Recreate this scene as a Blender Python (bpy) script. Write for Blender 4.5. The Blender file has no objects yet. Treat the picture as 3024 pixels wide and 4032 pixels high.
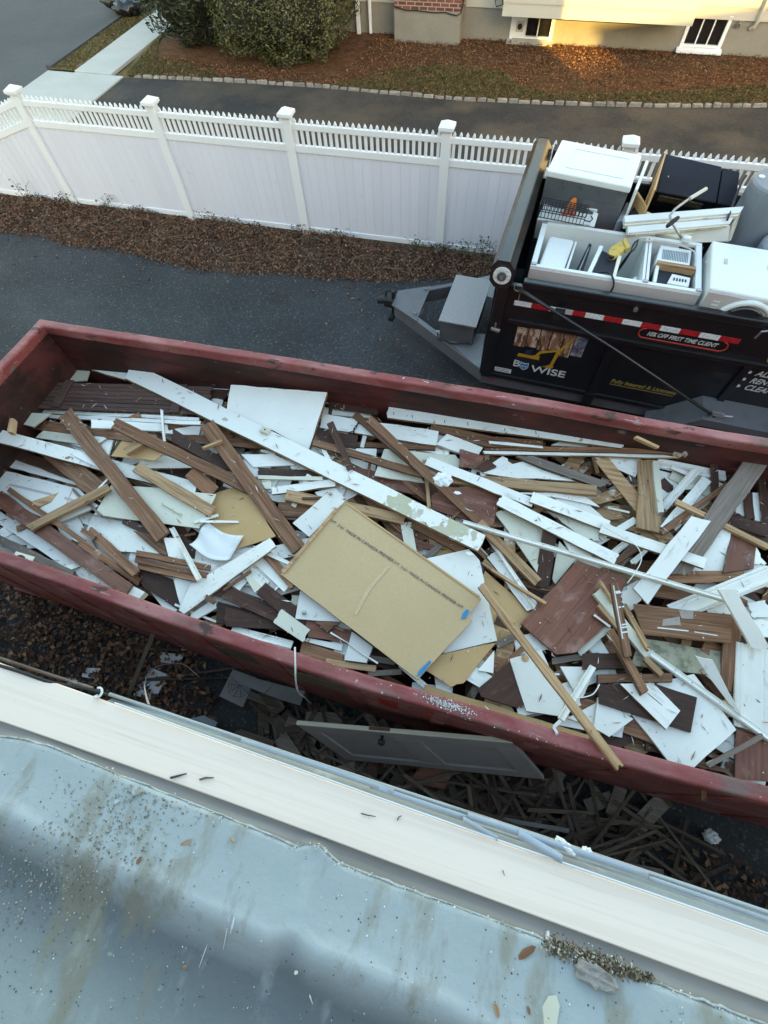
import bpy, bmesh, math, random
import numpy as np
from mathutils import Vector, Matrix
random.seed(7); RNG = np.random.default_rng(7)
scene = bpy.context.scene
COL = scene.collection
# ------------------------------------------------------------------ camera
HC = 5.0
PITCH, ROLL, YAW = math.radians(60.7638), math.radians(-4.2033), math.radians(19.5)
FPX = 1900.0
def ray(x, y):
    """direction through a point of the 1659 x 2212 working print"""
    k = 3024.0 / 1659.0
    dx, dy, dz = (x*k-1512)/FPX, -(y*k-2016)/FPX, -1.0
    c, s = math.cos(ROLL), math.sin(ROLL); dx, dy = c*dx-s*dy, s*dx+c*dy
    cp, sp = math.cos(PITCH), math.sin(PITCH)
    v = (dx, dy*sp-dz*cp, dy*cp+dz*sp)
    c, s = math.cos(YAW), math.sin(YAW)
    return Vector((c*v[0]-s*v[1], s*v[0]+c*v[1], v[2]))
CAMLOC = Vector((0, 0, HC))
def at(x, y, z):
    d = ray(x, y); return CAMLOC + d*((z-HC)/d.z)
def atp(x, y, p, n):
    d = ray(x, y); n = Vector(n); return CAMLOC + d*((Vector(p)-CAMLOC).dot(n)/d.dot(n))
cam = bpy.data.cameras.new('camera'); camo = bpy.data.objects.new('camera', cam); COL.objects.link(camo)
cam.sensor_fit = 'VERTICAL'; cam.sensor_height = 36.0; cam.lens = FPX/4032*36.0
cam.clip_start = .05; cam.clip_end = 600
c, s = math.cos(ROLL), math.sin(ROLL); cp, sp = math.cos(PITCH), math.sin(PITCH)
def _w(dx, dy, dz):
    dx, dy = c*dx-s*dy, s*dx+c*dy
    v = (dx, dy*sp-dz*cp, dy*cp+dz*sp); cc, ss = math.cos(YAW), math.sin(YAW)
    return Vector((cc*v[0]-ss*v[1], ss*v[0]+cc*v[1], v[2]))
mw = Matrix((_w(1,0,0), _w(0,1,0), _w(0,0,1))).transposed().to_4x4(); mw.translation = CAMLOC
camo.matrix_world = mw; scene.camera = camo
# ------------------------------------------------------------------ sky, sun, exposure
SUN_EL = math.radians(14.0); SX, SY = .535, -.845
world = bpy.data.worlds.new('World'); scene.world = world; world.use_nodes = True
wn = world.node_tree.nodes; wl = world.node_tree.links
bg = wn['Background']; sky = wn.new('ShaderNodeTexSky'); sky.sky_type = 'NISHITA'; sky.sun_disc = False
sky.sun_elevation = SUN_EL; sky.sun_rotation = math.atan2(SX, SY)
sky.altitude = 50; sky.air_density = 1.75; sky.dust_density = 2.0; sky.ozone_density = 1.35
wl.new(sky.outputs[0], bg.inputs[0]); bg.inputs[1].default_value = .15
sl = bpy.data.lights.new('sun', 'SUN'); sl.energy = 2.9; sl.angle = math.radians(.45); sl.color = (1.0, .62, .14)
so = bpy.data.objects.new('sun', sl); COL.objects.link(so); so.location = (20, -30, 20)
so.rotation_euler = Vector((SX*math.cos(SUN_EL), SY*math.cos(SUN_EL), math.sin(SUN_EL))).to_track_quat('Z', 'Y').to_euler()
vs = scene.view_settings; vs.view_transform = 'Standard'; vs.look = 'None'; vs.gamma = 1.0; vs.exposure = 2.38
try: vs.use_curve_mapping = False
except Exception: pass
# ------------------------------------------------------------------ materials
def _mixcol(nt, a, b, fac):
    m = nt.nodes.new('ShaderNodeMix'); m.data_type = 'RGBA'
    for sock, v in ((m.inputs[6], a), (m.inputs[7], b), (m.inputs[0], fac)):
        if hasattr(v, 'is_linked') or hasattr(v, 'links'): nt.links.new(v, sock)
        elif isinstance(v, (tuple, list)): sock.default_value = (*v, 1)
        else: sock.default_value = v
    return m.outputs[2]
def mat(name, base, rough=.6, layers=(), bump=None, metal=0.0, spec=.5, var=0.0, coat=0.0, attr=None, coord='Object', endfade=False):
    """layers: (colour, scale, lo, hi, stretch xyz, amount) mixed over the base by a noise mask"""
    m = bpy.data.materials.new(name); m.use_nodes = True; nt = m.node_tree; b = nt.nodes['Principled BSDF']
    b.inputs['Roughness'].default_value = rough; b.inputs['Metallic'].default_value = metal
    b.inputs['Specular IOR Level'].default_value = spec; b.inputs['Coat Weight'].default_value = coat
    tc = nt.nodes.new('ShaderNodeTexCoord'); oi = nt.nodes.new('ShaderNodeObjectInfo')
    mul = nt.nodes.new('ShaderNodeMath'); mul.operation = 'MULTIPLY'; mul.inputs[1].default_value = 57.0
    nt.links.new(oi.outputs['Random'], mul.inputs[0])
    add = nt.nodes.new('ShaderNodeVectorMath'); add.operation = 'ADD'
    nt.links.new(tc.outputs[coord], add.inputs[0]); nt.links.new(mul.outputs[0], add.inputs[1])
    col = tuple(base)
    if attr:
        a = nt.nodes.new('ShaderNodeAttribute'); a.attribute_name = attr; col = a.outputs['Color']
    def noise(scale, stretch, detail=5, rg=.6):
        v = add.outputs[0]
        if stretch != (1, 1, 1):
            mp = nt.nodes.new('ShaderNodeVectorMath'); mp.operation = 'MULTIPLY'; mp.inputs[1].default_value = stretch
            nt.links.new(v, mp.inputs[0]); v = mp.outputs[0]
        n = nt.nodes.new('ShaderNodeTexNoise'); n.inputs['Scale'].default_value = scale
        n.inputs['Detail'].default_value = detail; n.inputs['Roughness'].default_value = rg
        nt.links.new(v, n.inputs['Vector']); return n.outputs['Fac']
    for (lc, sc, lo, hi, st, am) in layers:
        f = noise(sc, st); r = nt.nodes.new('ShaderNodeMapRange'); r.inputs[1].default_value = lo; r.inputs[2].default_value = hi
        r.inputs[3].default_value = 0; r.inputs[4].default_value = am
        if endfade:
            sx = nt.nodes.new('ShaderNodeSeparateXYZ'); nt.links.new(tc.outputs['Object'], sx.inputs[0]); e = nt.nodes.new('ShaderNodeMapRange'); e.inputs[1].default_value = .1; e.inputs[2].default_value = 1.5; e.inputs[3].default_value = -.14; e.inputs[4].default_value = .05
            nt.links.new(sx.outputs[0], e.inputs[0]); ad = nt.nodes.new('ShaderNodeMath'); nt.links.new(f, ad.inputs[0]); nt.links.new(e.outputs[0], ad.inputs[1]); f = ad.outputs[0]
        nt.links.new(f, r.inputs[0])
        col = _mixcol(nt, col, lc, r.outputs[0])
    if var:
        hs = nt.nodes.new('ShaderNodeHueSaturation'); mr = nt.nodes.new('ShaderNodeMapRange')
        mr.inputs[3].default_value = 1-var; mr.inputs[4].default_value = 1+var
        nt.links.new(oi.outputs['Random'], mr.inputs[0]); nt.links.new(mr.outputs[0], hs.inputs['Value'])
        if isinstance(col, tuple): hs.inputs['Color'].default_value = (*col, 1)
        else: nt.links.new(col, hs.inputs['Color'])
        col = hs.outputs[0]
    if isinstance(col, tuple): b.inputs['Base Color'].default_value = (*col, 1)
    else: nt.links.new(col, b.inputs['Base Color'])
    if bump:
        sc, st, strength, dist = bump
        f = noise(sc, st, 6, .65); bp = nt.nodes.new('ShaderNodeBump'); bp.inputs['Strength'].default_value = strength
        bp.inputs['Distance'].default_value = dist; nt.links.new(f, bp.inputs['Height']); nt.links.new(bp.outputs[0], b.inputs['Normal'])
    return m
U = (1, 1, 1); GR = (.5, 14, 14)
MT = {}
WHITE = (.80, .79, .735)
MT['W'] = mat('painted_white', WHITE, .45, [((.58,.54,.45), 2.2, .48, .74, U, .4), ((.36,.32,.26), 8, .57, .69, (.6,2.5,1), .45), ((.22,.14,.09), 22, .675, .69, U, .95), ((.42,.33,.22), 6.0, .685, .695, U, 1.0), ((.06,.05,.04), 60, .715, .74, U, .85)], (9, U, .12, .01), var=.09)
MT['WF'] = mat('flaking_white_paint', WHITE, .5, [((.26,.12,.06), 6, .655, .665, U, .95), ((.55,.52,.44), 3, .5, .7, U, .4), ((.30,.26,.2), 11, .64, .70, (1,.4,1), .4)], (6, U, .4, .012), var=.03)
MT['WG'] = mat('green_flaking_white_paint', WHITE, .5, [((.47,.45,.31), 4.2, .545, .555, U, 1.0), ((.36,.30,.2), 9, .62, .66, U, .6), ((.62,.62,.55), 9, .55, .7, U, .4)], (6, U, .4, .012), endfade=True)
MT['P'] = mat('white_panel_face', (.79,.775,.715), .4, [((.64,.62,.56), 1.8, .47, .78, U, .45), ((.42,.38,.31), 11, .62, .71, (1,2,1), .4), ((.08,.07,.06), 55, .72, .745, U, .8)], None, var=.10)
MT['C'] = mat('cream_panel_face', (.66,.64,.52), .5, [((.50,.45,.33), 3, .45, .75, U, .5), ((.25,.20,.14), 30, .68, .74, U, .5)], None, var=.08)
MT['B'] = mat('brown_stained_wood', (.245,.118,.060), .6, [((.105,.044,.022), 4, .40, .66, GR, .9), ((.40,.235,.135), 5, .50, .72, GR, .7), ((.50,.42,.35), 11, .66, .72, (1,.5,1), .5)], (10, GR, .25, .006), var=.30, spec=.3)
MT['R'] = mat('red_brown_wood', (.195,.075,.045), .5, [((.085,.03,.02), 4, .42, .66, GR, .7), ((.42,.29,.25), 5, .54, .76, (1,1.6,1), .55)], (10, GR, .15, .005), var=.18, spec=.35)
MT['D'] = mat('dark_brown_wood', (.072,.032,.020), .55, [((.03,.014,.009), 5, .4, .66, GR, .8), ((.21,.12,.08), 7, .6, .76, (1,3,1), .5)], (10, GR, .2, .005), var=.25, spec=.3)
MT['T'] = mat('raw_wood', (.47,.30,.16), .65, [((.23,.12,.055), 4, .43, .64, (.6,11,11), .85), ((.60,.45,.28), 7, .5, .7, GR, .5), ((.11,.06,.025), 3.5, .69, .72, U, .85)], (12, GR, .25, .005), var=.2, spec=.3)
MT['H'] = mat('hardboard_face', (.56,.365,.175), .75, [((.45,.285,.13), 2, .4, .7, U, .5), ((.34,.22,.1), 40, .6, .7, U, .25)], None, var=.12, spec=.2)
MT['O'] = mat('particle_board_face', (.56,.41,.235), .8, [((.45,.325,.18), 45, .45, .62, U, .25), ((.63,.49,.31), 34, .54, .66, U, .25), ((.49,.355,.195), 1.3, .45, .7, U, .5)], (90, U, .1, .002), spec=.2)
MT['G'] = mat('weathered_board', (.21,.165,.135), .7, [((.11,.08,.06), 5, .4, .66, GR, .7), ((.42,.37,.33), 7, .55, .75, GR, .6)], (10, GR, .3, .006), var=.15)
MT['L'] = mat('lichen_plaster_board', (.36,.34,.24), .8, [((.16,.15,.09), 14, .48, .62, U, .8), ((.55,.53,.42), 8, .55, .7, U, .6)], (30, U, .4, .006))
MT['BD'] = mat('old_brown_door_wood', (.105,.060,.048), .6, [((.055,.03,.025), 4, .42, .66, GR, .8), ((.20,.13,.10), 6, .55, .72, GR, .5)], (10, GR, .25, .006), var=.2, spec=.3)
MT['K'] = mat('cut_wood_side', (.34,.215,.11), .7, [((.17,.09,.045), 8, .42, .64, (.5,6,6), .8), ((.62,.58,.5), 5, .60, .66, U, .6)], (20, GR, .2, .004), var=.25, spec=.3)
MT['KD'] = mat('dark_wood_side', (.10,.058,.04), .7, [((.20,.13,.09), 8, .5, .66, (.5,6,6), .6), ((.6,.57,.5), 4, .63, .67, U, .7)], (20, GR, .2, .004), var=.3)
MT['KP'] = mat('pale_side', (.60,.58,.50), .6, [((.33,.25,.16), 5, .52, .6, U, .7)], None, var=.1)
MT['asphalt'] = mat('asphalt', (.050,.051,.053), .85, [((.030,.032,.034), .9, .38, .66, U, .8), ((.17,.175,.18), 34, .58, .68, U, .75), ((.018,.018,.019), 28, .56, .66, U, .75), ((.10,.105,.11), .5, .55, .8, U, .5), ((.26,.26,.26), 60, .69, .72, U, .8)], (60, U, 1.0, .015), spec=.3)
MT['asphalt2'] = mat('new_asphalt', (.040,.038,.038), .9, [((.022,.022,.023), 1.2, .4, .66, U, .8), ((.105,.082,.058), .55, .44, .64, U, .75), ((.13,.115,.095), 16, .56, .70, (1,2.5,1), .6), ((.02,.019,.018), 14, .56, .68, (1,2.5,1), .6)], (40, U, .8, .012), spec=.25)
MT['street'] = mat('street_asphalt', (.070,.074,.078), .85, [((.045,.048,.052), .35, .4, .7, U, .7), ((.13,.13,.135), 18, .58, .72, U, .5), ((.03,.03,.03), 15, .58, .7, U, .5)], (40, U, .6, .01), spec=.3)
MT['concrete'] = mat('concrete', (.43,.43,.40), .85, [((.34,.34,.31), 1.0, .4, .7, U, .6), ((.24,.23,.20), 14, .6, .72, U, .4)], (50, U, .25, .004))
MT['soil'] = mat('soil', (.085,.055,.035), .95, [((.045,.03,.02), 6, .4, .65, U, .8), ((.16,.10,.06), 16, .5, .7, U, .6)], (30, U, 1.0, .03))
MT['mulch'] = mat('mulch', (.150,.066,.030), .95, [((.06,.028,.014), 5, .42, .62, U, .85), ((.30,.155,.07), 14, .52, .68, (1,2,1), .7), ((.10,.07,.035), .8, .48, .66, U, .6)], (35, U, 1.0, .05), spec=.2)
MT['lawn'] = mat('dormant_lawn', (.155,.112,.045), .95, [((.075,.082,.022), 1.3, .42, .62, U, .8), ((.25,.19,.085), 14, .5, .68, U, .6)], (35, U, 1.0, .03), spec=.2)
MT['vinyl'] = mat('fence_vinyl', (.77,.79,.82), .4, [((.66,.66,.63), 1.5, .5, .8, (1,1,.4), .35), ((.46,.42,.36), 5, .70, .80, (1.5,1.5,.25), .3)], None, var=.015)
MT['vinyl_shaded'] = mat('shaded_fence_vinyl', (.70,.71,.80), .45, [((.63,.64,.72), 1.2, .45, .75, (1,1,.4), .5), ((.44,.41,.36), 4, .69, .80, (1.5,1.5,.25), .4), ((.48,.45,.39), 2.2, .62, .78, (1,1,2.5), .3)], None, var=.015)  # rail vinyl with the upright boards' shade put into the colour
MT['stucco'] = mat('foundation_stucco', (.245,.23,.195), .9, [((.18,.17,.145), 1.5, .45, .7, U, .5), ((.32,.30,.26), 18, .55, .7, U, .4)], (40, U, .5, .008))
MT['siding'] = mat('white_siding', (.455,.435,.375), .6, [((.38,.365,.31), 2, .5, .8, U, .4)], (14, U, .05, .005))
MT['brick'] = mat('red_brick', (.17,.058,.040), .85, [((.10,.035,.028), 8, .45, .65, U, .7), ((.30,.16,.12), 20, .6, .72, U, .5)], (50, U, .4, .005), var=.28)
MT['mortar'] = mat('mortar', (.38,.35,.31), .9, [((.27,.25,.22), 20, .5, .66, U, .5)])
MT['granite'] = mat('granite', (.245,.215,.185), .85, [((.13,.115,.10), 22, .5, .64, U, .6), ((.38,.35,.31), 9, .54, .7, U, .5), ((.10,.08,.055), 4, .58, .72, U, .7)], (28, U, .5, .01), var=.25)
MT['glass'] = mat('dark_window_glass', (.012,.012,.014), .08, [], None, spec=.7)
MT['dumpster'] = mat('dumpster_red_paint', (.255,.055,.052), .5, [((.13,.030,.032), 1.6, .45, .72, U, .65), ((.46,.21,.20), 3.2, .46, .66, (.4,1,1), .7), ((.16,.12,.105), 6, .57, .66, (.35,1,1), .8), ((.05,.028,.020), 10, .60, .65, (.5,1,1), .9), ((.20,.085,.045), 5, .60, .67, (1,1,.3), .8), ((.62,.57,.53), 12, .695, .705, U, .9), ((.40,.33,.30), 22, .66, .69, (.15,1,1), .6)], (14, U, .4, .012), spec=.4)
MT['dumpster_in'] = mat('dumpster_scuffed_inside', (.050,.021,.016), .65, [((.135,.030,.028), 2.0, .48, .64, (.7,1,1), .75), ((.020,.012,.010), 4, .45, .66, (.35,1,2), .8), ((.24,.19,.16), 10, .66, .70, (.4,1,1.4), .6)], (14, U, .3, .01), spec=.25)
MT['black'] = mat('black_gloss_paint', (.009,.009,.011), .28, [((.025,.024,.024), 3, .5, .8, U, .6)], None, spec=.6, coat=.25)
MT['blackm'] = mat('black_beam_paint', (.020,.019,.019), .22, [((.05,.045,.04), 6, .55, .8, U, .5)], None, spec=.45, coat=.12)
MT['matte'] = mat('matte_black', (.012,.012,.013), .6)
MT['frame'] = mat('dark_grey_chassis_paint', (.115,.115,.125), .4, [((.05,.05,.055), 4, .5, .75, U, .6), ((.20,.20,.20), 30, .66, .72, U, .4)])
MT['steel'] = mat('bare_steel', (.42,.42,.42), .35, [((.22,.20,.18), 12, .5, .7, U, .6)], metal=.8)
MT['rubber'] = mat('tyre_rubber', (.018,.018,.018), .8)
MT['rred'] = mat('reflective_red_tape', (.42,.018,.022), .35, [((.20,.01,.012), 40, .52, .56, U, .6)])
MT['rwhite'] = mat('reflective_white_tape', (.72,.73,.74), .35, [((.45,.47,.5), 45, .52, .56, U, .7)])
MT['ink'] = mat('white_lettering', (.58,.58,.58), .5)
MT['gold'] = mat('gold_lettering', (.33,.235,.06), .5)
MT['redink'] = mat('red_lettering', (.42,.03,.02), .5)
MT['blue'] = mat('blue_print', (.09,.24,.48), .5)
MT['navy'] = mat('navy_print', (.015,.022,.06), .5)
MT['yellow'] = mat('yellow_print', (.44,.24,.02), .5, [((.30,.16,.015), 9, .5, .6, U, .6)])
MT['photo_a'] = mat('printed_room_picture', (.23,.115,.065), .5, [((.55,.42,.33), 9, .52, .6, (1.6,1,.6), .9), ((.06,.03,.02), 14, .52, .6, (2,1,.5), .9)])
MT['photo_b'] = mat('printed_site_picture', (.15,.16,.24), .5, [((.40,.32,.25), 9, .55, .62, U, .9), ((.03,.03,.06), 8, .5, .6, U, .9)])
MT['appl'] = mat('white_appliance_enamel', (.70,.73,.72), .3, [((.60,.62,.60), 3, .52, .75, U, .4), ((.12,.10,.09), 40, .715, .74, U, .6)], None)
MT['appl_side'] = mat('pinkish_appliance_side', (.50,.45,.44), .5, [((.40,.36,.36), 2, .5, .75, U, .4)])
MT['appl_grey'] = mat('grey_appliance_metal', (.085,.095,.10), .45, [((.15,.17,.18), 4, .5, .7, U, .6), ((.04,.04,.045), 9, .55, .7, U, .6)])
MT['appl_dark'] = mat('dark_appliance_enamel', (.022,.025,.036), .55, [((.04,.045,.06), 2, .5, .8, U, .6), ((.10,.08,.06), 22, .67, .72, U, .5)], spec=.22)
MT['liner'] = mat('fridge_liner', (.66,.68,.66), .4, [((.5,.5,.47), 3, .5, .8, U, .4)])
MT['tank'] = mat('grey_tank_paint', (.20,.225,.26), .45, [((.14,.16,.19), 2, .45, .7, U, .5), ((.35,.36,.36), 20, .68, .74, U, .5)])
MT['orange'] = mat('orange_ribbon', (.75,.20,.03), .6, [((.55,.12,.12), 12, .5, .56, U, .8)])
MT['glove'] = mat('yellow_leather', (.56,.40,.09), .7, [((.27,.17,.04), 12, .5, .66, U, .7)])
MT['board'] = mat('primed_cream_board', (.92,.765,.645), .65, [((.82,.665,.55), 2.0, .48, .60, (.35,26,10), .45), ((.78,.62,.50), 5.0, .60, .66, (.5,18,10), .5), ((.35,.30,.24), 38, .73, .76, U, .5)], (3, (.35,30,12), .16, .004), spec=.3)
MT['edgemetal'] = mat('grey_edge_strip', (.275,.25,.225), .7, [((.19,.175,.16), 2.4, .42, .68, (.5,8,4), .7), ((.38,.36,.33), 6, .56, .75, (.4,4,3), .5)], spec=.25)
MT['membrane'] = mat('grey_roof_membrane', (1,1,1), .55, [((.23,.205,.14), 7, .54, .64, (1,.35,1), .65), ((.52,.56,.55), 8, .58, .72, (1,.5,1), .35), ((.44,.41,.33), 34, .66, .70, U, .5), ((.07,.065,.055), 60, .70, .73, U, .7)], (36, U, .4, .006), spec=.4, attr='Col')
MT['membrane_edge'] = mat('chalky_membrane_edge', (.50,.53,.52), .9, [((.26,.26,.21), 24, .46, .62, U, .8)], (60, U, .8, .01))
MT['gutter'] = mat('grey_gutter', (.36,.40,.41), .5, [((.20,.20,.17), 7, .5, .68, (.3,1,1), .7), ((.55,.60,.60), 12, .58, .7, U, .5)])
MT['film'] = mat('bluish_plastic_strip', (.43,.48,.54), .35, [((.58,.62,.64), 6, .5, .7, (.4,2,1), .6), ((.25,.25,.24), 9, .6, .72, U, .5)])
MT['whitepl'] = mat('white_plastic', (.74,.75,.75), .5, [((.5,.5,.48), 8, .55, .72, U, .5)])
MT['paper'] = mat('paper', (.66,.66,.70), .8)
MT['rock'] = mat('broken_stone', (.30,.28,.26), .9, [((.14,.13,.12), 30, .5, .62, U, .7), ((.50,.42,.36), 10, .56, .7, U, .6)], (40, U, .6, .01))
MT['lath'] = mat('plaster_lath', (.115,.09,.07), .85, [((.055,.038,.027), 5, .42, .66, GR, .8), ((.24,.22,.19), 9, .58, .72, (1,2,1), .6)], (10, GR, .2, .004), var=.4, spec=.2)
MT['lath2'] = mat('dry_stems', (.19,.125,.075), .85, [((.10,.06,.035), 9, .45, .6, U, .7)])
MT['wall'] = mat('own_house_siding', (.30,.29,.27), .7, [((.24,.23,.21), 2, .5, .7, U, .4)])
MT['roof'] = mat('roof_shingles', (.09,.085,.08), .9, [((.14,.13,.12), 12, .5, .66, U, .6)])
MT['bag'] = mat('black_bin_bag', (.012,.013,.016), .22)
MT['tape'] = mat('blue_masking_tape', (.03,.22,.50), .6)
MT['copper'] = mat('pink_marker', (.75,.32,.34), .7)
MT['leafcol'] = mat('leaf_colours', (1,1,1), .8, [], None, attr='Col')
MT['shrubcol'] = mat('shrub_leaf_colours', (1,1,1), .45, [], None, attr='Col')
MT['bark'] = mat('bark', (.10,.07,.05), .9)
MT['dirtboard'] = mat('grime', (.15,.12,.08), .95, [((.34,.29,.19), 60, .5, .62, U, .8), ((.06,.05,.035), 30, .55, .66, U, .8)], (60, U, 1.0, .01))
# ------------------------------------------------------------------ object helpers
def link(name, me, mats, parent=None):
    if isinstance(mats, str): mats = [mats]
    o = bpy.data.objects.new(name, me); COL.objects.link(o)
    if not me.materials:
        for m in mats: me.materials.append(MT[m])
    if parent: o.parent = parent
    return o
def tag(o, label=None, cat=None, group=None, kind=None):
    if label: o['label'] = label
    if cat: o['category'] = cat
    if group: o['group'] = group
    if kind: o['kind'] = kind
    return o
def thing(name, label, cat, loc=(0, 0, 0), rz=0, group=None):
    o = bpy.data.objects.new(name, None); COL.objects.link(o); o.location = loc; o.rotation_euler = (0, 0, rz)
    o.empty_display_size = .1
    return tag(o, label, cat, group)
def me_from(name, v, f, mi=None, smooth=False):
    me = bpy.data.meshes.new(name); me.from_pydata([tuple(p) for p in v], [], f)
    if mi is not None: me.polygons.foreach_set('material_index', mi)
    if smooth: me.polygons.foreach_set('use_smooth', [True]*len(me.polygons))
    me.update(); return me
class MB:
    def __init__(s): s.v = []; s.f = []; s.m = []
    def add(s, v, f, m=0):
        n = len(s.v); s.v += [tuple(p) for p in v]; s.f += [tuple(i+n for i in q) for q in f]; s.m += [m]*len(f); return s
    def box(s, x0, x1, y0, y1, z0, z1, m=0):
        return s.add([(x0,y0,z0),(x1,y0,z0),(x1,y1,z0),(x0,y1,z0),(x0,y0,z1),(x1,y0,z1),(x1,y1,z1),(x0,y1,z1)],
                     [(0,3,2,1),(4,5,6,7),(0,1,5,4),(1,2,6,5),(2,3,7,6),(3,0,4,7)], m)
    def tube(s, pts, r, n=8, m=0, cap=True):
        pts = [Vector(p) for p in pts]; rings = []
        for i, p in enumerate(pts):
            d = (pts[min(i+1, len(pts)-1)]-pts[max(i-1, 0)]).normalized()
            a = d.orthogonal().normalized() if i == 0 else (rings_a - d*rings_a.dot(d)).normalized()
            rings_a = a; b = d.cross(a)
            rr = r[i] if isinstance(r, (list, tuple)) else r
            rings.append([p+(a*math.cos(2*math.pi*k/n)+b*math.sin(2*math.pi*k/n))*rr for k in range(n)])
        v = [q for g in rings for q in g]; f = []
        for i in range(len(pts)-1):
            for k in range(n): f.append((i*n+k, i*n+(k+1) % n, (i+1)*n+(k+1) % n, (i+1)*n+k))
        if cap: f.append(tuple(range(n-1, -1, -1))); f.append(tuple((len(pts)-1)*n+k for k in range(n)))
        return s.add(v, f, m)
    def prism(s, poly, z0, z1, m=0, mside=None):
        n = len(poly); v = [(p[0], p[1], z0) for p in poly]+[(p[0], p[1], z1) for p in poly]
        s.add(v, [tuple(range(n-1, -1, -1)), tuple(range(n, 2*n))], m)
        s.add(v, [(i, (i+1) % n, n+(i+1) % n, n+i) for i in range(n)], m if mside is None else mside); return s
    def hexa(s, p, m=0):      # 8 points, bottom loop then top loop
        return s.add(p, [(0,3,2,1),(4,5,6,7),(0,1,5,4),(1,2,6,5),(2,3,7,6),(3,0,4,7)], m)
    def build(s, name, mats, parent=None, smooth=False):
        return link(name, me_from(name, s.v, s.f, s.m, smooth), mats, parent)
def to_mesh_text(o, width, hk):
    bpy.context.view_layer.update()
    me = bpy.data.meshes.new_from_object(o.evaluated_get(bpy.context.evaluated_depsgraph_get()))
    q = bpy.data.objects.new(o.name, me); nm = o.name; COL.objects.link(q); q.parent = o.parent; q.location = o.location; q.rotation_euler = o.rotation_euler
    xs_ = [v.co.x for v in me.vertices]; k = width/max(max(xs_)-min(xs_), 1e-4); q.scale = (k, k*hk, 1)
    cu = o.data; bpy.data.objects.remove(o); bpy.data.curves.remove(cu); q.name = nm; return q
def bevel(o, w=.01, seg=2):
    md = o.modifiers.new('bevel', 'BEVEL'); md.width = w; md.segments = seg; md.limit_method = 'ANGLE'; md.angle_limit = math.radians(50)
    return o
def scatter(name, P, size, cols, parent=None, tilt=.5, material='leafcol', asp=.6, fold=.25, up=None):
    """many small two-triangle leaves in one mesh, colour per leaf"""
    n = len(P); P = np.asarray(P, float); a = RNG.uniform(0, 2*np.pi, n); L = size*RNG.uniform(.6, 1.35, n); Wd = L*asp*RNG.uniform(.7, 1.2, n)
    tx = RNG.normal(0, tilt, n); ty = RNG.normal(0, tilt, n)
    if up is None: N = np.stack([tx, ty, np.ones(n)], 1)
    else: N = up + np.stack([tx, ty, RNG.normal(0, tilt, n)], 1)
    N /= np.linalg.norm(N, axis=1)[:, None]
    d = np.stack([np.cos(a), np.sin(a), RNG.normal(0, .3, n)], 1); d -= N*(d*N).sum(1)[:, None]; d /= np.linalg.norm(d, axis=1)[:, None]
    b = np.cross(N, d)
    v = np.empty((n, 4, 3)); v[:, 0] = P-d*L[:, None]/2; v[:, 2] = P+d*L[:, None]/2
    v[:, 1] = P+b*Wd[:, None]/2+N*(L*fold)[:, None]; v[:, 3] = P-b*Wd[:, None]/2+N*(L*fold)[:, None]
    me = bpy.data.meshes.new(name); me.vertices.add(4*n); me.vertices.foreach_set('co', v.ravel())
    f = np.empty((n, 2, 3), np.int32); o = np.arange(n)*4
    f[:, 0] = np.stack([o, o+2, o+1], 1); f[:, 1] = np.stack([o, o+3, o+2], 1)
    me.loops.add(6*n); me.loops.foreach_set('vertex_index', f.ravel()); me.polygons.add(2*n)
    me.polygons.foreach_set('loop_start', np.arange(2*n, dtype=np.int32)*3)
    me.update(calc_edges=True)
    cols = np.asarray(cols, float); cc = cols[RNG.integers(0, len(cols), n)]*RNG.uniform(.65, 1.3, n)[:, None]
    ca = me.color_attributes.new('Col', 'FLOAT_COLOR', 'POINT'); buf = np.ones((n, 4, 4)); buf[:, :, :3] = cc[:, None, :]
    ca.data.foreach_set('color', buf.ravel())
    return link(name, me, material, parent)
def in_poly(P, poly):
    x, y = P[:, 0], P[:, 1]; r = np.zeros(len(P), bool); n = len(poly)
    for i in range(n):
        (x0, y0), (x1, y1) = poly[i], poly[(i+1) % n]
        if y0 == y1: continue
        r ^= ((y0 > y) != (y1 > y)) & (x < (x1-x0)*(y-y0)/(y1-y0)+x0)
    return r
def fill(poly, n):
    q = np.array(poly); lo, hi = q.min(0), q.max(0); out = []
    while sum(map(len, out)) < n:
        P = RNG.uniform(lo, hi, (n*2, 2)); out.append(P[in_poly(P, poly)])
    return np.concatenate(out)[:n]
def sheet(name, poly, z, m, kind='structure', sub=0):
    me = me_from(name, [(p[0], p[1], z) for p in poly], [tuple(range(len(poly)))]); o = link(name, me, m)
    if kind: o['kind'] = kind
    return o
# ------------------------------------------------------------------ ground, roads, paths
sheet('ground', [(-250,-250),(250,-250),(250,250),(-250,250)], -.03, 'lawn')
LEAF_EDGE = [(-30,6.4),(-12,6.5),(-9.42,6.55),(-8.44,6.59),(-7.86,6.44),(-6.95,6.52),(-6.16,6.41),(-5.32,6.34),(-4.65,6.37),(-3.89,6.57),(-3.09,6.6),(-2.62,6.67),(-1.95,6.79),(-1.24,7.0),(-.42,7.3),(3,7.35),(14,7.3)]
sheet('driveway', [(-12.9,-14),(14,-14),(14,7.6),(-12.9,7.6)], .0, 'asphalt')
sheet('leaf_bed', LEAF_EDGE[1:]+[(14,8.1),(-12,8.1)], .006, 'soil')
CURB = [(-10.35,12.98),(-8,13.16),(-5.42,13.27),(-3.71,13.22),(-2.1,13.21),(-.09,13.38),(1.83,13.62),(4.23,14.06),(8,14.9)]
sheet('neighbour_driveway', [(-10.55,8.1),(14,8.1),(14,15.5)]+CURB[::-1]+[(-10.75,12.9)], .0, 'asphalt2')
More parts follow.
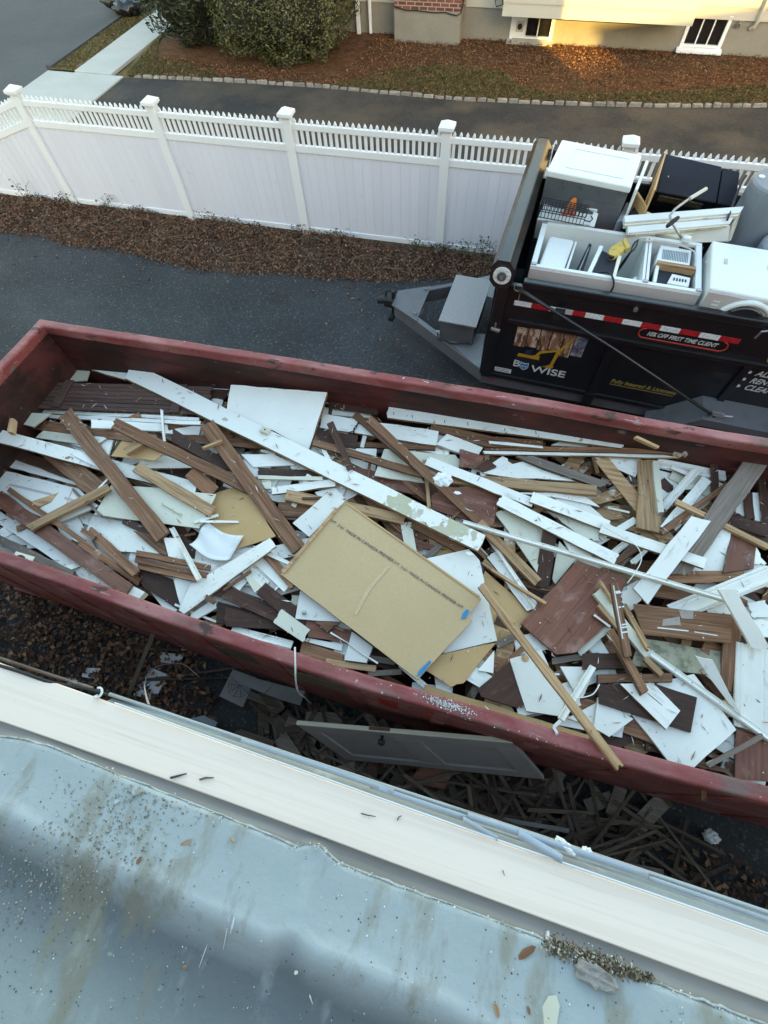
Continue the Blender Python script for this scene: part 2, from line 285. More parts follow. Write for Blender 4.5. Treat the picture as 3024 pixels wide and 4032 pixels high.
sheet('mulch_bed', [(p[0],p[1]+.02) for p in CURB]+[(8,17.5),(-10.5,17.5),(-10.9,14.5)], .0, 'mulch')
sheet('lawn', [(p[0],p[1]+.10) for p in CURB[2:]]+[(8,15.9),(4.33,15.2),(2.79,14.62),(1.82,14.33),(-.14,13.9),(-1.0,14.15),(-1.3,14.7),(-2.01,15.0),(-2.91,14.98),(-4.08,14.58),(-4.6,13.9)], .012, 'lawn')
sheet('lawn_corner', [(-10.62,13.08),(-8.2,13.24),(-8.3,13.55),(-9.4,13.9),(-10.4,14.2),(-10.95,15.4),(-10.9,14)], .014, 'lawn')
sheet('street', [(-60,-60),(-12.9,-60),(-12.86,12.9),(-12.86,60),(-60,60)], -.005, 'street')
verge = sheet('grass_verge', [(-12.78,13.0),(-12.05,13.0),(-12.05,45),(-12.78,45)], .03, 'lawn')
MB().box(-12.95,-12.78,13.05,45,-.03,.075).build('street_kerb', 'street')['kind'] = 'structure'
sheet('apron', [(-12.86,7.9),(-12.05,7.9),(-12.05,12.97),(-12.86,12.97)], .008, 'concrete')
walk = bpy.data.objects.new('sidewalk', None); COL.objects.link(walk); walk['kind'] = 'structure'
ys = [7.6,9.2,10.8,12.95,14.55,16.15,17.75,19.35,20.95,22.55,24.2,26]
for a, b in zip(ys, ys[1:]):
    x1 = -10.62 if b < 13 else -10.96
    bevel(MB().box(-12.035,x1,a+.006,b-.006,-.02,.05 if b > 13 else .03).build('slab', 'concrete', walk), .006, 1)
# granite kerb stones, each its own piece
def along(poly):
    seg = [(Vector(a), Vector(b)) for a, b in zip(poly, poly[1:])]; L = [0]
    for a, b in seg: L.append(L[-1]+(b-a).length)
    def f(t):
        for i, (a, b) in enumerate(seg):
            if t <= L[i+1] or i == len(seg)-1: return a.lerp(b, (t-L[i])/(L[i+1]-L[i])), (b-a).normalized()
    return f, L[-1]
kerb = thing('granite_kerb', 'low edging of pale granite blocks between black driveway and mulch bed', 'edging')
f, TL = along(CURB); t = 0
while t < TL-.3:
    Ls = random.uniform(.17, .30); p, d = f(t+Ls/2); h = random.uniform(.035, .065)
    m = MB(); w = random.uniform(.08, .11); e = [random.uniform(-.018, .018) for _ in range(12)]; l = Ls/2-.003
    m.hexa([(-l+e[0],-w/2,-.05),(l+e[1],-w/2,-.05),(l,w/2,-.05),(-l,w/2,-.05),(-l+.02+e[2],-w/2+.012+e[3]*.5,h+e[4]*.5),(l-.02+e[5],-w/2+.012+e[6]*.5,h+e[7]*.5),(l-.02+e[8],w/2-.01,h+e[9]*.5),(-l+.02+e[10],w/2-.01,h+e[11]*.5)])
    o = bevel(m.build('stone', 'granite', kerb), .012, 2); o.location = (p.x, p.y+.04, 0); o.rotation_euler = (0, 0, math.atan2(d.y, d.x)+random.uniform(-.06,.06)); t += Ls+random.uniform(0,.012)
# ------------------------------------------------------------------ neighbour's house
HY = 16.65
nh = thing('neighbour_house', 'pale clapboard house with grey stucco foundation, brick chimney and sunlit overhanging bay', 'house', (-2, HY, 0))
def hb(name, m, *boxes, parent=nh, bev=0):
    q = MB()
    for b in boxes: q.box(*b)
    o = q.build(name, m); o.parent = parent; o.matrix_parent_inverse = Matrix.Translation((2, -HY, 0))
    if bev: bevel(o, bev, 2)
    return o
hb('foundation', 'stucco', (-9.5,-1.58,HY,HY+9,-.2,.62),(-.58,2.46,HY,HY+9,-.2,.62),(3.32,8,HY,HY+9,-.2,.62),(-1.58,-.58,HY,HY+9,-.2,.02),(2.46,3.32,HY,HY+9,-.2,.05),(-1.58,-.58,HY+.3,HY+9,.02,.62),(2.46,3.32,HY+.3,HY+9,.05,.62))
hb('wall', 'siding', (-9.5,8,HY+.01,HY+9,.625,6))
hb('roof', 'roof', (-9.9,8.4,HY-.45,HY+9.4,6.0,6.3))
for i in range(26):
    z = .60+i*.205
    for (a, b) in ((-9.5,-4.53),(-2.77,-1.80),(2.46,8)):
        m = MB(); m.hexa([(a,HY-.035,z),(b,HY-.035,z),(b,HY+.005,z),(a,HY+.005,z),(a,HY-.012,z+.204),(b,HY-.012,z+.204),(b,HY+.005,z+.204),(a,HY+.005,z+.204)])
        o = m.build('clapboard', 'siding'); o.parent = nh; o.matrix_parent_inverse = Matrix.Translation((2,-HY,0))
bay = hb('bay', 'siding', (-1.76,2.42,15.92,HY-.04,.67,3.4))
for i in range(12):
    z = .665+i*.225
    m = MB(); a, b = -1.775, 2.435
    m.hexa([(a,15.885,z),(b,15.885,z),(b,15.918,z),(a,15.918,z),(a,15.905,z+.224),(b,15.905,z+.224),(b,15.918,z+.224),(a,15.918,z+.224)])
    o = m.build('clapboard', 'siding'); o.parent = nh; o.matrix_parent_inverse = Matrix.Translation((2,-HY,0))
hb('chimney_base', 'stucco', (-4.5,-2.81,16.2,HY-.002,-.2,.60), bev=.012)
hb('chimney', 'mortar', (-4.48,-2.83,16.213,HY-.04,.602,7.2))
for r in range(22):
    z = .61+r*.075; off = -.107 if r % 2 else 0
    x = -4.49+off
    while x < -2.83:
        a, b = max(x, -4.49), min(x+.192, -2.82)
        if b-a > .04:
            o = MB().box(a, b, 16.205+random.uniform(-.003,.003), 16.26, z, z+.056).build('brick', 'brick'); o.parent = nh; o.matrix_parent_inverse = Matrix.Translation((2,-HY,0))
        x += .2145
    for yy in (16.27+.11*(r % 2), 16.48+.0*(r % 2)):
        o = MB().box(-2.86, -2.815, yy, min(yy+.2, 16.6), z, z+.056).build('brick', 'brick'); o.parent = nh; o.matrix_parent_inverse = Matrix.Translation((2,-HY,0))
def hpart(o): o.parent = nh; o.matrix_parent_inverse = Matrix.Translation((2,-HY,0)); return o
hpart(MB().tube([(-4.5,16.19,.66),(-4.2,16.17,.60),(-3.9,16.17,.605),(-3.5,16.17,.585),(-3.2,16.17,.60),(-2.9,16.17,.55),(-2.8,16.2,.60),(-2.78,16.3,.75)], .012, 6).build('cable', 'matte'))
hpart(MB().tube([(-1.9,16.55,.9),(-2.05,16.5,.75),(-2.0,16.48,.66),(-1.85,16.5,.7),(-1.92,16.5,.85),(-2.1,16.55,1.0)], .012, 6).build('cable', 'matte'))
for x, w, z1 in ((-5.57,.05,-.02),(-5.24,.035,.02)):
    hpart(bevel(MB().box(x-w, x+w, HY-.14, HY-.06, z1, 6).build('downspout', 'vinyl'), .012, 2))
hpart(MB().tube([(3.90,HY-.10,3),(3.86,HY-.10,.62),(3.84,HY-.08,.52),(3.78,HY-.02,.47)], .035, 10).build('drain_pipe', 'siding'))
hpart(MB().tube([(3.50,HY-.08,.52),(3.50,HY,.54)], .045, 12).build('wall_vent', 'steel'))
def window(x0, x1, z0, z1, cols, vent=False):
    w = hpart(MB().box(x0-.045,x0+.03,HY-.03,HY+.06,z0,z1).box(x1-.03,x1+.045,HY-.03,HY+.06,z0,z1).box(x0+.03,x1-.03,HY-.025,HY+.06,z1-.04,z1+.02).box(x0+.03,x1-.03,HY-.025,HY+.06,z0+.06,z0+.10).build('window', 'vinyl'))
    def sub(o): o.parent = w; o.matrix_parent_inverse = Matrix.Identity(4); return o
    sub(MB().hexa([(x0-.09,HY-.16,z0-.02),(x1+.09,HY-.16,z0-.02),(x1+.09,HY+.05,z0-.02),(x0-.09,HY+.05,z0-.02),(x0-.09,HY-.16,z0+.02),(x1+.09,HY-.16,z0+.02),(x1+.09,HY+.05,z0+.058),(x0-.09,HY+.05,z0+.058)]).build('sill', 'concrete' if vent else 'vinyl'))
    W = (x1-x0-.06)/cols
    for i in range(cols):
        a = x0+.03+i*W
        if vent and i == 0:
            sub(MB().box(a,a+W,HY-.0,HY+.03,z0+.10,z1-.04).build('vent_panel', 'vinyl'))
            sub(MB().tube([(a+W/2,HY-.02,z0+.27),(a+W/2,HY-.005,z0+.27)], .06, 14).build('vent_hole', 'matte'))
            sub(MB().box(a+W/2-.09,a+W/2+.09,HY-.012,HY-.002,z0+.17,z0+.37).build('vent_plate', 'appl_side'))
        else: sub(MB().box(a+.012,a+W-.012,HY+.035,HY+.05,z0+.10,z1-.04).build('pane', 'glass'))
        if i: sub(MB().box(a-.013,a+.013,HY+.0,HY+.055,z0+.10,z1-.04).build('mullion', 'vinyl'))
window(-1.56,-.60,.02,.50,3,True)
window(2.48,3.30,.05,.66,3)
# ------------------------------------------------------------------ the house we stand on and an added unseen one beside it (they shade the yard)
oh = thing('own_house', 'house whose low grey porch roof edge runs across the bottom of the picture', 'house', (0,-6,0))
def op(o): o.parent = oh; o.matrix_parent_inverse = Matrix.Translation((0,6,0)); return o
op(MB().box(-7,10.9,-11,-1.9,-.2,6.6).build('wall', 'wall'))
op(MB().add([(-7.4,-1.5,6.5),(10.95,-1.5,6.5),(10.95,-6.4,10.4),(-7.4,-6.4,10.4),(-7.4,-11.4,6.5),(10.95,-11.4,6.5)], [(0,1,2,3),(3,2,5,4),(0,3,4),(1,5,2),(0,4,5,1)]).build('gable_roof', 'roof'))
op(MB().box(-6.5,9.2,-1.88,-.42,-.2,3.0).build('porch_wall', 'wall'))
nb = thing('shadow_house', 'unseen house added at right behind the viewer to shape the sun patch', 'house', (24,-7,0))
def np_(o): o.parent = nb; o.matrix_parent_inverse = Matrix.Translation((-24,7,0)); return o
np_(MB().hexa([(18.7,-12,-.2),(32,-12,-.2),(32,-3,-.2),(18.7,-3,-.2),(18.7,-12,8.70),(32,-12,8.70),(32,-3,6.85),(18.7,-3,6.85)]).build('wall', 'wall'))  # top slope shaped so its shadow edge bounds the sun patch
np_(MB().hexa([(18.6,-12.2,8.75),(32.2,-12.2,8.75),(32.2,-2.7,6.81),(18.6,-2.7,6.81),(18.6,-12.2,8.87),(32.2,-12.2,8.87),(32.2,-2.7,6.93),(18.6,-2.7,6.93)]).build('roof', 'roof'))
np_(MB().hexa([(16.15,-12,-.2),(18.69,-12,-.2),(18.69,-10,-.2),(16.15,-10,-.2),(16.15,-12,7.45),(18.69,-12,7.95),(18.69,-10,7.85),(16.15,-10,7.40)]).build('shadow_wing', 'wall'))  # added block, its sloped top trims the sunlit wedge on the mulch
# ------------------------------------------------------------------ white vinyl fence
FA, FB = Vector((-8.48, 7.66)), Vector((1.0, 7.83)); fd = (FB-FA).normalized(); frz = math.atan2(fd.y, fd.x)
fence = thing('vinyl_fence', 'long white vinyl privacy fence with picket top and capped posts', 'fence', (FA.x, FA.y, 0), frz)
pm = me_from('post', MB().box(-.065,.065,-.065,.065,-.1,1.735).v, MB().box(0,1,0,1,0,1).f); pm.materials.append(MT['vinyl'])
q = MB().box(-.085,.085,-.085,.085,1.715,1.735).box(-.105,.105,-.105,.105,1.7355,1.775); q.add([(-.105,-.105,1.775),(.105,-.105,1.775),(.105,.105,1.775),(-.105,.105,1.775),(0,0,1.835)], [(0,1,4),(1,2,4),(2,3,4),(3,0,4)])
capm = me_from('cap', q.v, q.f); capm.materials.append(MT['vinyl'])
q = MB().box(-.021,.021,-.012,.012,1.25,1.665).hexa([(-.021,-.012,1.665),(.021,-.012,1.665),(.021,.012,1.665),(-.021,.012,1.665),(-.005,-.006,1.70),(.005,-.006,1.70),(.005,.006,1.70),(-.005,.006,1.70)])
pkm = me_from('picket', q.v, q.f); pkm.materials.append(MT['vinyl'])
def board_mesh(w):
    q = MB(); q.hexa([(-w/2+.003,-.011,.1),(w/2-.003,-.011,.1),(w/2-.001,-.007,.1),(-w/2+.001,-.007,.1),(-w/2+.003,-.011,1.3),(w/2-.003,-.011,1.3),(w/2-.001,-.007,1.3),(-w/2+.001,-.007,1.3)]).box(-w/2-.002,w/2+.002,-.0065,.009,.1,1.3)
    me = me_from('board', q.v, q.f); me.materials.append(MT['vinyl_shaded']); return me
def fpart(name, me, x, parent=fence, y=0, z=0, sh=0):
    o = bpy.data.objects.new(name, me); COL.objects.link(o); o.parent = parent; o.location = (x, y, z); return o
fx = [0, 2.46, 4.68, 7.06, 9.48, 11.85, 14.3, 16.7]
for x in fx:
    p = fpart('post', pm, x); fpart('cap', capm, 0, p)
for a, b in zip(fx, fx[1:]):
    L = b-a-.13; c0 = (a+b)/2
    for nm, z0, z1, dp in (('top_rail',1.56,1.635,.026),('middle_rail',1.268,1.362,.028),('bottom_rail',.035,.118,.026)):
        o = bevel(MB().box(-L/2,L/2,-dp,dp,z0,z1).build(nm, 'vinyl', fence), .004, 1); o.location = (c0, 0, 0)
    nb_ = 15; w = L/nb_; bm_ = board_mesh(w)
    for i in range(nb_): fpart('board', bm_, a+.065+w*(i+.5), y=random.uniform(-.0015,.0015))
    n = round(L/.09)
    for i in range(n): fpart('picket', pkm, a+.065+L*(i+.5)/n)
# the sloped run stepping down towards the street
sl_ = .30; L = 2.3
for nm, z0, z1, dp in (('top_rail',1.56,1.635,.026),('middle_rail',1.268,1.362,.028)):
    k = lambda x, z: z+x*sl_
    MB().hexa([(-L,-dp,k(-L,z0)),(-.065,-dp,k(0,z0)),(-.065,dp,k(0,z0)),(-L,dp,k(-L,z0)),(-L,-dp,k(-L,z1)),(-.065,-dp,k(0,z1)),(-.065,dp,k(0,z1)),(-L,dp,k(-L,z1))]).build(nm, 'vinyl', fence)
MB().box(-L,-.065,-.026,.026,.035,.118).build('bottom_rail', 'vinyl', fence)
for i in range(15):
    x = -.14-i*.15; t1 = 1.3+x*sl_
    q = MB(); q.hexa([(-.069,-.011,.1),(.069,-.011,.1),(.074,-.004,.1),(-.074,-.004,.1),(-.069,-.011,t1-.069*sl_),(.069,-.011,t1+.069*sl_),(.074,-.004,t1+.074*sl_),(-.074,-.004,t1-.074*sl_)]).box(-.077,.077,-.003,.009,.1,t1-.03)
    o = q.build('board', 'vinyl_shaded', fence); o.location = (x, 0, 0)
for i in range(25): fpart('picket', pkm, -.11-i*.09, z=(-.11-i*.09)*sl_)
p = fpart('post', pm, -L-.065, z=-.7); fpart('cap', capm, 0, p)
# ------------------------------------------------------------------ leaves, grass, shrubs
BROWN = [(.125,.058,.030),(.19,.092,.048),(.085,.042,.026),(.27,.155,.085),(.18,.092,.056),(.07,.036,.024)]
poly = LEAF_EDGE[1:]+[(14,7.7),(-12,7.65)]
P2 = fill([(x, y) for x, y in LEAF_EDGE if -12.5 < x < 1.5]+[(1.5,7.7),(-12,7.65)], 34000)
P2 = P2+RNG.normal(0, .05, P2.shape)*(1+1.2*(RNG.random((len(P2),1)) < .12))
_k = np.sin(P2[:,0]*2.3)*np.cos(P2[:,1]*3.1+P2[:,0])+.6*np.sin(P2[:,0]*7+P2[:,1]*5); P2 = P2[(_k > -.75) | (RNG.random(len(P2)) < .45)]
edge = np.interp(P2[:,0], [p[0] for p in LEAF_EDGE], [p[1] for p in LEAF_EDGE])
hump = np.clip((P2[:,1]-edge)/.45, 0, 1)*(.06+.05*np.sin(P2[:,0]*3.3)+.03*np.sin(P2[:,0]*8+1)).clip(.01,1)
tag(scatter('leaf_litter', np.column_stack([P2, .012+RNG.uniform(0,1,len(P2))*hump+.008]), .042, BROWN, tilt=.65), 'drift of dry brown leaves along the foot of the fence', 'leaves', kind='stuff')
P2 = np.column_stack([RNG.uniform(-10, 1.5, 170), 6.5-np.abs(RNG.normal(0, .8, 170))])
tag(scatter('stray_leaves', np.column_stack([P2, np.full(len(P2), .012)]), .05, BROWN, tilt=.3), 'a few stray dead leaves blown onto the asphalt', 'leaves', kind='stuff')
tw = MB()
for i in range(190):
    x = random.uniform(-10.5, 1.2); e = float(np.interp(x, [p[0] for p in LEAF_EDGE], [p[1] for p in LEAF_EDGE])); y = random.uniform(e+.05, 7.6); a = random.uniform(0, 3.14); L = random.uniform(.06, .30); z0 = random.uniform(.05,.13)
    tw.tube([(x-math.cos(a)*L, y-math.sin(a)*L, z0), (x, y, z0+random.uniform(0,.04)), (x+math.cos(a)*L, y+math.sin(a)*L, z0+random.uniform(-.02,.05))], [.005,.004,.0025], 4)
tag(tw.build('twig_litter', 'lath2'), 'thin dry twigs and stems tangled in the leaf drift by the fence', 'twigs', kind='stuff')
# trailing twigs and weeds by the fence
def wisp(x, y, n, h, label, green=False):
    t = thing('dry_weed', label, 'weed', (x, y, 0))
    q = MB()
    for _ in range(n):
        a = random.uniform(0, 6.28); r = random.uniform(.05,.3); hh = h*random.uniform(.5,1)
        q.tube([(0,0,0),(math.cos(a)*r*.3,math.sin(a)*r*.3,hh*.5),(math.cos(a)*r*.6,math.sin(a)*r*.6,hh*.85),(math.cos(a)*r,math.sin(a)*r,hh)], [.004,.0035,.003,.002], 4)
    q.build('stem', 'bark', t)
    Pn = np.column_stack([RNG.normal(0,.10,n*9),RNG.normal(0,.08,n*9),RNG.uniform(.03,h,n*9)])
    scatter('leaves', Pn, .045, [(.04,.065,.025),(.06,.08,.035)] if green else [(.12,.085,.05),(.16,.11,.065)], t, tilt=.8)
for i, (px, py, n, h, lb, g) in enumerate([(62,440,4,.42,'tall dry weed stalk in front of the leftmost fence panel',0),(240,452,7,.30,'dry tangled weed between the two left fence posts',0),(150,436,8,.22,'straw coloured weed at the foot of the corner fence post',0),(445,476,6,.22,'dry weed just right of the second fence post',0),(500,490,5,.2,'wispy weed below the third panel of the fence',0),(650,496,6,.2,'dry weed at the foot of the middle fence post',0),(905,528,7,.22,'green leafed weed just left of the post beside the trailer',1),(1010,545,9,.28,'ivy clump climbing the fence right of the post by the trailer',1),(1050,548,12,.34,'dense dark ivy by the fence next to the black trailer front',1),(960,545,9,.2,'low ivy at the foot of the fence post beside the trailer',1),(560,500,6,.16,'matted dry weed under the wide middle fence panel',0),(740,520,8,.18,'dry weed tuft near the fourth fence panel',0)]):
    p = at(px, py, 0.05); wisp(p.x, min(p.y, 7.62), n, h, lb, g)
for (px, py, L, a, lb) in ((905,562,.30,1.0,'pale broken stick on the leaves nearest the trailer hitch'),(628,505,.25,.1,'short pale stick on the leaves left of the middle fence post'),(690,520,.35,-.2,'pale stick on the leaves just right of the middle fence post'),(860,585,.4,-.15,'long thin stick at the asphalt edge of the leaf drift'),(715,560,.3,.3,'pale stick halfway across the leaf drift below the middle panel')):
    p = at(px, py, .09); dx, dy = math.cos(a)*L/2, math.sin(a)*L/2
    tag(MB().tube([(p.x-dx,p.y-dy,.09),(p.x,p.y,.12),(p.x+dx,p.y+dy,.10)], [.012,.010,.006], 5).build('fallen_stick', 'lath'), lb, 'stick', 'sticks on the leaf drift')
# mulch chips and grass
P2 = fill([(p[0],p[1]+.12) for p in CURB]+[(8,16.6),(-5,16.6),(-5.2,13.9),(-10.3,14.2)], 20000)
z = .01+RNG.uniform(0,.04,len(P2))
tag(scatter('mulch_chips', np.column_stack([P2, z]), .052, [(.18,.076,.030),(.30,.135,.05),(.09,.042,.02),(.40,.21,.09),(.13,.065,.03)], tilt=.5, asp=.3), 'red brown bark mulch spread below the neighbouring house', 'mulch', kind='stuff')
LAWN = [(p[0],p[1]+.12) for p in CURB[2:]]+[(8,15.7),(4.33,15.1),(2.79,14.55),(1.82,14.28),(-.14,13.85),(-1.1,14.15),(-1.4,14.7),(-2.01,14.95),(-2.91,14.92),(-4.08,14.5),(-4.5,13.9)]
P2 = np.concatenate([fill(LAWN, 9000), fill([(-10.62,13.1),(-8.2,13.26),(-8.3,13.55),(-9.4,13.9),(-10.4,14.2),(-10.9,15.2)], 1600), fill([(-12.75,13.05),(-12.08,13.05),(-12.08,19),(-12.75,19)], 2600)])
nrm = np.tile([0.,0,0], (len(P2),1)); nrm[:,0] = RNG.normal(0,1,len(P2)); nrm[:,1] = -1
tag(scatter('grass', np.column_stack([P2, np.full(len(P2), .04)]), .085, [(.19,.14,.055),(.10,.105,.03),(.24,.18,.08),(.07,.09,.025),(.14,.10,.045)], tilt=.3, asp=.16, up=nrm), 'short winter lawn, straw and faded green', 'grass', kind='stuff')
def shrub(name, label, cat, c0, c1, n, size, cols, power, asp, droop, corecol='soil'):
    c = (np.array(c0)+np.array(c1))/2; h = (np.array(c1)-np.array(c0))/2
    t = thing(name, label, cat, (c[0], c[1], 0))
    d = RNG.normal(0, 1, (n, 3)); d /= np.linalg.norm(d, axis=1)[:,None]
    k = (np.abs(d)**power).sum(1)**(-1/power); S = d*k[:,None]
    lump = 1+.06*np.sin(S[:,0]*5+1)*np.cos(S[:,2]*6)+.05*np.sin(S[:,1]*8+S[:,0]*9)+.035*np.sin(S[:,2]*17+S[:,0]*13)
    r = (1-np.abs(RNG.normal(0,.075,n)))*lump
    P = S*h*r[:,None]; P[:,2] += h[2]; P[:,2] = np.maximum(P[:,2], .03)
    up = d*1.0+np.array([0,0,droop]); scatter('foliage', P, size, cols, t, tilt=.45, material='shrubcol', asp=asp, fold=.12, up=up)
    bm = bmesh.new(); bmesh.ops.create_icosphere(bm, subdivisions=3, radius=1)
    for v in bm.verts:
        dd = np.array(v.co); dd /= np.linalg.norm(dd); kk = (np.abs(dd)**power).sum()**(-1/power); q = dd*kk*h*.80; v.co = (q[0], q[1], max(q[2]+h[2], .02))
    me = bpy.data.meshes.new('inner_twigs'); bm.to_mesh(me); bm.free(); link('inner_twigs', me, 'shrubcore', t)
    q = MB()
    for i in range(9):
        a = random.uniform(0,6.28); q.tube([(math.cos(a)*.1,math.sin(a)*.1,0),(math.cos(a)*h[0]*.4,math.sin(a)*h[1]*.4,h[2]*.7),(math.cos(a)*h[0]*.75,math.sin(a)*h[1]*.75,h[2]*1.4)], [.04,.03,.012], 5)
    q.build('stem', 'bark', t); return t
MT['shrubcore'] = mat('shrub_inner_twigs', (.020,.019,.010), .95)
shrub('evergreen_hedge', 'big clipped olive green evergreen bush with boxy rounded form', 'bush', (-8.75,13.75,0), (-5.35,16.45,3.1), 36000, .064, [(.062,.068,.017),(.038,.047,.012),(.095,.098,.028),(.024,.031,.010),(.125,.112,.038)], 4.0, .42, .5)
shrub('rhododendron_bush', 'dark loose rhododendron with drooping leaves beside the clipped bush', 'bush', (-10.9,14.2,0), (-8.45,16.6,2.5), 4600, .16, [(.028,.045,.022),(.04,.06,.032),(.022,.035,.02),(.06,.075,.05)], 2.3, .30, -.2)
for (dx, dy, dz, s) in ((0,0,.22,(.52,.26,.24)),(.42,-.34,.16,(.40,.22,.18))):
    bm = bmesh.new(); bmesh.ops.create_icosphere(bm, subdivisions=3, radius=1)
    for v in bm.verts:
        n_ = 1+.15*math.sin(v.co.x*7+v.co.z*5)+.12*math.sin(v.co.y*9+v.co.x*6)+.07*math.sin(v.co.z*17+v.co.x*13); v.co = Vector((v.co.x*s[0], v.co.y*s[1], max(v.co.z*s[2], -s[2]+.03)))*n_
    me = bpy.data.meshes.new('bin_bag'); bm.to_mesh(me); bm.free(); o = link('bin_bag', me, 'bag'); o.location = (-13.1+dx, 17.05+dy, dz+.03)
    for pl in me.polygons: pl.use_smooth = True
    tag(o, 'black plastic bin bag lying nearer the street kerb' if dx == 0 else 'smaller black bin bag leaning on the other bag by the pavement', 'bin bag', 'bin bags on the verge')
# ------------------------------------------------------------------ dumpster
ZR = 1.80
dump = thing('dumpster', 'long open topped dark red steel dumpster heaped with boards', 'dumpster', (0, 1.75, 0))
def dp(o): o.parent = dump; o.matrix_parent_inverse = Matrix.Translation((0,-1.75,0)); return o
OUT = [(-4.66,.62),(-3.24,.55),(-1.8,.475),(-.33,.42),(.9,.42),(1.97,.45),(3.9,.5),(3.9,3.2),(2.2,3.13),(-.7,3.10),(-2.6,3.04),(-4.61,2.97)]
def inset(d, ds=None):
    ds = ds or d
    r = []
    for x, y in OUT:
        yy = y+ds if y < 1.7 else y-ds; xx = x+d if x < -4 else (x-d if x > 3 else x); r.append((xx, yy))
    return r
def ring(pa, pb, z0, z1, name, m, jit=0):
    """wall between two outlines"""
    n = len(pa); v = []; f = []
    for P, z in ((pa,z0),(pa,z1),(pb,z1),(pb,z0)): v += [(x,y,z) for x, y in P]
    for k in range(4):
        for i in range(n): f.append((k*n+i, k*n+(i+1) % n, ((k+1) % 4)*n+(i+1) % n, ((k+1) % 4)*n+i))
    o = dp(link(name, me_from(name, v, f), m)); return o
def dense(P):
    r = []
    for i in range(len(P)):
        a, b = P[i], P[(i+1) % len(P)]; o, p = OUT[i], OUT[(i+1) % len(P)]; k = max(1, int(math.hypot(p[0]-o[0], p[1]-o[1])/.16))
        r += [(a[0]+(b[0]-a[0])*j/k, a[1]+(b[1]-a[1])*j/k) for j in range(k)]
    return r
IN = inset(.092)
rim = ring(dense(OUT), dense(IN), ZR-.105, ZR, 'top_rail', 'dumpster')
for v in rim.data.vertices:      # dents along the rail
    v.co.z += .003*math.sin(v.co.x*3.1)+.002*math.sin(v.co.x*11+v.co.y*9); v.co.y += .005*math.sin(v.co.x*2.3+1)
bevel(rim, .016, 3)
ring(inset(.022), inset(.07), .12, ZR-.1035, 'side_wall', 'dumpster')
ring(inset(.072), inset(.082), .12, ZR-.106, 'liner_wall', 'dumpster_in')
dp(MB().prism(inset(.05), .10, .16).build('floor', 'dumpster_in'))
for x in np.arange(-4.2, 3.8, .62):
    y0 = float(np.interp(x, [p[0] for p in OUT[:7]], [p[1] for p in OUT[:7]])); y1 = float(np.interp(x, [p[0] for p in OUT[:6:-1]], [p[1] for p in OUT[:6:-1]]))
    for a, b in ((y0+.012, y0+.031), (y1-.031, y1-.012)):
        dp(MB().box(x-.05, x+.05, a, b, .2, ZR-.132).build('rib', 'dumpster'))
for y in (.62, 2.75): dp(MB().box(-4.6, 3.8, y, y+.15, .0, .10).build('skid_rail', 'dumpster'))
# stickers on the near outer side
for k, (x0, x1, z0, z1, m) in enumerate(((-1.62,-1.30,1.05,1.40,'lath'),(-.98,-.30,1.10,1.5,'lath'),(-.30,-.16,1.2,1.45,'rred'),(.02,.14,1.2,1.45,'rred'))):
    yy = float(np.interp((x0+x1)/2, [p[0] for p in OUT[:7]], [p[1] for p in OUT[:7]]))
    dp(MB().box(x0, x1, yy+.016, yy+.0215, z0, z1).build('sticker', m))
# ------------------------------------------------------------------ debris
X0, Y0, CE = -4.8, .2, .02; NX, NY = 440, 160
gx = X0+(np.arange(NX)+.5)*CE; gy = Y0+(np.arange(NY)+.5)*CE; GX, GY = np.meshgrid(gx, gy, indexing='ij')
near_y = np.interp(gx, [p[0] for p in OUT[:7]], [p[1] for p in OUT[:7]])+.10
far_y = np.interp(gx, [p[0] for p in OUT[:6:-1]], [p[1] for p in OUT[:6:-1]])-.10
INSIDE = (GY > near_y[:,None]) & (GY < far_y[:,None]) & (GX > -4.54)
def pile(x, y):
    h = np.interp(x, [-4.5,-3.6,-2.4,-.6,1.0,2.4], [1.26,1.44,1.53,1.60,1.62,1.66])
    return h-.05*np.clip((y-2.3)/.7, 0, 1)+.04*np.sin(x*2.1)*np.sin(y*2.7)
TARGET = pile(GX, GY); HM = np.where(INSIDE, TARGET-.22, 0.0); RIM = (~INSIDE) & (GX > -4.7) & (GY > near_y[:,None]-.14) & (GY < far_y[:,None]+.14)
HMR = np.where(RIM, ZR+.01, 0)
REG = {'A':(0,658.3,1/3),'B':(0,932.6,1/3),'C':(493.7,822.9,1/3),'K':(493.7,1097.2,1/3),'E':(932.6,877.8,.2189),'F':(1295.8,932.6,.2189),'G':(987.5,1206.9,.2024),'H':(1295.8,1206.9,.2232),'D':(0,0,1)}
NAMES = {'W':('painted_board','board'),'WF':('painted_board','board'),'WG':('painted_board','board'),'P':('white_offcut','panel'),'C':('cream_offcut','panel'),'B':('stained_board','board'),'R':('red_brown_offcut','panel'),'D':('dark_board','board'),'T':('raw_plank','plank'),'H':('hardboard_sheet','hardboard'),'O':('particle_board','panel'),'G':('weathered_board','board'),'L':('plaster_board','board'),'M':('profiled_trim','moulding')}
SIDE = {'W':'K','WF':'K','WG':'K','P':'KP','C':'KP','B':'KD','R':'KD','D':'KD','T':'T','H':'H','O':'K','G':'KD','L':'KP','M':'W'}
THICK = {'W':.022,'WF':.028,'WG':.03,'P':.016,'C':.014,'B':.022,'R':.018,'D':.020,'T':.030,'H':.006,'O':.018,'G':.022,'L':.02,'M':.022}
GROUPS = {'W':'white painted boards in the dumpster','WF':'white painted boards in the dumpster','WG':'white painted boards in the dumpster','P':'white panels in the dumpster','C':'cream panels in the dumpster','B':'brown stained boards in the dumpster','R':'red brown panels in the dumpster','D':'dark boards in the dumpster','T':'raw wood pieces in the dumpster','H':'hardboard sheets in the dumpster','O':None,'G':'weathered boards in the dumpster','L':None,'M':'white mouldings in the dumpster'}
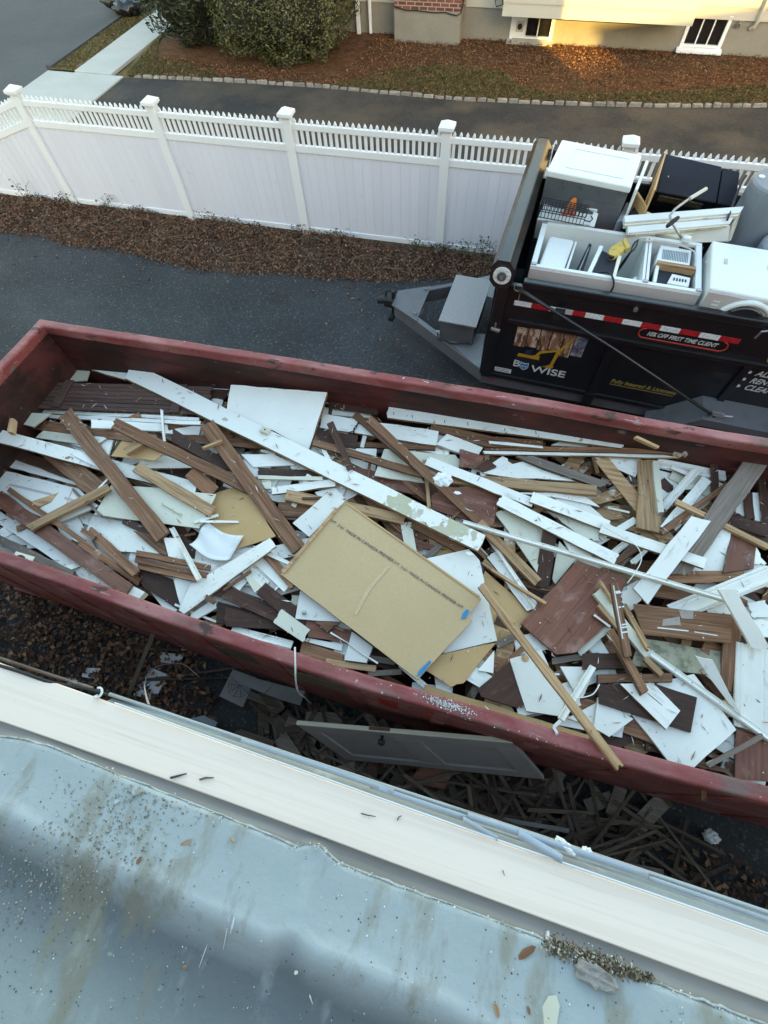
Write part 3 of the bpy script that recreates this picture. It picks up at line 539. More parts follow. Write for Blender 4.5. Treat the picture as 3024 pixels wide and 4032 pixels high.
def rest(C, th, over=False, cap=.30):
    """height line along the long axis on which the piece comes to lie; C = corner xy list"""
    P = np.array([(c[0], c[1]) for c in C]); ctr = P.mean(0)
    e = np.roll(P, -1, 0)-P; k = np.argmax((e**2).sum(1)); ax = e[k]/np.linalg.norm(e[k])
    i0 = np.clip(((P.min(0)-(X0, Y0))/CE).astype(int)-1, 0, (NX-1, NY-1)); i1 = np.clip(((P.max(0)-(X0, Y0))/CE).astype(int)+2, 1, (NX, NY))
    sub = (slice(i0[0], i1[0]), slice(i0[1], i1[1]))
    pts = np.stack([GX[sub].ravel(), GY[sub].ravel()], 1); ins = in_poly(pts, [tuple(p) for p in P])
    hm = HM[sub].ravel(); rm = HMR[sub].ravel(); io = INSIDE[sub].ravel()
    use = ins & (io | (rm > 0)) if over else ins & io
    if not use.any(): return ax, ctr, 1.74, 0.0, None
    h = np.where(io, hm, rm)[use]; t = (pts[use]-ctr)@ax
    tt = np.linspace(t.min(), t.max()+1e-6, 24); idx = np.digitize(t, tt); Q = []
    for b in np.unique(idx): Q.append((t[idx == b].mean(), np.percentile(h[idx == b], 94)))
    best = None
    tm = (t.min()+t.max())/2
    for sl in np.linspace(-.22, .22, 45) if (t.max()-t.min()) > .25 else np.linspace(-.10,.10,9):
        b = max(q[1]-sl*q[0] for q in Q); cost = b+sl*tm+.02*abs(sl)
        if best is None or cost < best[0]: best = (cost, sl, b)
    _, sl, b = best
    zc = b+sl*tm; lim = float(pile(ctr[0], ctr[1]))+cap
    if zc+th > lim and not over: b -= zc+th-lim
    return ax, ctr, b, sl, (sub, ins, pts, hm.shape)
def settle(px, th, over=False, cap=.30, lift=0, zfix=None):
    """pixel polygon -> world corners of its upper face, lying on what is below"""
    cx, cy = np.mean([p[0] for p in px]), np.mean([p[1] for p in px]); z = 1.62; Z = [z]*len(px)
    if zfix: return [at(p[0], p[1], zfix) for p in px]
    for _ in range(4):
        W = [at(p[0], p[1], zz) for p, zz in zip(px, Z)]
        ax, ctr, b, sl, info = rest(W, th, over, cap)
        Z = [b+sl*float((np.array((w.x, w.y))-ctr)@ax)+th+.002+lift for w in W]
    W = [at(p[0], p[1], zz) for p, zz in zip(px, Z)]
    if info:
        sub, ins, pts, shp = info
        top = (b+sl*((pts-ctr)@ax)+th+.002+lift); h = HM[sub].ravel(); io = INSIDE[sub].ravel()
        h = np.where(ins & io, np.maximum(h, top), h); HM[sub] = h.reshape(HM[sub].shape)
    return W
def frame_of(W):
    n = Vector((0,0,0))
    for a, b in zip(W, W[1:]+W[:1]): n += a.cross(b)
    n.normalize()
    if n.z < 0: W = W[::-1]; n = -n
    e = max(((b-a) for a, b in zip(W, W[1:]+W[:1])), key=lambda q: q.length); xa = (e-n*e.dot(n)).normalized(); ya = n.cross(xa)
    o = sum(W, Vector())/len(W)
    M = Matrix((xa, ya, n)).transposed().to_4x4(); M.translation = o
    return W, M
def slab(name, W, th, mt, ms, rough=.0025, parent=None, flip=False):
    W, M = frame_of(W)
    if flip and M.col[0].x < 0: M = M @ Matrix.Rotation(math.pi, 4, 'Z')
    Mi = M.inverted(); L = [Mi @ w for w in W]; out = []; snapped = random.random() < .45
    for a, b in zip(L, L[1:]+L[:1]):
        d = b-a; k = max(1, min(9, int(d.length/.14))); nrm = Vector((d.y, -d.x, 0)).normalized() if d.length > 1e-6 else Vector()
        short = d.length < .16 and rough > .0022; kk = (5 if snapped else 2) if short else k
        for j in range(kk):
            amp = (rough*(2.3 if snapped else 1.0)) if short else rough
            out.append(a+d*(j/kk)+nrm*(random.gauss(0, amp) if j else 0))
    n = len(out); bow = random.uniform(-.004, .004); ext = max(abs(p.x) for p in out)+1e-6
    v = [(p.x, p.y, bow*(1-(p.x/ext)**2)) for p in out]+[(p.x, p.y, bow*(1-(p.x/ext)**2)-th) for p in out]
    f = [tuple(range(n)), tuple(range(2*n-1, n-1, -1))]+[(i, n+i, n+(i+1) % n, (i+1) % n) for i in range(n)]
    o = link(name, me_from(name, v, f, [0, 1]+[1]*n), [mt, ms], parent); o.matrix_world = M
    return o
def moulding(name, W, th, mt='W'):
    """quad swept with a stepped cross-section"""
    W, M = frame_of(W); Mi = M.inverted(); L = [Mi @ w for w in W]
    xs = [p.x for p in L]; ys = [p.y for p in L]; x0, x1, y0, y1 = min(xs), max(xs), min(ys), max(ys)
    # long axis is local x
    prof = [(0,-1),(0,-.25),(.06,-.05),(.14,.0),(.20,-.30),(.27,-.05),(.42,-.12),(.58,-.12),(.70,.05),(.78,.35),(.86,.40),(.90,.05),(.96,.10),(1,-.2),(1,-1)]
    P = [(y0+(y1-y0)*a, th*b) for a, b in prof]; n = len(P); v = []
    for x, j in ((x0,1),(x1,-1)): v += [(x+j*abs(random.gauss(0,.004)), p[0], p[1]) for p in P]
    f = [(i, i+1, n+i+1, n+i) for i in range(n-1)]+[(n-1,0,n,2*n-1), tuple(range(n-1,-1,-1)), tuple(range(n,2*n))]
    o = link(name, me_from(name, v, f), [mt]); o.matrix_world = M; return o
def strip_px(x0, y0, x1, y1, w):
    d = Vector((x1-x0, y1-y0)); n = Vector((-d.y, d.x)).normalized()*w/2
    return [(x0+n.x, y0+n.y), (x1+n.x, y1+n.y), (x1-n.x, y1-n.y), (x0-n.x, y0-n.y)]
def place(spec):
    reg, layer, code, geo, label = spec[:5]; opt = spec[5] if len(spec) > 5 else {}
    ox, oy, k = REG[reg]
    if isinstance(geo[0], tuple): px = [(ox+x*k, oy+y*k) for x, y in geo]
    else:
        x0, y0, x1, y1, w = geo; px = strip_px(ox+x0*k, oy+y0*k, ox+x1*k, oy+y1*k, w*k)
    mold = code == 'M'; th = opt.get('t', THICK[code]); W = settle(px, th, opt.get('over', False), opt.get('cap', .30), opt.get('lift', 0), opt.get('z'))
    if 'dz' in opt: W = [at(p[0], p[1], w.z+dz) for p, w, dz in zip(px, W, opt['dz'])]
    nm, cat = NAMES[code]
    nm = opt.get('n', nm); cat = opt.get('c', cat)
    if isinstance(label, tuple): label = None
    o = moulding(nm, W, th) if mold else slab(nm, W, th, opt.get('m', code), opt.get('s', SIDE[code]), opt.get('r', .003), None, code == 'WG')
    return tag(o, label, cat, opt.get('g', GROUPS[code]))
# loose filling under the pieces that can be told apart
fm = {k: MB() for k in ('B','W','D','K','P','T')}
for i in range(720):
    x = random.uniform(-4.3, 3.7); ny = float(np.interp(x, gx, near_y)); fy = float(np.interp(x, gx, far_y)); y = random.uniform(ny+.05, fy-.05)
    L = random.uniform(.25, .95); w = random.uniform(.03, .13); a = random.gauss(0, .9); z = float(pile(x, y))-random.uniform(.20, .42); tl = random.gauss(0,.06)
    ca, sa = math.cos(a), math.sin(a); k = random.choice('BBBDDWKKTP'); t = random.uniform(.008,.022)
    ex = min(L/2, (fy-.03-y)/max(abs(sa),.05), (y-ny-.03)/max(abs(sa),.05), (x+4.45)/max(abs(ca),.05))
    p = []
    for zz in (-t, 0):
        for u, v in ((-1,-1),(1,-1),(1,1),(-1,1)): p.append((x+ca*u*ex-sa*v*w/2, y+sa*u*ex+ca*v*w/2, z+zz+tl*u*ex))
    fm[k].hexa(p)
fill_mb = MB()
for i, k in enumerate(fm): fill_mb.add(fm[k].v, fm[k].f, i)
tag(fill_mb.build('board_rubble', ['B','W','D','K','P','T']), 'tangle of broken boards deep in the dumpster seen through the gaps', 'rubble', kind='stuff')
OV = {'over': True}
SPEC = [
# ---- far left, region A
('A',0,'C',[(440,380),(590,400),(560,490),(355,500)],'cream panel corner sticking out above the batten door near the far left corner'),
('A',0,'B',(500,392,640,440,34),'short brown board behind the batten door by the far left corner'),
('A',1,'W',(575,385,820,455,62),'white board end beside the upper tip of the long diagonal plank'),
('A',0,'P',[(940,430),(1480,535),(1480,590),(960,500)],'pale panel under the thin batten near the far rim, left of the square white panel'),
('A',1,'B',(800,393,1395,508,20),'thin brown batten along the far wall above the batten door'),
('A',1,'D',[(1370,545),(1480,550),(1450,610),(1360,590)],'dark brown scrap between the batten door and the square white panel'),
('A',0,'P',[(1370,610),(1450,600),(1430,690),(1340,650)],'small white scrap left of the square white panel'),
('A',2,'W',(190,684,1290,742,22),'narrow white painted strip directly under the front edge of the batten door'),
('A',2,'W',(320,722,1300,766,22),'second narrow white strip below the batten door, with a split left end'),
('A',1,'C',[(205,700),(330,705),(215,790),(152,775)],'pale board corner below the left end of the batten door'),
('A',2,'B',(190,768,1010,872,62),'wide brown board with pale front edge below the batten door'),
('A',3,'P',(590,770,1085,795,52),'white strip of panel lying between two brown boards below the batten door'),
('A',3,'P',[(1150,800),(1310,775),(1290,842),(1040,828)],'pointed white scrap beside the ragged dark board'),
('A',1,'B',(1000,850,1700,905,52),'brown beam running behind the two crossing brown boards, left of centre'),
('A',3,'T',[(62,735),(92,738),(80,825),(45,822)],'short tan block standing against the left end wall',{'t':.05,'z':1.52}),
('A',3,'H',[(790,880),(920,890),(1080,950),(1000,1010),(720,980)],'tan hardboard scrap behind the raw knot-free plank at left'),
('A',4,'T',(808,950,920,880,45),'stubby tan block lying on the tan hardboard scrap',{'t':.04}),
('A',2,'P',[(600,850),(700,860),(640,900),(610,880)],'small white scrap under the brown board with curly grain'),
('A',2,'C',[(280,815),(560,850),(620,920),(230,860)],'grey white panel under the upper part of the curly grained board'),
('A',2,'D',(45,945,560,1135,66),'dark brown board under the flaking white board at far left'),
('A',1,'P',[(90,975),(600,1125),(500,1170),(35,1045)],'white panel strip below the dark board at far left'),
('A',3,'B',[(310,955),(480,1000),(700,1165),(640,1275),(560,1220),(270,975)],'broad brown board with glossy patch under the flaking white board'),
('A',4,'WF',(-40,840,1270,1192,86),'long white board with paint flaked off in patches, reaching from the left edge'),
('A',4,'W',[(950,985),(1270,980),(1290,1055),(930,1060),(905,1010)],'white board with ragged chipped left end above the raw plank'),
('A',3,'D',(1020,1085,1250,1090,72),'dark brown board beneath the raw plank with grain'),
('A',4,'B',(1230,1075,1385,1215,95),'short brown board end beneath the brown board with white edge'),
('A',4,'D',[(1120,800),(1200,850),(1480,1010),(1560,1090),(1430,1060),(1105,880)],'ragged dark brown board with torn upper end, left of centre'),
('A',5,'B',(735,765,1640,1200,74),'long brown board with white lower edge leaning down to the right'),
('A',7,'T',(1315,925,1438,875,16),'tiny tan splinter lying across the brown board near the diagonal plank'),
('D',6,'B',(446,916,645,1186,34),'brown board with chipped white edge reaching to the big particle board corner',{'r':.004}),
('A',6,'B',(418,700,1055,1503,105),'long brown board with curly grain crossing the left part of the heap',{'r':.005}),
('A',8,'T',[(905,1020),(1400,1310),(1355,1370),(855,1075)],'raw tan plank with nails lying on the cream panel at left'),
('B',4,'C',[(720,345),(1000,360),(1400,405),(1330,550),(1290,625),(610,535)],'large cream panel under the curly grained board'),
# ---- region B
('B',1,'P',[(-20,240),(510,370),(640,480),(380,585),(250,545),(-20,400)],'white door piece with routed line and pink marker stroke at far left'),
('B',2,'P',[(600,545),(860,590),(1040,790),(780,775),(560,640)],'white panel just below the large cream panel'),
('B',3,'W',(-20,545,760,1055,72),'long white board between two brown boards near the left end of the near rim'),
('B',2,'P',[(-20,735),(470,870),(900,1080),(800,1100),(200,900),(-20,830)],'pale panel lying along the near rim at far left'),
('B',4,'G',(-20,688,472,925,52),'grey brown board sloping to the near rim beside the cover plate'),
('B',5,'R',(-20,420,830,1030,98),'long red brown plank sloping down to the near rim at left'),
('B',5,'B',(52,370,540,712,34),'thin brown stick lying across the white door piece'),
('B',5,'B',(520,715,905,975,50),'brown batten with split end right of the long red brown plank'),
('B',6,'T',(185,622,700,358,46),'yellow tan stick with wire nails crossing the white door piece'),
('B',7,'B',(575,640,880,915,62),'short brown stud with dark sawn end, left of the three stacked battens'),
('B',8,'B',(528,635,610,690,36),'small brown cross piece nailed to the end of the short stud'),
('B',3,'P',[(860,1000),(940,1040),(890,1098),(790,1062)],'white box end by the near rim under the red brown plank',{'t':.06}),
('B',3,'D',(800,570,960,650,50),'dark scrap below the cream panel and curly grained board'),
('B',2,'D',[(900,880),(1130,960),(1170,1165),(920,1000)],'dark brown panel by the near rim below the stacked battens'),
('B',3,'B',[(860,640),(1060,690),(1080,800),(1030,785)],'brown scrap under the lower tip of the curly grained board'),
('B',3,'P',[(1060,690),(1130,690),(1290,960),(1180,1165),(1120,940)],'tall white panel behind the white moulding stick'),
('B',4,'B',(880,785,1360,880,36),'uppermost of the three stacked brown battens'),
('B',4,'B',(875,825,1340,930,38),'middle batten of the three stacked brown battens'),
('B',4,'B',(890,868,1270,955,32),'lowest of the three stacked brown battens'),
('B',6,'M',(1110,622,1290,955,36),'white moulding stick standing over the stacked battens'),
('D',3,'H',[(462,1066),(507,1052),(540,1062),(596,1158),(510,1186),(455,1130)],'tan hardboard sheet left of the big particle board'),
('B',5,'P',[(1240,1180),(1390,1080),(1405,1142),(1262,1222)],'white corner below the arrow shaped board'),
('B',3,'D',[(1410,1100),(1659,1170),(1659,1270),(1400,1240)],'dark brown panel by the near rim right of the arrow shaped board'),
('B',4,'D',(1390,1015,1680,1120,80),'dark board running under the arrow shaped board'),
('D',7,'W',[(386,1318),(411,1263),(560,1175),(583,1162),(596,1180),(580,1192),(398,1326)],'white board cut to an arrow point above the near rim'),
('B',8,'B',(1330,1062,1385,1105,26),'small dark broken peg under the arrow shaped board'),
# ---- centre bottom, region K
('K',2,'M',(20,790,410,890,60),'bluish white ribbed moulding along the near rim under the arrow board'),
('K',3,'D',[(-20,640),(290,720),(390,790),(-20,765)],'dark red board above the ribbed moulding at the near rim'),
('K',4,'D',(-20,545,335,705,90),'dark stained plank with square end near the near rim'),
('K',5,'C',[(345,655),(530,790),(480,868),(290,742)],'small cream board leaning below the big particle board'),
('K',4,'D',(210,520,500,750,95),'dark board between the small cream board and white cupboard corner'),
('K',3,'M',(90,380,240,500,70),'white ribbed moulding end below the hardboard sheet'),
('K',2,'P',[(140,340),(210,300),(395,500),(360,545)],'bluish white board beside the ribbed moulding end'),
('K',3,'B',(215,270,420,500,60),'brown board with chipped edge left of the big particle board'),
('K',3,'C',[(75,395),(110,395),(215,510),(170,550)],'narrow cream strip below the ribbed moulding end'),
('K',3,'P',[(-20,470),(50,415),(125,475),(70,535)],'small white board end below the arrow board tip'),
('K',2,'B',[(480,860),(745,950),(735,1025),(460,945)],'brown plank by the near rim below the cupboard corner'),
('K',2,'P',[(510,842),(740,885),(732,928),(488,862)],'white strip above the brown plank at the near rim'),
('K',3,'R',[(500,720),(790,790),(785,882),(515,835)],'red brown board under the cupboard corner'),
('K',3,'P',[(800,800),(935,900),(893,1003),(750,985)],'white tray corner by the near rim below the particle board',{'t':.05}),
('K',4,'B',[(560,735),(720,742),(640,806)],'brown triangular scrap under the white cupboard corner'),
('K',1,'G',(900,970,1080,1000,38),'grey lath in the hollow under the particle board corner'),
('K',1,'G',(905,1075,1120,1060,36),'pale lath in the hollow nearest the near rim'),
# ---- centre, region C
('C',3,'P',[(15,25),(640,75),(515,450),(300,330),(-20,200)],'square white panel with brown edge leaning at the far wall',{'t':.04,'s':'B','dz':[.10,.10,0,0,.06]}),
('C',2,'M',(640,128,970,172,26),'white moulding strip along the far wall right of the square white panel'),
('C',2,'D',(650,150,970,195,40),'brown board under the moulding strip by the far wall'),
('C',1,'P',[(620,170),(930,210),(920,240),(600,215)],'grey white panel behind the board with the chain'),
('C',5,'W',(600,258,1355,372,92),'white board with a short dark chain hanging from its edge'),
('C',3,'D',(570,355,830,395,85),'dark panel below the board with the chain'),
('C',2,'B',(740,408,1340,428,34),'brown batten below the board with the chain'),
('C',2,'P',[(555,430),(960,440),(950,605),(700,490)],'white panel behind the short dark stick in the centre'),
('C',3,'C',[(1010,440),(1470,478),(1500,510),(1495,560),(1270,662),(945,612)],'pale sink panel with rounded corner right of centre'),
('C',4,'B',(553,395,1262,602,46),'slightly bowed brown batten in front of the pale rounded panel'),
('C',6,'D',(657,268,790,572,45),'short dark brown stick pointing up from the diagonal plank'),
('C',2,'R',(800,600,1330,720,90),'dark red board behind the lower half of the diagonal plank'),
('E',3,'R',[(0,880),(130,790),(680,835),(650,1000),(600,1190),(0,1010)],'mahogany coloured panel with a paint flake on it, in the centre'),
('C',7,'T',(1270,510,1300,815,24),'thin upright tan stick between the crossing sticks'),
('C',2,'P',[(80,475),(290,472),(435,545),(160,557)],'white board below the left part of the diagonal plank'),
('C',2,'D',(190,582,610,602,42),'dark board below the white board left of the diagonal plank'),
('C',3,'C',(190,622,610,632,24),'pale thin strip left of the diagonal plank'),
('C',2,'B',(320,840,540,850,110),'brown grooved board behind the small cupboard door'),
('C',2,'C',[(205,645),(275,638),(275,700),(240,700)],'small cream scrap beside the chipped brown board'),
('C',4,'W',(278,712,690,660,46),'white stick lying under the middle of the diagonal plank'),
('C',3,'P',[(560,720),(690,690),(760,760),(620,780)],'white scrap behind the small cupboard door'),
('C',4,'T',(370,735,1140,895,66),'raw brown board crossing behind the small cupboard door'),
('C',5,'C',(1150,920,1185,1115,72),'pale moulding stub standing below the diagonal plank'),
('C',5,'B',(1190,925,1520,1100,50),'brown batten running under the right end of the diagonal plank'),
('C',3,'D',(830,740,950,920,50),'dark stick in the hole above the particle board'),
('C',3,'H',[(1390,1010),(1510,1110),(1290,1145),(1275,1130)],'tan scrap behind the top corner of the right hand white sheet'),
('C',3,'R',[(1050,970),(1330,1060),(1330,1100),(1060,1020)],'dark red scrap below the pale moulding stub'),
('D',8,'P',[(711,1060),(745,1082),(668,1160),(632,1130)],'small white cupboard door with round knob above the particle board',{'n':'cupboard_door','c':'cupboard door','g':'small cupboard doors'}),
('K',6,'P',[(470,500),(760,690),(720,737),(432,717)],'white cupboard door corner with knob below the particle board',{'n':'cupboard_door','c':'cupboard door','g':'small cupboard doors'}),
('D',4,'H',[(1048,1233),(1150,1318),(1117,1367),(1075,1392),(1020,1300)],'olive tan hardboard sheet under the long tan stick'),
('D',3,'P',[(1032,1448),(1068,1405),(1066,1454)],'small white triangle below the right hand white sheet'),
('D',4,'H',[(935,1418),(1072,1388),(1005,1472),(975,1484),(912,1442)],'tan hardboard sheet below the right end of the particle board'),
('D',5,'P',[(922,1206),(1012,1186),(1036,1210),(1074,1384),(958,1412)],'big white sheet behind the right end of the particle board'),
('C',10,'WG',(-648,-70,1640,1050,112),'very long white plank running diagonally, greenish where paint peels at its lower end',{'t':.034,'r':.004,'cap':.5}),
# ---- right of centre, region E
('E',3,'B',[(0,165),(600,300),(1100,330),(1100,420),(540,400),(-20,235)],'weathered brown board below the long white trim by the far wall'),
('E',2,'P',[(1180,380),(1400,300),(1659,380),(1659,420)],'white scrap below the long white trim by the far wall'),
('E',4,'P',[(150,270),(510,400),(440,522),(45,372)],'white board end right of the board with the chain',{'t':.03}),
('D',6,'W',(838,890,1343,956,24),'long white trim with slot marks below the far rim'),
('E',4,'R',[(280,420),(520,490),(480,600),(280,600)],'red brown scrap behind the pale rounded panel'),
('E',4,'D',[(550,515),(640,590),(510,640),(455,590)],'small square of dark brown panel right of the pale rounded panel'),
('E',3,'P',[(480,640),(700,490),(800,570),(500,690)],'white scrap behind the small dark brown square'),
('E',3,'P',[(500,655),(950,530),(1060,580),(1450,740),(850,710)],'white panel with torn paper face beneath the nailed tan batten'),
('E',4,'G',[(830,495),(1000,490),(1780,760),(1660,800),(1100,610)],'grey weathered wide board right of centre near the far wall',{'t':.028}),
('D',5,'B',(1045,967,1462,975,10),'narrow brown batten parallel to the far wall at right'),
('D',6,'W',(1045,977,1583,988,6),'very long thin white trim below the narrow brown batten'),
('D',5,'W',(1057,955,1173,966,5),'short thin white strip above the narrow brown batten'),
('D',6,'T',(970,1032,1289,1059,21),'tan batten with upright nails, right of the mahogany panel'),
('E',2,'P',[(820,850),(1480,860),(1659,990),(1250,900)],'pale panel below the nailed tan batten'),
('E',4,'C',[(620,1050),(780,1020),(1110,1210),(1080,1400),(1040,1640),(830,1330)],'large pale triangular panel right of the crossing sticks'),
('D',5,'D',(1190,1140,1170,1268,31),'dark plank standing nearly upright between two pale panels'),
('E',3,'C',[(1260,1330),(1420,1510),(1220,1754),(1190,1700)],'pale board scrap right of the dark upright plank'),
('E',5,'C',[(1130,1030),(1659,1180),(1659,1330),(1520,1310)],'cream board with yellow insulation on its broken edge'),
('E',3,'P',[(1300,1310),(1590,1470),(1570,1520),(1390,1480)],'white scrap under the two parallel white boards'),
('D',8,'W',(921,994,1152,1086,20),'white cracked board running right from the crossing sticks'),
('D',8,'W',(1078,1079,1332,1208,24),'white board with broken blunt left end, right of centre'),
('D',9,'W',(1148,1073,1315,1136,23),'clean white board with wire loop lying over the cracked board'),
('D',10,'W',(1298,1139,1524,1217,23),'white board with broken right end crossing over the wide white board'),
('D',5,'W',(1063,1195,1150,1312,28),'white board with dirty edge below the diagonal plank end'),
('D',7,'M',(1056,1160,1160,1318,8),'thin pale moulding beside the white board below the diagonal plank end'),
('D',8,'B',(766,894,900,1008,14),'brown stick with dark tip, upper of the crossing pair'),
('D',9,'B',(796,904,1042,1134,17),'long brown stick with chalk marks pointing to the far wall'),
('D',10,'T',(1035,1128,1163,1258,20),'splintered tan board with white edge at the end of the diagonal plank'),
('D',11,'T',(1062,1229,1180,1303,6),'very thin pale stick left of the wide mahogany panel'),
('D',10,'T',(1044,1212,1077,1236,13),'short brown stub at the upper end of the thin pale stick'),
# ---- right, region F
('F',1,'P',[(590,380),(850,450),(640,680),(590,600)],'bluish white panel behind the fluted crown moulding'),
('F',2,'M',(580,300,1235,430,90),'white moulding lying along the far wall at right'),
('F',4,'T',(735,212,860,216,32),'small grey block end by the far wall at right',{'z':1.70,'m':'G'}),
('F',4,'T',(365,50,585,152,26),'tan stick poking up against the far wall at right',{'z':1.69,'dz':[.10,0,0,.10]}),
('F',2,'D',(1130,280,1140,690,66),'dark brown rail standing behind the wide brown plank'),
('F',2,'D',(1290,255,1285,480,54),'second dark brown rail near the far right corner of the heap'),
('F',3,'D',(1600,420,1640,970,66),'dark window rail along the right edge of the picture'),
('F',3,'D',(1465,600,1490,860,84),'grey brown rail between two white strips at the right edge'),
('F',4,'D',(1290,860,1659,985,110),'dark sash rail with nails crossing at the right edge'),
('F',1,'P',[(1505,600),(1592,600),(1612,892),(1530,870)],'white strip left of the dark window rail at the right edge'),
('F',1,'P',[(1350,710),(1425,650),(1442,835),(1350,800)],'white scrap between the wide brown plank and the grey rail'),
('F',4,'P',[(1200,960),(1295,985),(1230,1392),(885,1402)],'white board with a row of screw holes under the wide brown plank'),
('F',5,'R',[(1300,990),(1555,1060),(1520,1345),(1220,1392)],'red brown board with cream edge near the right edge'),
('F',4,'P',[(1545,1140),(1648,1300),(1515,1318)],'white triangle with bolts at the right edge'),
('F',4,'B',(640,1440,1420,1425,110),'dark tan board below the wide white crossing board'),
('F',3,'B',(560,1560,1000,1640,130),'shadowed brown board under the white casing at right'),
('F',6,'W',[(600,930),(1010,440),(1105,490),(900,735),(610,945)],'white board beneath the fluted crown moulding'),
('F',7,'M',(625,750,955,375,86),'fluted white crown moulding leaning up towards the far wall'),
('F',7,'B',(610,995,1260,515,52),'brown stick passing under the wide brown plank'),
('F',5,'B',(30,1370,420,1110,62),'brown board end left of the wide white crossing board'),
('F',5,'M',(130,1200,330,1040,70),'short ribbed white moulding end beneath the crossing boards'),
('F',4,'P',[(300,1270),(480,1130),(500,1150),(350,1312)],'narrow white board end beside the short ribbed moulding'),
('F',8,'T',[(385,282),(545,278),(606,1000),(368,945)],'broad raw plank with a dark knot and bark edge',{'t':.03}),
('F',9,'C',(552,285,605,795,56),'narrow cream moulding beside the knotty raw plank',{'t':.03}),
('F',9,'G',[(1475,205),(1655,330),(1020,1230),(880,1400),(700,1400),(1130,690)],'wide grey brown plank slanting up to the far right corner',{'t':.028,'dz':[.13,.13,0,-.02,-.02,.05]}),
('F',10,'W',[(905,832),(1095,880),(475,1705),(330,1545)],'wide white board crossing the wide grey brown plank',{'r':.005}),
('F',10,'T',(752,682,1045,822,44),'square ended tan stick left of the wide grey brown plank'),
('F',10,'T',(1228,915,1670,1135,50),'tan stick reaching to the right edge below the dark rails'),
('D',12,'M',(1000,1127,1588,1299,10),'very long thin white moulding running to the right with broken tip'),
('F',5,'P',[(-20,1110),(130,1180),(90,1260),(-20,1215)],'white board end under the long thin moulding, right of centre'),
# ---- lower right, region H and G
('H',2,'R',[(1320,1650),(1640,1750),(1640,2160),(1310,2130)],'dark brown planks by the near rim at the right edge'),
('H',3,'B',[(1290,540),(1375,690),(1320,990),(1270,1295),(1170,1180),(1190,830)],'red brown upright board left of the white door casing'),
('H',3,'P',[(1470,580),(1640,600),(1640,760),(1380,740)],'white board behind the leaning white plank at the right edge'),
('H',4,'P',[(1430,430),(1600,400),(1640,560),(1490,575)],'white panel under the fluted casing at the right edge'),
('G',2,'P',[(1180,1700),(1500,1530),(1659,1560),(1680,1900),(1440,1770)],'white panel by the near rim right of the mounted cupboard door'),
('G',3,'P',[(1100,1150),(1480,1155),(1340,1490),(1260,1430)],'grey white panel between the cupboard door and white round rail'),
('G',4,'D',[(215,1390),(560,1100),(710,1560),(650,1592),(260,1470)],'dark brown panel left of the white cupboard door with hole'),
('G',5,'P',[(560,1070),(900,970),(1140,1480),(1130,1685),(740,1625)],'white cupboard door with torn knob hole near the near rim',{'n':'cupboard_door','c':'cupboard door','g':'small cupboard doors','t':.02}),
('G',5,'C',(1620,715,1300,1000,95),'mottled pale strip beside the wide mahogany panel'),
('G',4,'G',(420,930,650,810,70),'rough grey board end left of the wide mahogany panel'),
('G',3,'B',(400,1200,720,940,60),'brown batten under the rough grey board end'),
('H',4,'P',[(575,1195),(910,1115),(1320,1655),(885,2045),(690,1995),(245,1440)],'large white cabinet side lying against the near rim at right',{'t':.02}),
('H',3,'P',[(-20,1340),(325,1550),(90,1725),(-60,1640)],'white panel between the long tan stick and the cabinet side'),
('H',6,'D',[(-20,1215),(510,1200),(942,1342),(880,1682),(600,1590),(0,1400)],'dark brown cabinet panel under the cracked white board'),
('H',7,'W',[(195,1210),(515,1205),(777,1472),(640,1652)],'white board with a lengthwise crack lying on the dark cabinet panel'),
('H',6,'L',[(400,770),(1190,900),(1165,1135),(300,1030)],'mottled grey plaster board with stained face'),
('H',7,'M',(1640,150,720,520,190),'wide fluted white door casing with nails near the right edge'),
('H',8,'T',[(330,435),(1285,540),(1272,808),(420,725)],'broad brown board with pasted patches and a white streak',{'m':'B','t':.03}),
('H',5,'M',[(1480,860),(1660,880),(1660,1500),(1560,1690),(1310,1390)],'fluted white casing running down the right edge'),
('G',7,'R',[(1285,15),(1800,215),(1690,630),(1270,1000),(1060,1020),(680,690)],'wide mahogany panel with pale scuffs, right of the long tan stick',{'t':.02}),
('H',6,'P',[(215,330),(265,265),(410,375),(300,500),(210,420)],'grey printed board scrap at the right corner of the mahogany panel'),
('H',8,'D',(-140,985,290,985,150),'dark sawn beam left of the upright painted stick',{'t':.05}),
('H',9,'B',(-20,1165,700,1150,88),'brown square edged batten across the cracked white board',{'t':.03}),
('H',10,'M',(490,915,1680,1760,62),'long white moulding running to the near rim at right'),
('H',11,'C',(-30,310,470,930,86),'greenish pale moulding with splintered lower end',{'t':.03}),
('H',11,'T',(-10,440,190,680,34),'splintered tan strip beside the greenish moulding'),
('H',11,'W',(-60,540,95,655,24),'short white splinter left of the greenish moulding'),
('H',12,'T',(10,230,130,410,34),'small tan stick leaning by the striped stick'),
('H',12,'T',(240,445,470,860,42),'tan split stick right of the striped stick'),
('H',12,'T',(440,960,600,1120,52),'short split tan stick on the mottled plaster board'),
('H',13,'B',(100,690,440,1290,74),'heavy brown stick running under the striped stick',{'t':.045}),
('H',14,'B',(140,235,275,945,72),'upright brown stick striped with white paint',{'t':.03,'dz':[.16,0,0,.16]}),
('H',12,'W',[(1150,300),(1320,300),(1635,850),(1610,885),(1470,862)],'white plank leaning out towards the right edge',{'m':'P','s':'W','dz':[.14,.14,0,0,0]}),
('H',12,'W',[(930,948),(1090,978),(1385,1540),(1250,1400)],'slanted white plank with stepped top, above the long white moulding',{'m':'P','s':'W','dz':[.12,.12,0,0]}),
('H',13,'G',(1050,2000,1580,1712,52),'grey brown stick near the near rim at the right edge',{'t':.03}),
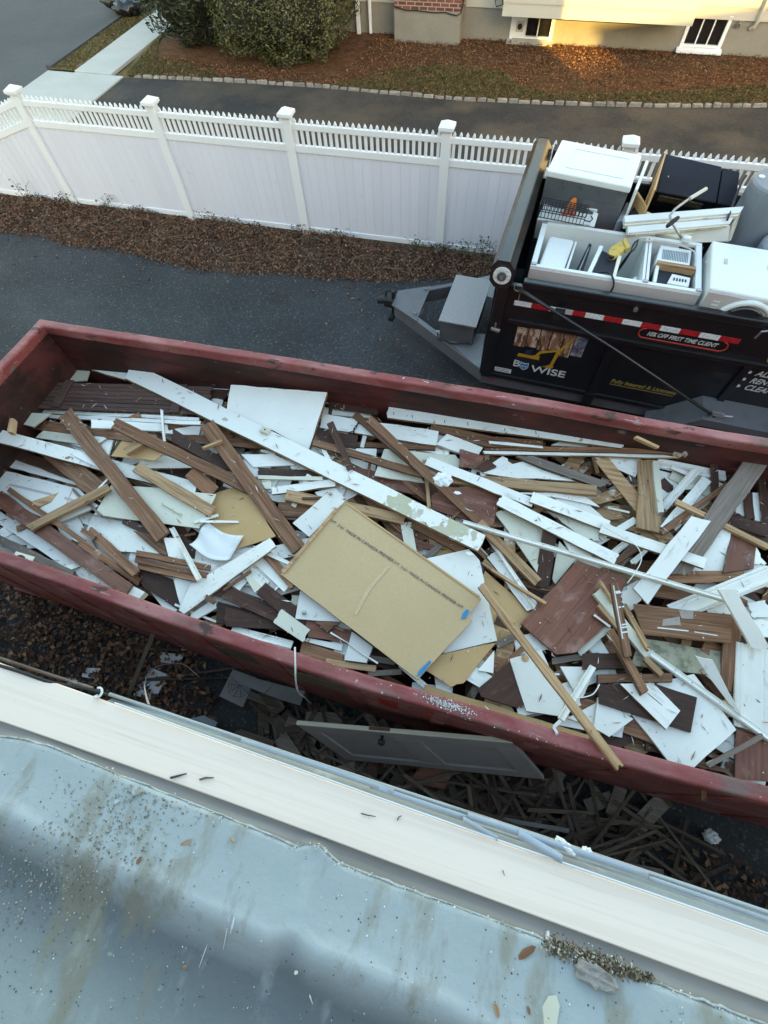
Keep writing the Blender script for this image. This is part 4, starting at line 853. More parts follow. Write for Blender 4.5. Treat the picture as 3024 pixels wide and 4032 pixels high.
('G',9,'M',(1455,1150,1110,1720,76),'white round edged rail sloping to the near rim'),
('D',7,'H',[(918,1478),(1272,1588),(1270,1620),(912,1502)],'brown hardboard strip standing along the inside of the near rim',{'m':'H','t':.01}),
('G',15,'T',(255,275,1745,2230,84),'long tan stick lying out over the near rim',{'over':True,'t':.03,'cap':1}),
]
def make_batten_door():
    QC = [(310,497),(1386,528),(1335,712),(205,668)]; QC = [(x/3, 658.3+y/3) for x, y in QC]
    WD = settle(QC, .03); bd = thing('batten_door', 'brown tongue and groove board door with cross battens near the far left corner', 'door', sum(WD, Vector())/4)
    def bl(u, v, dz=0): return (WD[0]*(1-u)+WD[1]*u)*(1-v)+(WD[3]*(1-u)+WD[2]*u)*v+Vector((0,0,dz))
    def dpiece(u0, u1, v0, v1, z0, z1, name, m):
        a = [bl(u0,v1),bl(u1,v1),bl(u1,v0),bl(u0,v0)]; c_ = bd.location
        o = MB().hexa([p+Vector((0,0,z0))-c_ for p in a]+[p+Vector((0,0,z1))-c_ for p in a]).build(name, m, bd); return bevel(o, .004, 1)
    for i in range(7): dpiece(random.uniform(-.01,.01), 1+random.uniform(-.02,.01), i/7+.006, (i+1)/7-.006, -.024, random.uniform(-.003,0), 'plank', 'BD')
    dpiece(.115,.165,-.04,.97,.001,.022,'batten','BD'); dpiece(.80,.85,.0,1.0,.001,.022,'batten','BD')
# thin broken slats wedged in between, alike enough to share a label
for i in range(95):
    px, py = random.uniform(20, 1640), 0; lo_, hi_ = np.interp(px, [0,100,300,800,1659],[960,860,850,900,1010]), np.interp(px, [0,400,800,1200,1659],[1200,1330,1480,1600,1690]); py = random.uniform(lo_, hi_)
    a = random.gauss(.25,.75); L = random.uniform(25, 110)*(.75+.5*(py-800)/800); w = random.choice([4,5,6,8,11,14]); k_ = random.choice('WWWPPBBDTCG')
    SPEC.append(('D', random.choice((.5,1.5,2.5,3.5,4.5)), k_, (px-math.cos(a)*L/2, py-math.sin(a)*L/2, px+math.cos(a)*L/2, py+math.sin(a)*L/2, w), ('slat', i), {'n':'broken_stick','c':'slat','g':'broken slats between the larger boards','t':.01,'r':.004}))
for i in range(46):
    px = random.uniform(40, 1620); lo_, hi_ = np.interp(px, [0,100,300,800,1659],[960,870,860,920,1030]), np.interp(px, [0,400,800,1200,1659],[1170,1300,1450,1570,1650]); py = random.uniform(lo_, hi_)
    a = random.gauss(.3,.6); L = random.uniform(90, 210)*(.75+.5*(py-800)/800); w = random.uniform(24, 62)
    SPEC.append(('D', random.choice((-1,.3,1.2)), random.choice('PPWWPC'), (px-math.cos(a)*L/2, py-math.sin(a)*L/2, px+math.cos(a)*L/2, py+math.sin(a)*L/2, w), ('board', i), {'n':'pale_board','c':'board','g':'pale boards half buried in the dumpster heap','t':.014}))
SPEC.sort(key=lambda s: s[1])
DEB = {}; done = set(); SL = []
for sp in SPEC:
    if sp[1] >= 3 and 'door' not in done: make_batten_door(); done.add('door')
    if sp[1] >= 6 and 'sheet' not in done: WS = settle([(430,1150),(455,1127),(540,1152),(507,1185),(467,1217),(405,1190)], .004); done.add('sheet')
    if sp[1] >= 10 and 'board' not in done:
        BIG = [(742,1082),(1040,1293),(1012,1330),(1020,1340),(903,1468),(606,1240)]
        WP = settle(BIG, .02, cap=.45); pb = slab('particle_board', WP, .02, 'O', 'K', .002); done.add('board')
        tag(pb, 'big tan particle board sheet with stamped lettering and blue tape corners', 'particle board')
    o_ = place(sp); DEB[sp[4]] = o_
    if isinstance(sp[4], tuple): SL.append((sp, o_))
import re
def short_of(lb):
    m = re.split(r',| under| below| behind| beside| right of| left of| lying| crossing| along| by the| reaching| running| sloping| leaning| near| above| at the| standing| slanting| between| with | beneath| to the| of the| in the| reach| over | on the| pointing| passing| from| sticking| parallel', lb)[0].split()
    return ' '.join(m[:6])
count = {}
for lb in [k_ for k_ in DEB if isinstance(k_, str)]: count[short_of(lb)] = count.get(short_of(lb), 0)+1
HUE = {'W':'white painted','B':'brown','D':'dark brown','P':'clean white','T':'tan','C':'cream','G':'grey'}
used = {}
for sp, o in SL:
    c_ = o.matrix_world.translation; near = sorted((((DEB[k_].matrix_world.translation-c_).length, k_) for k_ in DEB if isinstance(k_, str)))[:8]
    pick = next((k_ for d, k_ in near if count[short_of(k_)] == 1), near[0][1])
    x0, y0, x1, y1, w = sp[3]; size = 'short' if math.hypot(x1-x0, y1-y0) < 55 else 'long'; wide = 'narrow' if w < 7 else 'broad'
    lb = f"{size} {wide} {HUE[sp[2]]} slat next to the {short_of(pick)}" if sp[4][0] == "slat" else f"{'long' if math.hypot(x1-x0, y1-y0) > 120 else 'short'} half buried {HUE[sp[2]]} board under the {short_of(pick)}"
    used.setdefault(lb, []).append(o)
for lb, os_ in used.items():
    os_.sort(key=lambda o: o.matrix_world.translation.x)
    for i, o in enumerate(os_):
        o['label'] = lb if len(os_) == 1 else re.sub(r' (slat|board) (next|under)', lambda m: ' '+m.group(1)+((', left one,', ', right one,')[i] if len(os_) == 2 else (', left one,', ', middle one,', ', right one,')[min(i,2)])+' '+m.group(2), lb)
# ---- parts of the particle board (its own frame)
def onto(obj, px, py):      # pixel -> local xy of an object's upper face
    M = obj.matrix_world; p = atp(px, py, M.translation, M.col[2].xyz); return M.inverted() @ p
def stick_part(obj, a, b, w, h, name, m, z0=.001):
    A, B = onto(obj, *a), onto(obj, *b); d = (B-A); n = Vector((-d.y, d.x, 0)).normalized()*w/2
    P = [A-n, B-n, B+n, A+n]; return MB().hexa([(p.x,p.y,z0) for p in P]+[(p.x,p.y,z0+h) for p in P]).build(name, m, obj)
def poly_part(obj, pts, h, name, m, z0=.001):
    P = [onto(obj, *p) for p in pts]; return MB().prism([(p.x,p.y) for p in P], z0, z0+h).build(name, m, obj)
stick_part(pb, (738,1088), (612,1238), .028, .012, 'edge_rail', 'T')
stick_part(pb, (750,1088), (1036,1290), .014, .005, 'edge_rail', 'H')
poly_part(pb, [(1000,1325),(1008,1316),(1014,1320),(1005,1336),(996,1338)], .003, 'tape', 'tape')
poly_part(pb, [(900,1462),(906,1448),(929,1426),(931,1431),(912,1456)], .003, 'tape', 'tape')
MT['smear'] = mat('pale_smear', (.585,.445,.27), .8, [((.56,.41,.235), 30, .42, .58, U, .95)])
poly_part(pb, [(836,1222),(842,1226),(800,1275),(770,1330),(764,1326),(792,1270)], .0012, 'pale_smear', 'smear')
MT['stamp'] = mat('grey_stamp_ink', (.10,.10,.10), .9)
def text_on(obj, body, a, b, size, m, name, z=.0025, shear=0, font_w=1.0, align='LEFT'):
    cu = bpy.data.curves.new(name, 'FONT'); cu.body = body; cu.size = size; cu.shear = shear; cu.extrude = .0006; cu.align_x = align; cu.offset = .0
    o = bpy.data.objects.new(name, cu); COL.objects.link(o); o.data.materials.append(MT[m]); o.parent = obj
    A, B = onto(obj, *a), onto(obj, *b); d = B-A; o.location = (A.x, A.y, z); o.rotation_euler = (0, 0, math.atan2(d.y, d.x))
    q = to_mesh_text(o, d.length, font_w); q['kind'] = 'stuff'; return q
text_on(pb, '/VT  3 b1  MADE IN CANADA PREMIER', (712,1126), (848,1215), .05, 'stamp', 'stamp_text', font_w=1.0)
text_on(pb, '/VT  3 b1  MADE IN CANADA PREMIER /VT', (849,1216), (998,1316), .05, 'stamp', 'stamp_text', font_w=1.0)
# knobs, block, chain, cover plate and other small things
def knob(label, px, py):
    o = DEB[label]; p = onto(o, px, py)
    MB().tube([(p.x,p.y,0),(p.x,p.y,.012),(p.x,p.y,.014),(p.x,p.y,.028),(p.x,p.y,.032)], [.007,.007,.017,.016,.010], 14).build('knob', 'steel', o, True)
knob('small white cupboard door with round knob above the particle board', 715, 1068)
knob('white cupboard door corner with knob below the particle board', 658, 1325)
o = DEB['white cupboard door with torn knob hole near the near rim']; p = onto(o, 1134, 1422)
MB().tube([(p.x,p.y,.001),(p.x,p.y,.004)], .026, 12).build('torn_hole', 'T', o)
door = DEB['white door piece with routed line and pink marker stroke at far left']
for a, b in (((14,1055),(22,1047)),((22,1047),(112,1068)),((140,1075),(205,1095))): stick_part(door, a, b, .02, .004, 'panel_line', 'appl_side')
stick_part(door, (155,1062), (128,1128), .012, .0015, 'marker_stroke', 'copper')
pl = DEB['very long white plank running diagonally, greenish where paint peels at its lower end']
p = pl.matrix_world @ onto(pl, 574, 933)
o = bevel(MB().box(-.045,.045,-.032,.032,0,.035).build('wood_block', 'C'), .004, 1); o.location = p; o.rotation_euler = (0,0,-.15)
tag(o, 'small cream wood block with screw hole resting on the diagonal plank', 'block')
MB().tube([(0,0,.0355),(0,0,.037)], .009, 8).build('screw_hole', 'matte', o)
cb = DEB['white board with a short dark chain hanging from its edge']
pts = [cb.matrix_world @ onto(cb, *q) + Vector((0,0,.012)) for q in ((778,912),(774,916),(770,922),(766,928),(764,934),(756,937))]
ch = thing('chain', 'short dark steel chain lying over the white board by the far wall', 'chain', pts[0])
for i in range(len(pts)-1):
    a, b = pts[i]-pts[0], pts[i+1]-pts[0]; m = (a+b)/2; d = (b-a).normalized(); n = d.orthogonal().normalized() if i % 2 else d.cross(Vector((0,0,1))).normalized()
    l = (b-a).length*.7; MB().tube([m+d*l*math.cos(t)+n*.010*math.sin(t) for t in [k*math.pi/5 for k in range(11)]], .0035, 5, cap=False).build('link', 'matte', ch)
p = at(48, 1213, 1.70)
t = thing('outlet_plate', 'cream electrical cover plate with dark opening beside the near rim at left', 'cover plate', p, .1)
MB().prism([(-.085,-.045),(.085,-.075),(.08,.05),(-.09,.07)], 0, .006).build('plate', 'C', t)
MB().tube([(-.02,0,.006),(-.02,0,.02)], .045, 12).build('opening', 'matte', t); MB().box(.01,.05,-.03,.02,.006,.03).build('clip', 'steel', t)
W2, M2 = frame_of(WS); L2 = [M2.inverted() @ w for w in W2]; q = MB(); xs = [p.x for p in L2]; ys = [p.y for p in L2]
x0, x1, y0, y1 = min(xs)*.85, max(xs)*.85, min(ys)*.75, max(ys)*.75; n1, n2 = 14, 10; vv = []; ff = []
for i in range(n1+1):
    for j in range(n2+1):
        u, v = i/n1, j/n2; vv.append((x0+(x1-x0)*u, y0+(y1-y0)*v+.03*math.sin(u*4), .012+.05*max(0,u-.55)**1.2+.012*math.sin(v*9+u*5)*u+.02*(v > .9)))
for i in range(n1):
    for j in range(n2): k = i*(n2+1)+j; ff.append((k, k+n2+1, k+n2+2, k+1))
o = link('curled_sheet', me_from('curled_sheet', vv, ff, None, True), 'whitepl'); o.matrix_world = M2
md = o.modifiers.new('solid', 'SOLIDIFY'); md.thickness = .004
tag(o, 'curled white vinyl sheet lying left of the tan hardboard sheet', 'sheet')
def crumple(name, label, cat, px, py, z, sx, sy, sz, m, seed, rz=0):
    rr = random.Random(seed); bm = bmesh.new(); bmesh.ops.create_icosphere(bm, subdivisions=3, radius=1)
    for v in bm.verts: v.co = Vector((v.co.x*sx, v.co.y*sy, v.co.z*sz))*(1+rr.uniform(-.18,.18)+.15*math.sin(v.co.x*7+seed)*math.cos(v.co.y*6))
    me = bpy.data.meshes.new(name); bm.to_mesh(me); bm.free(); o = link(name, me, m); o.location = at(px, py, z); o.rotation_euler = (0,0,rz); return tag(o, label, cat)
crumple('plastic_film', 'crumpled clear whitish plastic below the cracked white board', 'plastic', 958, 1036, 1.70, .075, .06, .025, 'whitepl', 3)
for i, (px, py, lb) in enumerate(((988,1065,'white paint flake lying on the mahogany coloured panel'),(1014,1196,'loose paint flake by the end of the diagonal plank'))):
    p = at(px, py, 1.745); o = MB().prism([(-.03,-.006),(0,-.016),(.034,0),(.012,.016),(-.02,.012)], 0, .003).build('paint_flake', 'whitepl'); o.location = p; tag(o, lb, 'paint flake', 'loose paint flakes')
def wire(label, px, z, r=.0035, m='whitepl', name='wire', cat='wire'):
    pts = [at(x, y, zz) for (x, y), zz in zip(px, z)]
    # smooth by sampling a Catmull-Rom curve
    out = []
    for i in range(len(pts)-1):
        p0, p1, p2, p3 = pts[max(i-1,0)], pts[i], pts[i+1], pts[min(i+2,len(pts)-1)]
        for k in range(5):
            t = k/5; out.append(.5*((2*p1)+(p2-p0)*t+(2*p0-5*p1+4*p2-p3)*t*t+(3*p1-p0-3*p2+p3)*t**3))
    out.append(pts[-1]); return tag(MB().tube(out, r, 6).build(name, m, None, True), label, cat)
wire('white cord hanging over the near rim below the cupboard corner', [(637,1398),(638,1440),(639,1470),(645,1495),(660,1508),(672,1520)], [1.83,1.82,1.7,1.3,.8,.5], .006, name='cord', cat='cord')
wire('thin curling white wire between the crossing boards at right', [(1300,1135),(1330,1152),(1370,1175),(1384,1195),(1384,1215),(1370,1240),(1355,1260)], [1.80,1.80,1.80,1.79,1.78,1.76,1.74])
wire('thin white wire by the round edged rail near the near rim', [(1243,1508),(1262,1506),(1280,1500),(1290,1488),(1295,1478)], [1.78]*5)
P = [(1211,1556),(1196,1570),(1203,1582),(1199,1614)]; Z = [1.83,1.815,1.812,1.70]
q = MB()
for (a, b), (z0, z1) in zip(zip(P, P[1:]), zip(Z, Z[1:])):
    A, B = at(*a, z0), at(*b, z1); n = (B-A).cross(Vector((0,0,1))).normalized()*.008; q.hexa([A-n,B-n,B+n,A+n,A-n+Vector((0,-.004,.006)),B-n+Vector((0,-.004,.006)),B+n+Vector((0,-.004,.006)),A+n+Vector((0,-.004,.006))])
tag(q.build('plastic_strap', 'whitepl'), 'bent white plastic strip hooked over the near rim', 'strap')

# paint stripes, cracks, patches that belong to single boards
o = DEB['upright brown stick striped with white paint']
for a, b in (((1331,1279),(1336,1277)),((1334,1281),(1339,1280)),((1338,1312),(1346,1310)),((1343,1350),(1352,1348)),((1344,1356),(1353,1354)),((1345,1366),(1354,1365))):
    m_ = ((a[0]+b[0])/2, (a[1]+b[1])/2); stick_part(o, (m_[0]-6,m_[1]+1), (m_[0]+6,m_[1]-1), .010, .001, 'paint_stripe', 'whitepl')
stick_part(o, (1325,1265), (1345,1380), .008, .0012, 'paint_stripe', 'whitepl')
o = DEB['white board with a lengthwise crack lying on the dark cabinet panel']; stick_part(o, (1398,1497), (1457,1546), .005, .0008, 'crack', 'matte')
o = DEB['broad brown board with pasted patches and a white streak']
stick_part(o, (1420,1356), (1487,1363), .009, .001, 'white_streak', 'whitepl'); stick_part(o, (1500,1365), (1550,1373), .007, .001, 'white_streak', 'whitepl')
MT['patch'] = mat('pale_pasted_patch', (.36,.30,.26), .8, [((.26,.2,.16), 12, .45, .65, U, .7)])
poly_part(o, [(1466,1317),(1498,1319),(1497,1338),(1472,1336)], .0008, 'pasted_patch', 'patch'); poly_part(o, [(1432,1338),(1468,1332),(1470,1350),(1430,1352)], .0009, 'pasted_patch', 'patch')
o = DEB['white cracked board running right from the crossing sticks']; stick_part(o, (1031,1040), (1040,1026), .004, .0008, 'crack', 'matte')
o = DEB['broad raw plank with a dark knot and bark edge']; q_ = onto(o, 1402, 1039); MB().tube([(q_.x,q_.y,.0005),(q_.x,q_.y,.0015)], .017, 10).build('knot', 'D', o)
o = DEB['tan batten with upright nails, right of the mahogany panel']
for px in (1018, 1085, 1188):
    q_ = onto(o, px, 1040); MB().tube([(q_.x,q_.y,0),(q_.x+.01,q_.y,.05)], .0022, 5).build('nail', 'matte', o)
o = DEB['white board with a row of screw holes under the wide brown plank']
for k in range(6): q_ = onto(o, 1509+k*10, 1227-k*4); MB().tube([(q_.x,q_.y,.0003),(q_.x,q_.y,.001)], .006, 7).build('screw_hole', 'matte', o)
o = DEB['long white trim with slot marks below the far rim']
for px, py in ((850,893),(890,899),(1010,915),(1090,928),(1157,934),(1240,941),(1252,943),(1280,948),(1320,953),(960,910)):
    stick_part(o, (px,py-3), (px+1,py+4), .006, .0007, 'slot_mark', 'matte')
o = DEB['wide fluted white door casing with nails near the right edge']
# plaster crumbs on the near rail
SP = []
for (cx, cy, sx_, sy_, n_) in ((965,1522,26,10,330),(1060,1575,90,26,40),(700,1432,120,36,16),(1300,1640,120,35,30)):
    for _ in range(n_):
        x = random.gauss(cx, sx_); y = cy+(x-cx)*.33+random.gauss(0, 5); p = at(x, y, ZR+.004)
        if .0 < p.y-float(np.interp(p.x, gx, near_y))+.10 < .095: SP.append(tuple(p))
tag(scatter('plaster_crumbs', SP, .009, [(.7,.68,.65),(.55,.53,.5),(.75,.74,.72)], tilt=.4, asp=.8), 'white plaster crumbs spilled along the near top rail of the dumpster', 'plaster crumbs', kind='stuff')

# splinters and crumbs over the whole heap
ii = np.argwhere(INSIDE & (GX < 2.7)); ii = ii[RNG.integers(0, len(ii), 2600)]
PX = np.column_stack([gx[ii[:,0]]+RNG.uniform(-.01,.01,2600), gy[ii[:,1]]+RNG.uniform(-.01,.01,2600), HM[ii[:,0], ii[:,1]]+.004])
wp_ = [(w.x, w.y) for w in WP]; big_ = [wp_]
PX = PX[~in_poly(PX, wp_)]; SPL = PX[:560]; CRU = PX[1500:2200]
tag(scatter('splinters', SPL, .07, [(.40,.25,.13),(.70,.68,.62),(.22,.11,.06),(.55,.40,.24),(.75,.73,.68)], tilt=.25, asp=.10, fold=.05), 'loose splinters and slivers strewn over the dumpster heap', 'splinters', kind='stuff')
tag(scatter('paint_crumbs', CRU, .012, [(.75,.74,.70),(.62,.58,.5),(.3,.18,.1)], tilt=.4, asp=.7), 'crumbs of paint and plaster strewn over the dumpster heap', 'crumbs', kind='stuff')
# ------------------------------------------------------------------ dump trailer (local frame: x back along its length, y across, z up)
TO = Vector((-.2, 4.56, 0)); TRZ = math.radians(-2.1)
trl = thing('dump_trailer', 'black dump trailer with reflective stripes and signs, loaded with old appliances', 'trailer', TO, TRZ)
TM = Matrix.Translation(TO) @ Matrix.Rotation(TRZ, 4, 'Z'); TMI = TM.inverted()
def tz(px, py, z): return TMI @ at(px, py, z)
def pz(px, py, z): p = tz(px, py, z); return (p.x, p.y, z)
def ty(px, py, y): 
    n = TM.to_3x3() @ Vector((0,1,0)); return TMI @ atp(px, py, TM @ Vector((0,y,0)), n)
LT, WT = 4.3, 2.13
def T_(mb, name, m, parent=trl, bev=0, smooth=False):
    o = mb.build(name, m, parent, smooth)
    if bev: bevel(o, bev, 2)
    return o
T_(MB().box(.02,LT,.0,.05,.56,1.80), 'near_side', 'black')
T_(MB().box(.02,LT,WT-.05,WT,.56,1.80), 'far_side', 'black')
T_(MB().box(-.03,.05,.05,WT-.05,.50,1.98), 'front_wall', 'black', bev=.006)
T_(MB().box(.0,.12,-.05,.06,.56,2.0), 'corner_post', 'black', bev=.006)
T_(MB().box(.0,.12,WT-.06,WT+.05,.56,2.0), 'corner_post', 'black', bev=.006)
T_(MB().box(LT-.05,LT,.05,WT-.05,.62,1.85), 'tailgate', 'black'); T_(MB().box(.02,LT,.05,WT-.05,.56,.62), 'bed_floor', 'appl_grey')
T_(MB().box(.24,LT,-.025,.055,1.80,1.875), 'top_rail', 'black', bev=.012)
T_(MB().box(.24,LT,WT-.055,WT+.025,1.80,1.875), 'top_rail', 'black', bev=.012)
T_(MB().box(.18,LT,-.045,-.001,1.375,1.43), 'mid_rail', 'black', bev=.008)
T_(MB().box(.0,LT,-.03,-.001,.56,.62), 'lower_rail', 'black', bev=.008)
for x in (1.27, 2.56, 3.8): T_(MB().box(x,x+.07,-.04,-.002,.625,1.37), 'side_stake', 'black', bev=.006)
T_(MB().box(1.25,1.36,-.06,.0,.46,.62), 'stake_foot', 'black')
T_(MB().box(.0,LT,.02,.10,.38,.55).box(.0,LT,WT-.10,WT-.02,.38,.55).box(.0,.08,.10,WT-.10,.38,.55).box(2,2.1,.10,WT-.10,.38,.5).box(4,4.1,.1,WT-.1,.38,.5), 'chassis_frame', 'frame', bev=.006)
T_(MB().tube([(.14,.012,.47),(.14,.022,.47)], .03, 4), 'marker_light', 'redink')
# tarp housing across the front top
prof = [(-.10,1.96),(-.10,2.10),(-.055,2.165),(.055,2.165),(.115,2.09),(.115,1.96),(.07,1.90),(-.05,1.90)]
v = []; n = len(prof)
for y in (-.20, WT+.06): v += [(x+.03, y, z) for x, z in prof]
T_(MB().add(v, [(i, (i+1) % n, n+(i+1) % n, n+i) for i in range(n)][::-1]+[tuple(range(n)), tuple(range(2*n-1,n-1,-1))]), 'tarp_housing', 'blackm', bev=.006)
T_(MB().tube([(.04,-.205,2.03),(.04,-.222,2.03)], .085, 20), 'roller_disc', 'rwhite')
T_(MB().tube([(.04,-.222,2.03),(.04,-.235,2.03)], .045, 16), 'roller_hub', 'appl_grey')
T_(MB().tube([(.04,-.236,2.03),(.04,-.25,2.03)], .018, 8), 'roller_bolt', 'steel')
T_(MB().box(.17,.23,WT-.1,WT+.05,1.9,2.12).tube([(.2,WT,2.05),(.34,WT,1.98)], .012, 6), 'tarp_bracket', 'matte')
T_(MB().tube([(.20,-.11,1.86),(1.3,-.15,1.39),(2.53,-.30,.90)], .017, 8), 'tarp_arm', 'black', smooth=True)
T_(MB().box(2.48,2.60,-.31,-.27,.86,.95).tube([(2.5,-.3,.92),(2.68,-.3,.95)], .012, 6), 'arm_hinge', 'steel')
T_(MB().box(.62,.72,-.13,-.06,1.60,1.68), 'arm_clip', 'matte')
T_(MB().tube([(.21+.04*math.cos(a), -.08, 1.84+.04*math.sin(a)) for a in np.linspace(0,5.6,12)]+[(.24,-.08,1.70)], .005, 5), 'lock_pin', 'steel')
T_(MB().tube([(.02,-.05,1.28),(.12,-.06,1.27)], .022, 8).box(.05,.07,-.06,-.02,1.28,1.36), 'side_latch', 'steel')
T_(MB().tube([(2.45,-.06,1.72),(2.46,-.065,1.80),(2.52,-.07,1.83),(2.62,-.06,1.83)], .010, 6), 'tie_hook', 'steel')
T_(MB().tube([(1.35,-.03,1.79),(1.35,-.05,1.79)], .022, 8), 'rail_bolt', 'steel')
# reflective tape
xs = np.linspace(.20, 2.38, 13)
for i, (a, b) in enumerate(zip(xs, xs[1:])):
    T_(MB().box(a+.001, b-.001, -.0065, -.001, 1.585, 1.64), 'reflective_tape', 'rwhite' if i % 2 == 0 else 'rred')
T_(MB().box(.66,.80,-.011,-.008,1.585,1.645), 'plain_patch', 'appl_side')
# signs on the side
YS = -.004
def flat(pts, name, m, off=0, parent=trl):
    y = YS-off; n = len(pts); return MB().add([(x,y,z) for x, z in pts]+[(x,y+.0025,z) for x, z in pts], [tuple(range(n)), tuple(range(2*n-1,n-1,-1))]+[(i, n+i, n+(i+1) % n, (i+1) % n) for i in range(n)]).build(name, m, parent)
def side_text(body, x, z, width, m, name, shear=0.0, hk=1.0, off=.001):
    cu = bpy.data.curves.new(name, 'FONT'); cu.body = body; cu.size = .1; cu.shear = shear; cu.extrude = .0008; cu.offset = .0016
    o = bpy.data.objects.new(name, cu); COL.objects.link(o); cu.materials.append(MT[m]); o.parent = trl
    o.location = (x, YS-off, z); o.rotation_euler = (math.pi/2, 0, 0); return to_mesh_text(o, width, hk)
side_text('10% OFF FIRST TIME CLIENT', 1.56, 1.505, .66, 'ink', 'offer_text', .25, 1.25)
ol = []
for a in np.linspace(math.pi/2, 3*math.pi/2, 9): ol.append((1.54+.055*math.cos(a), 1.525+.055*math.sin(a)))
q = [(2.26+.055*math.cos(a), 1.525+.055*math.sin(a)) for a in np.linspace(-math.pi/2, math.pi/2, 9)]
T_(MB().tube([(x, YS-.001, z) for x, z in ol+q], .007, 5, cap=False), 'red_outline', 'redink')
side_text('B', .345, .775, .075, 'ink', 'brand_text', 0, .9)
side_text('WISE', .565, .745, .40, 'ink', 'brand_text', 0, .75)
flat([(.43,.86),(.455,.845),(.50,.845),(.525,.86),(.53,.80),(.52,.765),(.48,.735),(.44,.765),(.425,.80)], 'owl_emblem', 'ink')
owl = flat([(.435,.852),(.458,.837),(.497,.837),(.52,.852),(.523,.80),(.512,.77),(.48,.745),(.448,.77),(.432,.80)], 'owl_emblem', 'blue', .0015)
for cx in (.460,.496): flat([(cx-.014,.80),(cx,.808),(cx+.014,.80),(cx,.79)], 'owl_eye', 'ink', .003); flat([(cx-.018,.816),(cx+.018,.810),(cx+.012,.820),(cx-.012,.824)], 'owl_brow', 'navy', .003)
flat([(.470,.785),(.486,.785),(.478,.768)], 'owl_beak', 'navy', .003)
side_text('Fully Insured & Licensed', 1.46, .815, .70, 'gold', 'insured_text', .15, 1.05)
flat([(1.46,.790),(2.15,.790),(2.15,.783),(1.46,.783)], 'gold_underline', 'gold')
for i, (w, zz, xx) in enumerate((('ALL D', 1.262, 2.715), ('RENT D', 1.165, 2.715), ('CLEAN O', 1.068, 2.715))):
    side_text(w, xx, zz, (.235, .29, .36)[i], 'ink', 'service_text', .3, 1.15)
    T_(MB().tube([(2.655, YS, zz+.03), (2.655, YS-.003, zz+.03)], .018, 12), 'bullet', 'rwhite')
flat([(2.70,1.50),(2.95,1.50),(2.95,1.44),(2.72,1.44)], 'gold_stroke', 'gold'); flat([(2.74,1.56),(3.0,1.56),(3.0,1.51),(2.74,1.51)], 'pale_stroke', 'ink')
flat([(2.70,1.425),(3.1,1.425),(3.1,1.418),(2.70,1.418)], 'gold_underline', 'gold')
for i, (x0, x1, z0, z1) in enumerate(((.30,.42,1.07,1.33),(.43,.55,1.09,1.34),(.56,.67,1.07,1.345),(.68,.80,1.10,1.35),(.81,.92,1.04,1.35),(.93,1.05,1.08,1.34))):
    flat([(x0,z0),(x1,z0),(x1,z1),(x0,z1)], 'site_picture', 'photo_b' if i in (5,) else 'photo_a')
o1 = .002
flat([(.38,.925),(.62,.925),(.64,.895),(.62,.87),(.38,.87),(.36,.895)], 'digger_track', 'matte', o1)
flat([(.37,.93),(.62,.93),(.62,.985),(.56,.985),(.52,.97),(.38,.975)], 'digger_body', 'yellow', o1); flat([(.44,.975),(.53,.975),(.53,1.045),(.46,1.045)], 'digger_cab', 'navy', o1)
flat([(.555,.97),(.60,1.055),(.80,1.125),(.815,1.105),(.625,1.03),(.585,.96)], 'digger_boom', 'yellow', o1*1.5); flat([(.80,1.13),(.895,1.30),(.91,1.285),(.825,1.10)], 'digger_boom', 'yellow', o1)
flat([(.785,1.13),(.825,1.13),(.79,.89),(.755,.89)], 'digger_stick', 'yellow', o1*2); flat([(.67,.845),(.79,.845),(.805,.88),(.76,.90),(.715,.87)], 'digger_bucket', 'yellow', o1*2.5)
flat([(.15,.645),(.35,.645),(.35,.705),(.15,.705)], 'dealer_sticker', 'rwhite'); 
for z in (.688,.662): flat([(.17,z),(.33,z),(.33,z+.006),(.17,z+.006)], 'sticker_line', 'matte', .002)
# fender and wheels
FE = [(1.98,.49),(2.14,.62),(2.42,.88),(4.1,.88)]
for (xa, za), (xb, zb) in zip(FE, FE[1:]):
    T_(MB().hexa([(xa,-.34,za-.012),(xb,-.34,zb-.012),(xb,-.004,zb-.012),(xa,-.004,za-.012),(xa,-.34,za),(xb,-.34,zb),(xb,-.004,zb),(xa,-.004,za)]), 'fender', 'frame')
    T_(MB().hexa([(xa,-.352,za-.10),(xb,-.352,zb-.10),(xb,-.34,zb-.10),(xa,-.34,za-.10),(xa,-.352,za),(xb,-.352,zb),(xb,-.34,zb),(xa,-.34,za)]), 'fender_skirt', 'frame')
for x in (2.72, 3.62):
    w = T_(MB().tube([(x,-.30,.40),(x,-.27,.40),(x,-.09,.40),(x,-.06,.40)], [.33,.40,.40,.33], 28), 'wheel', 'rubber', smooth=False)
    MB().tube([(x,-.31,.40),(x,-.285,.40)], .2, 20).build('rim', 'steel', w)
    w = T_(MB().tube([(x,WT+.30,.40),(x,WT+.27,.40),(x,WT+.09,.40),(x,WT+.06,.40)], [.33,.40,.40,.33], 28), 'wheel', 'rubber')
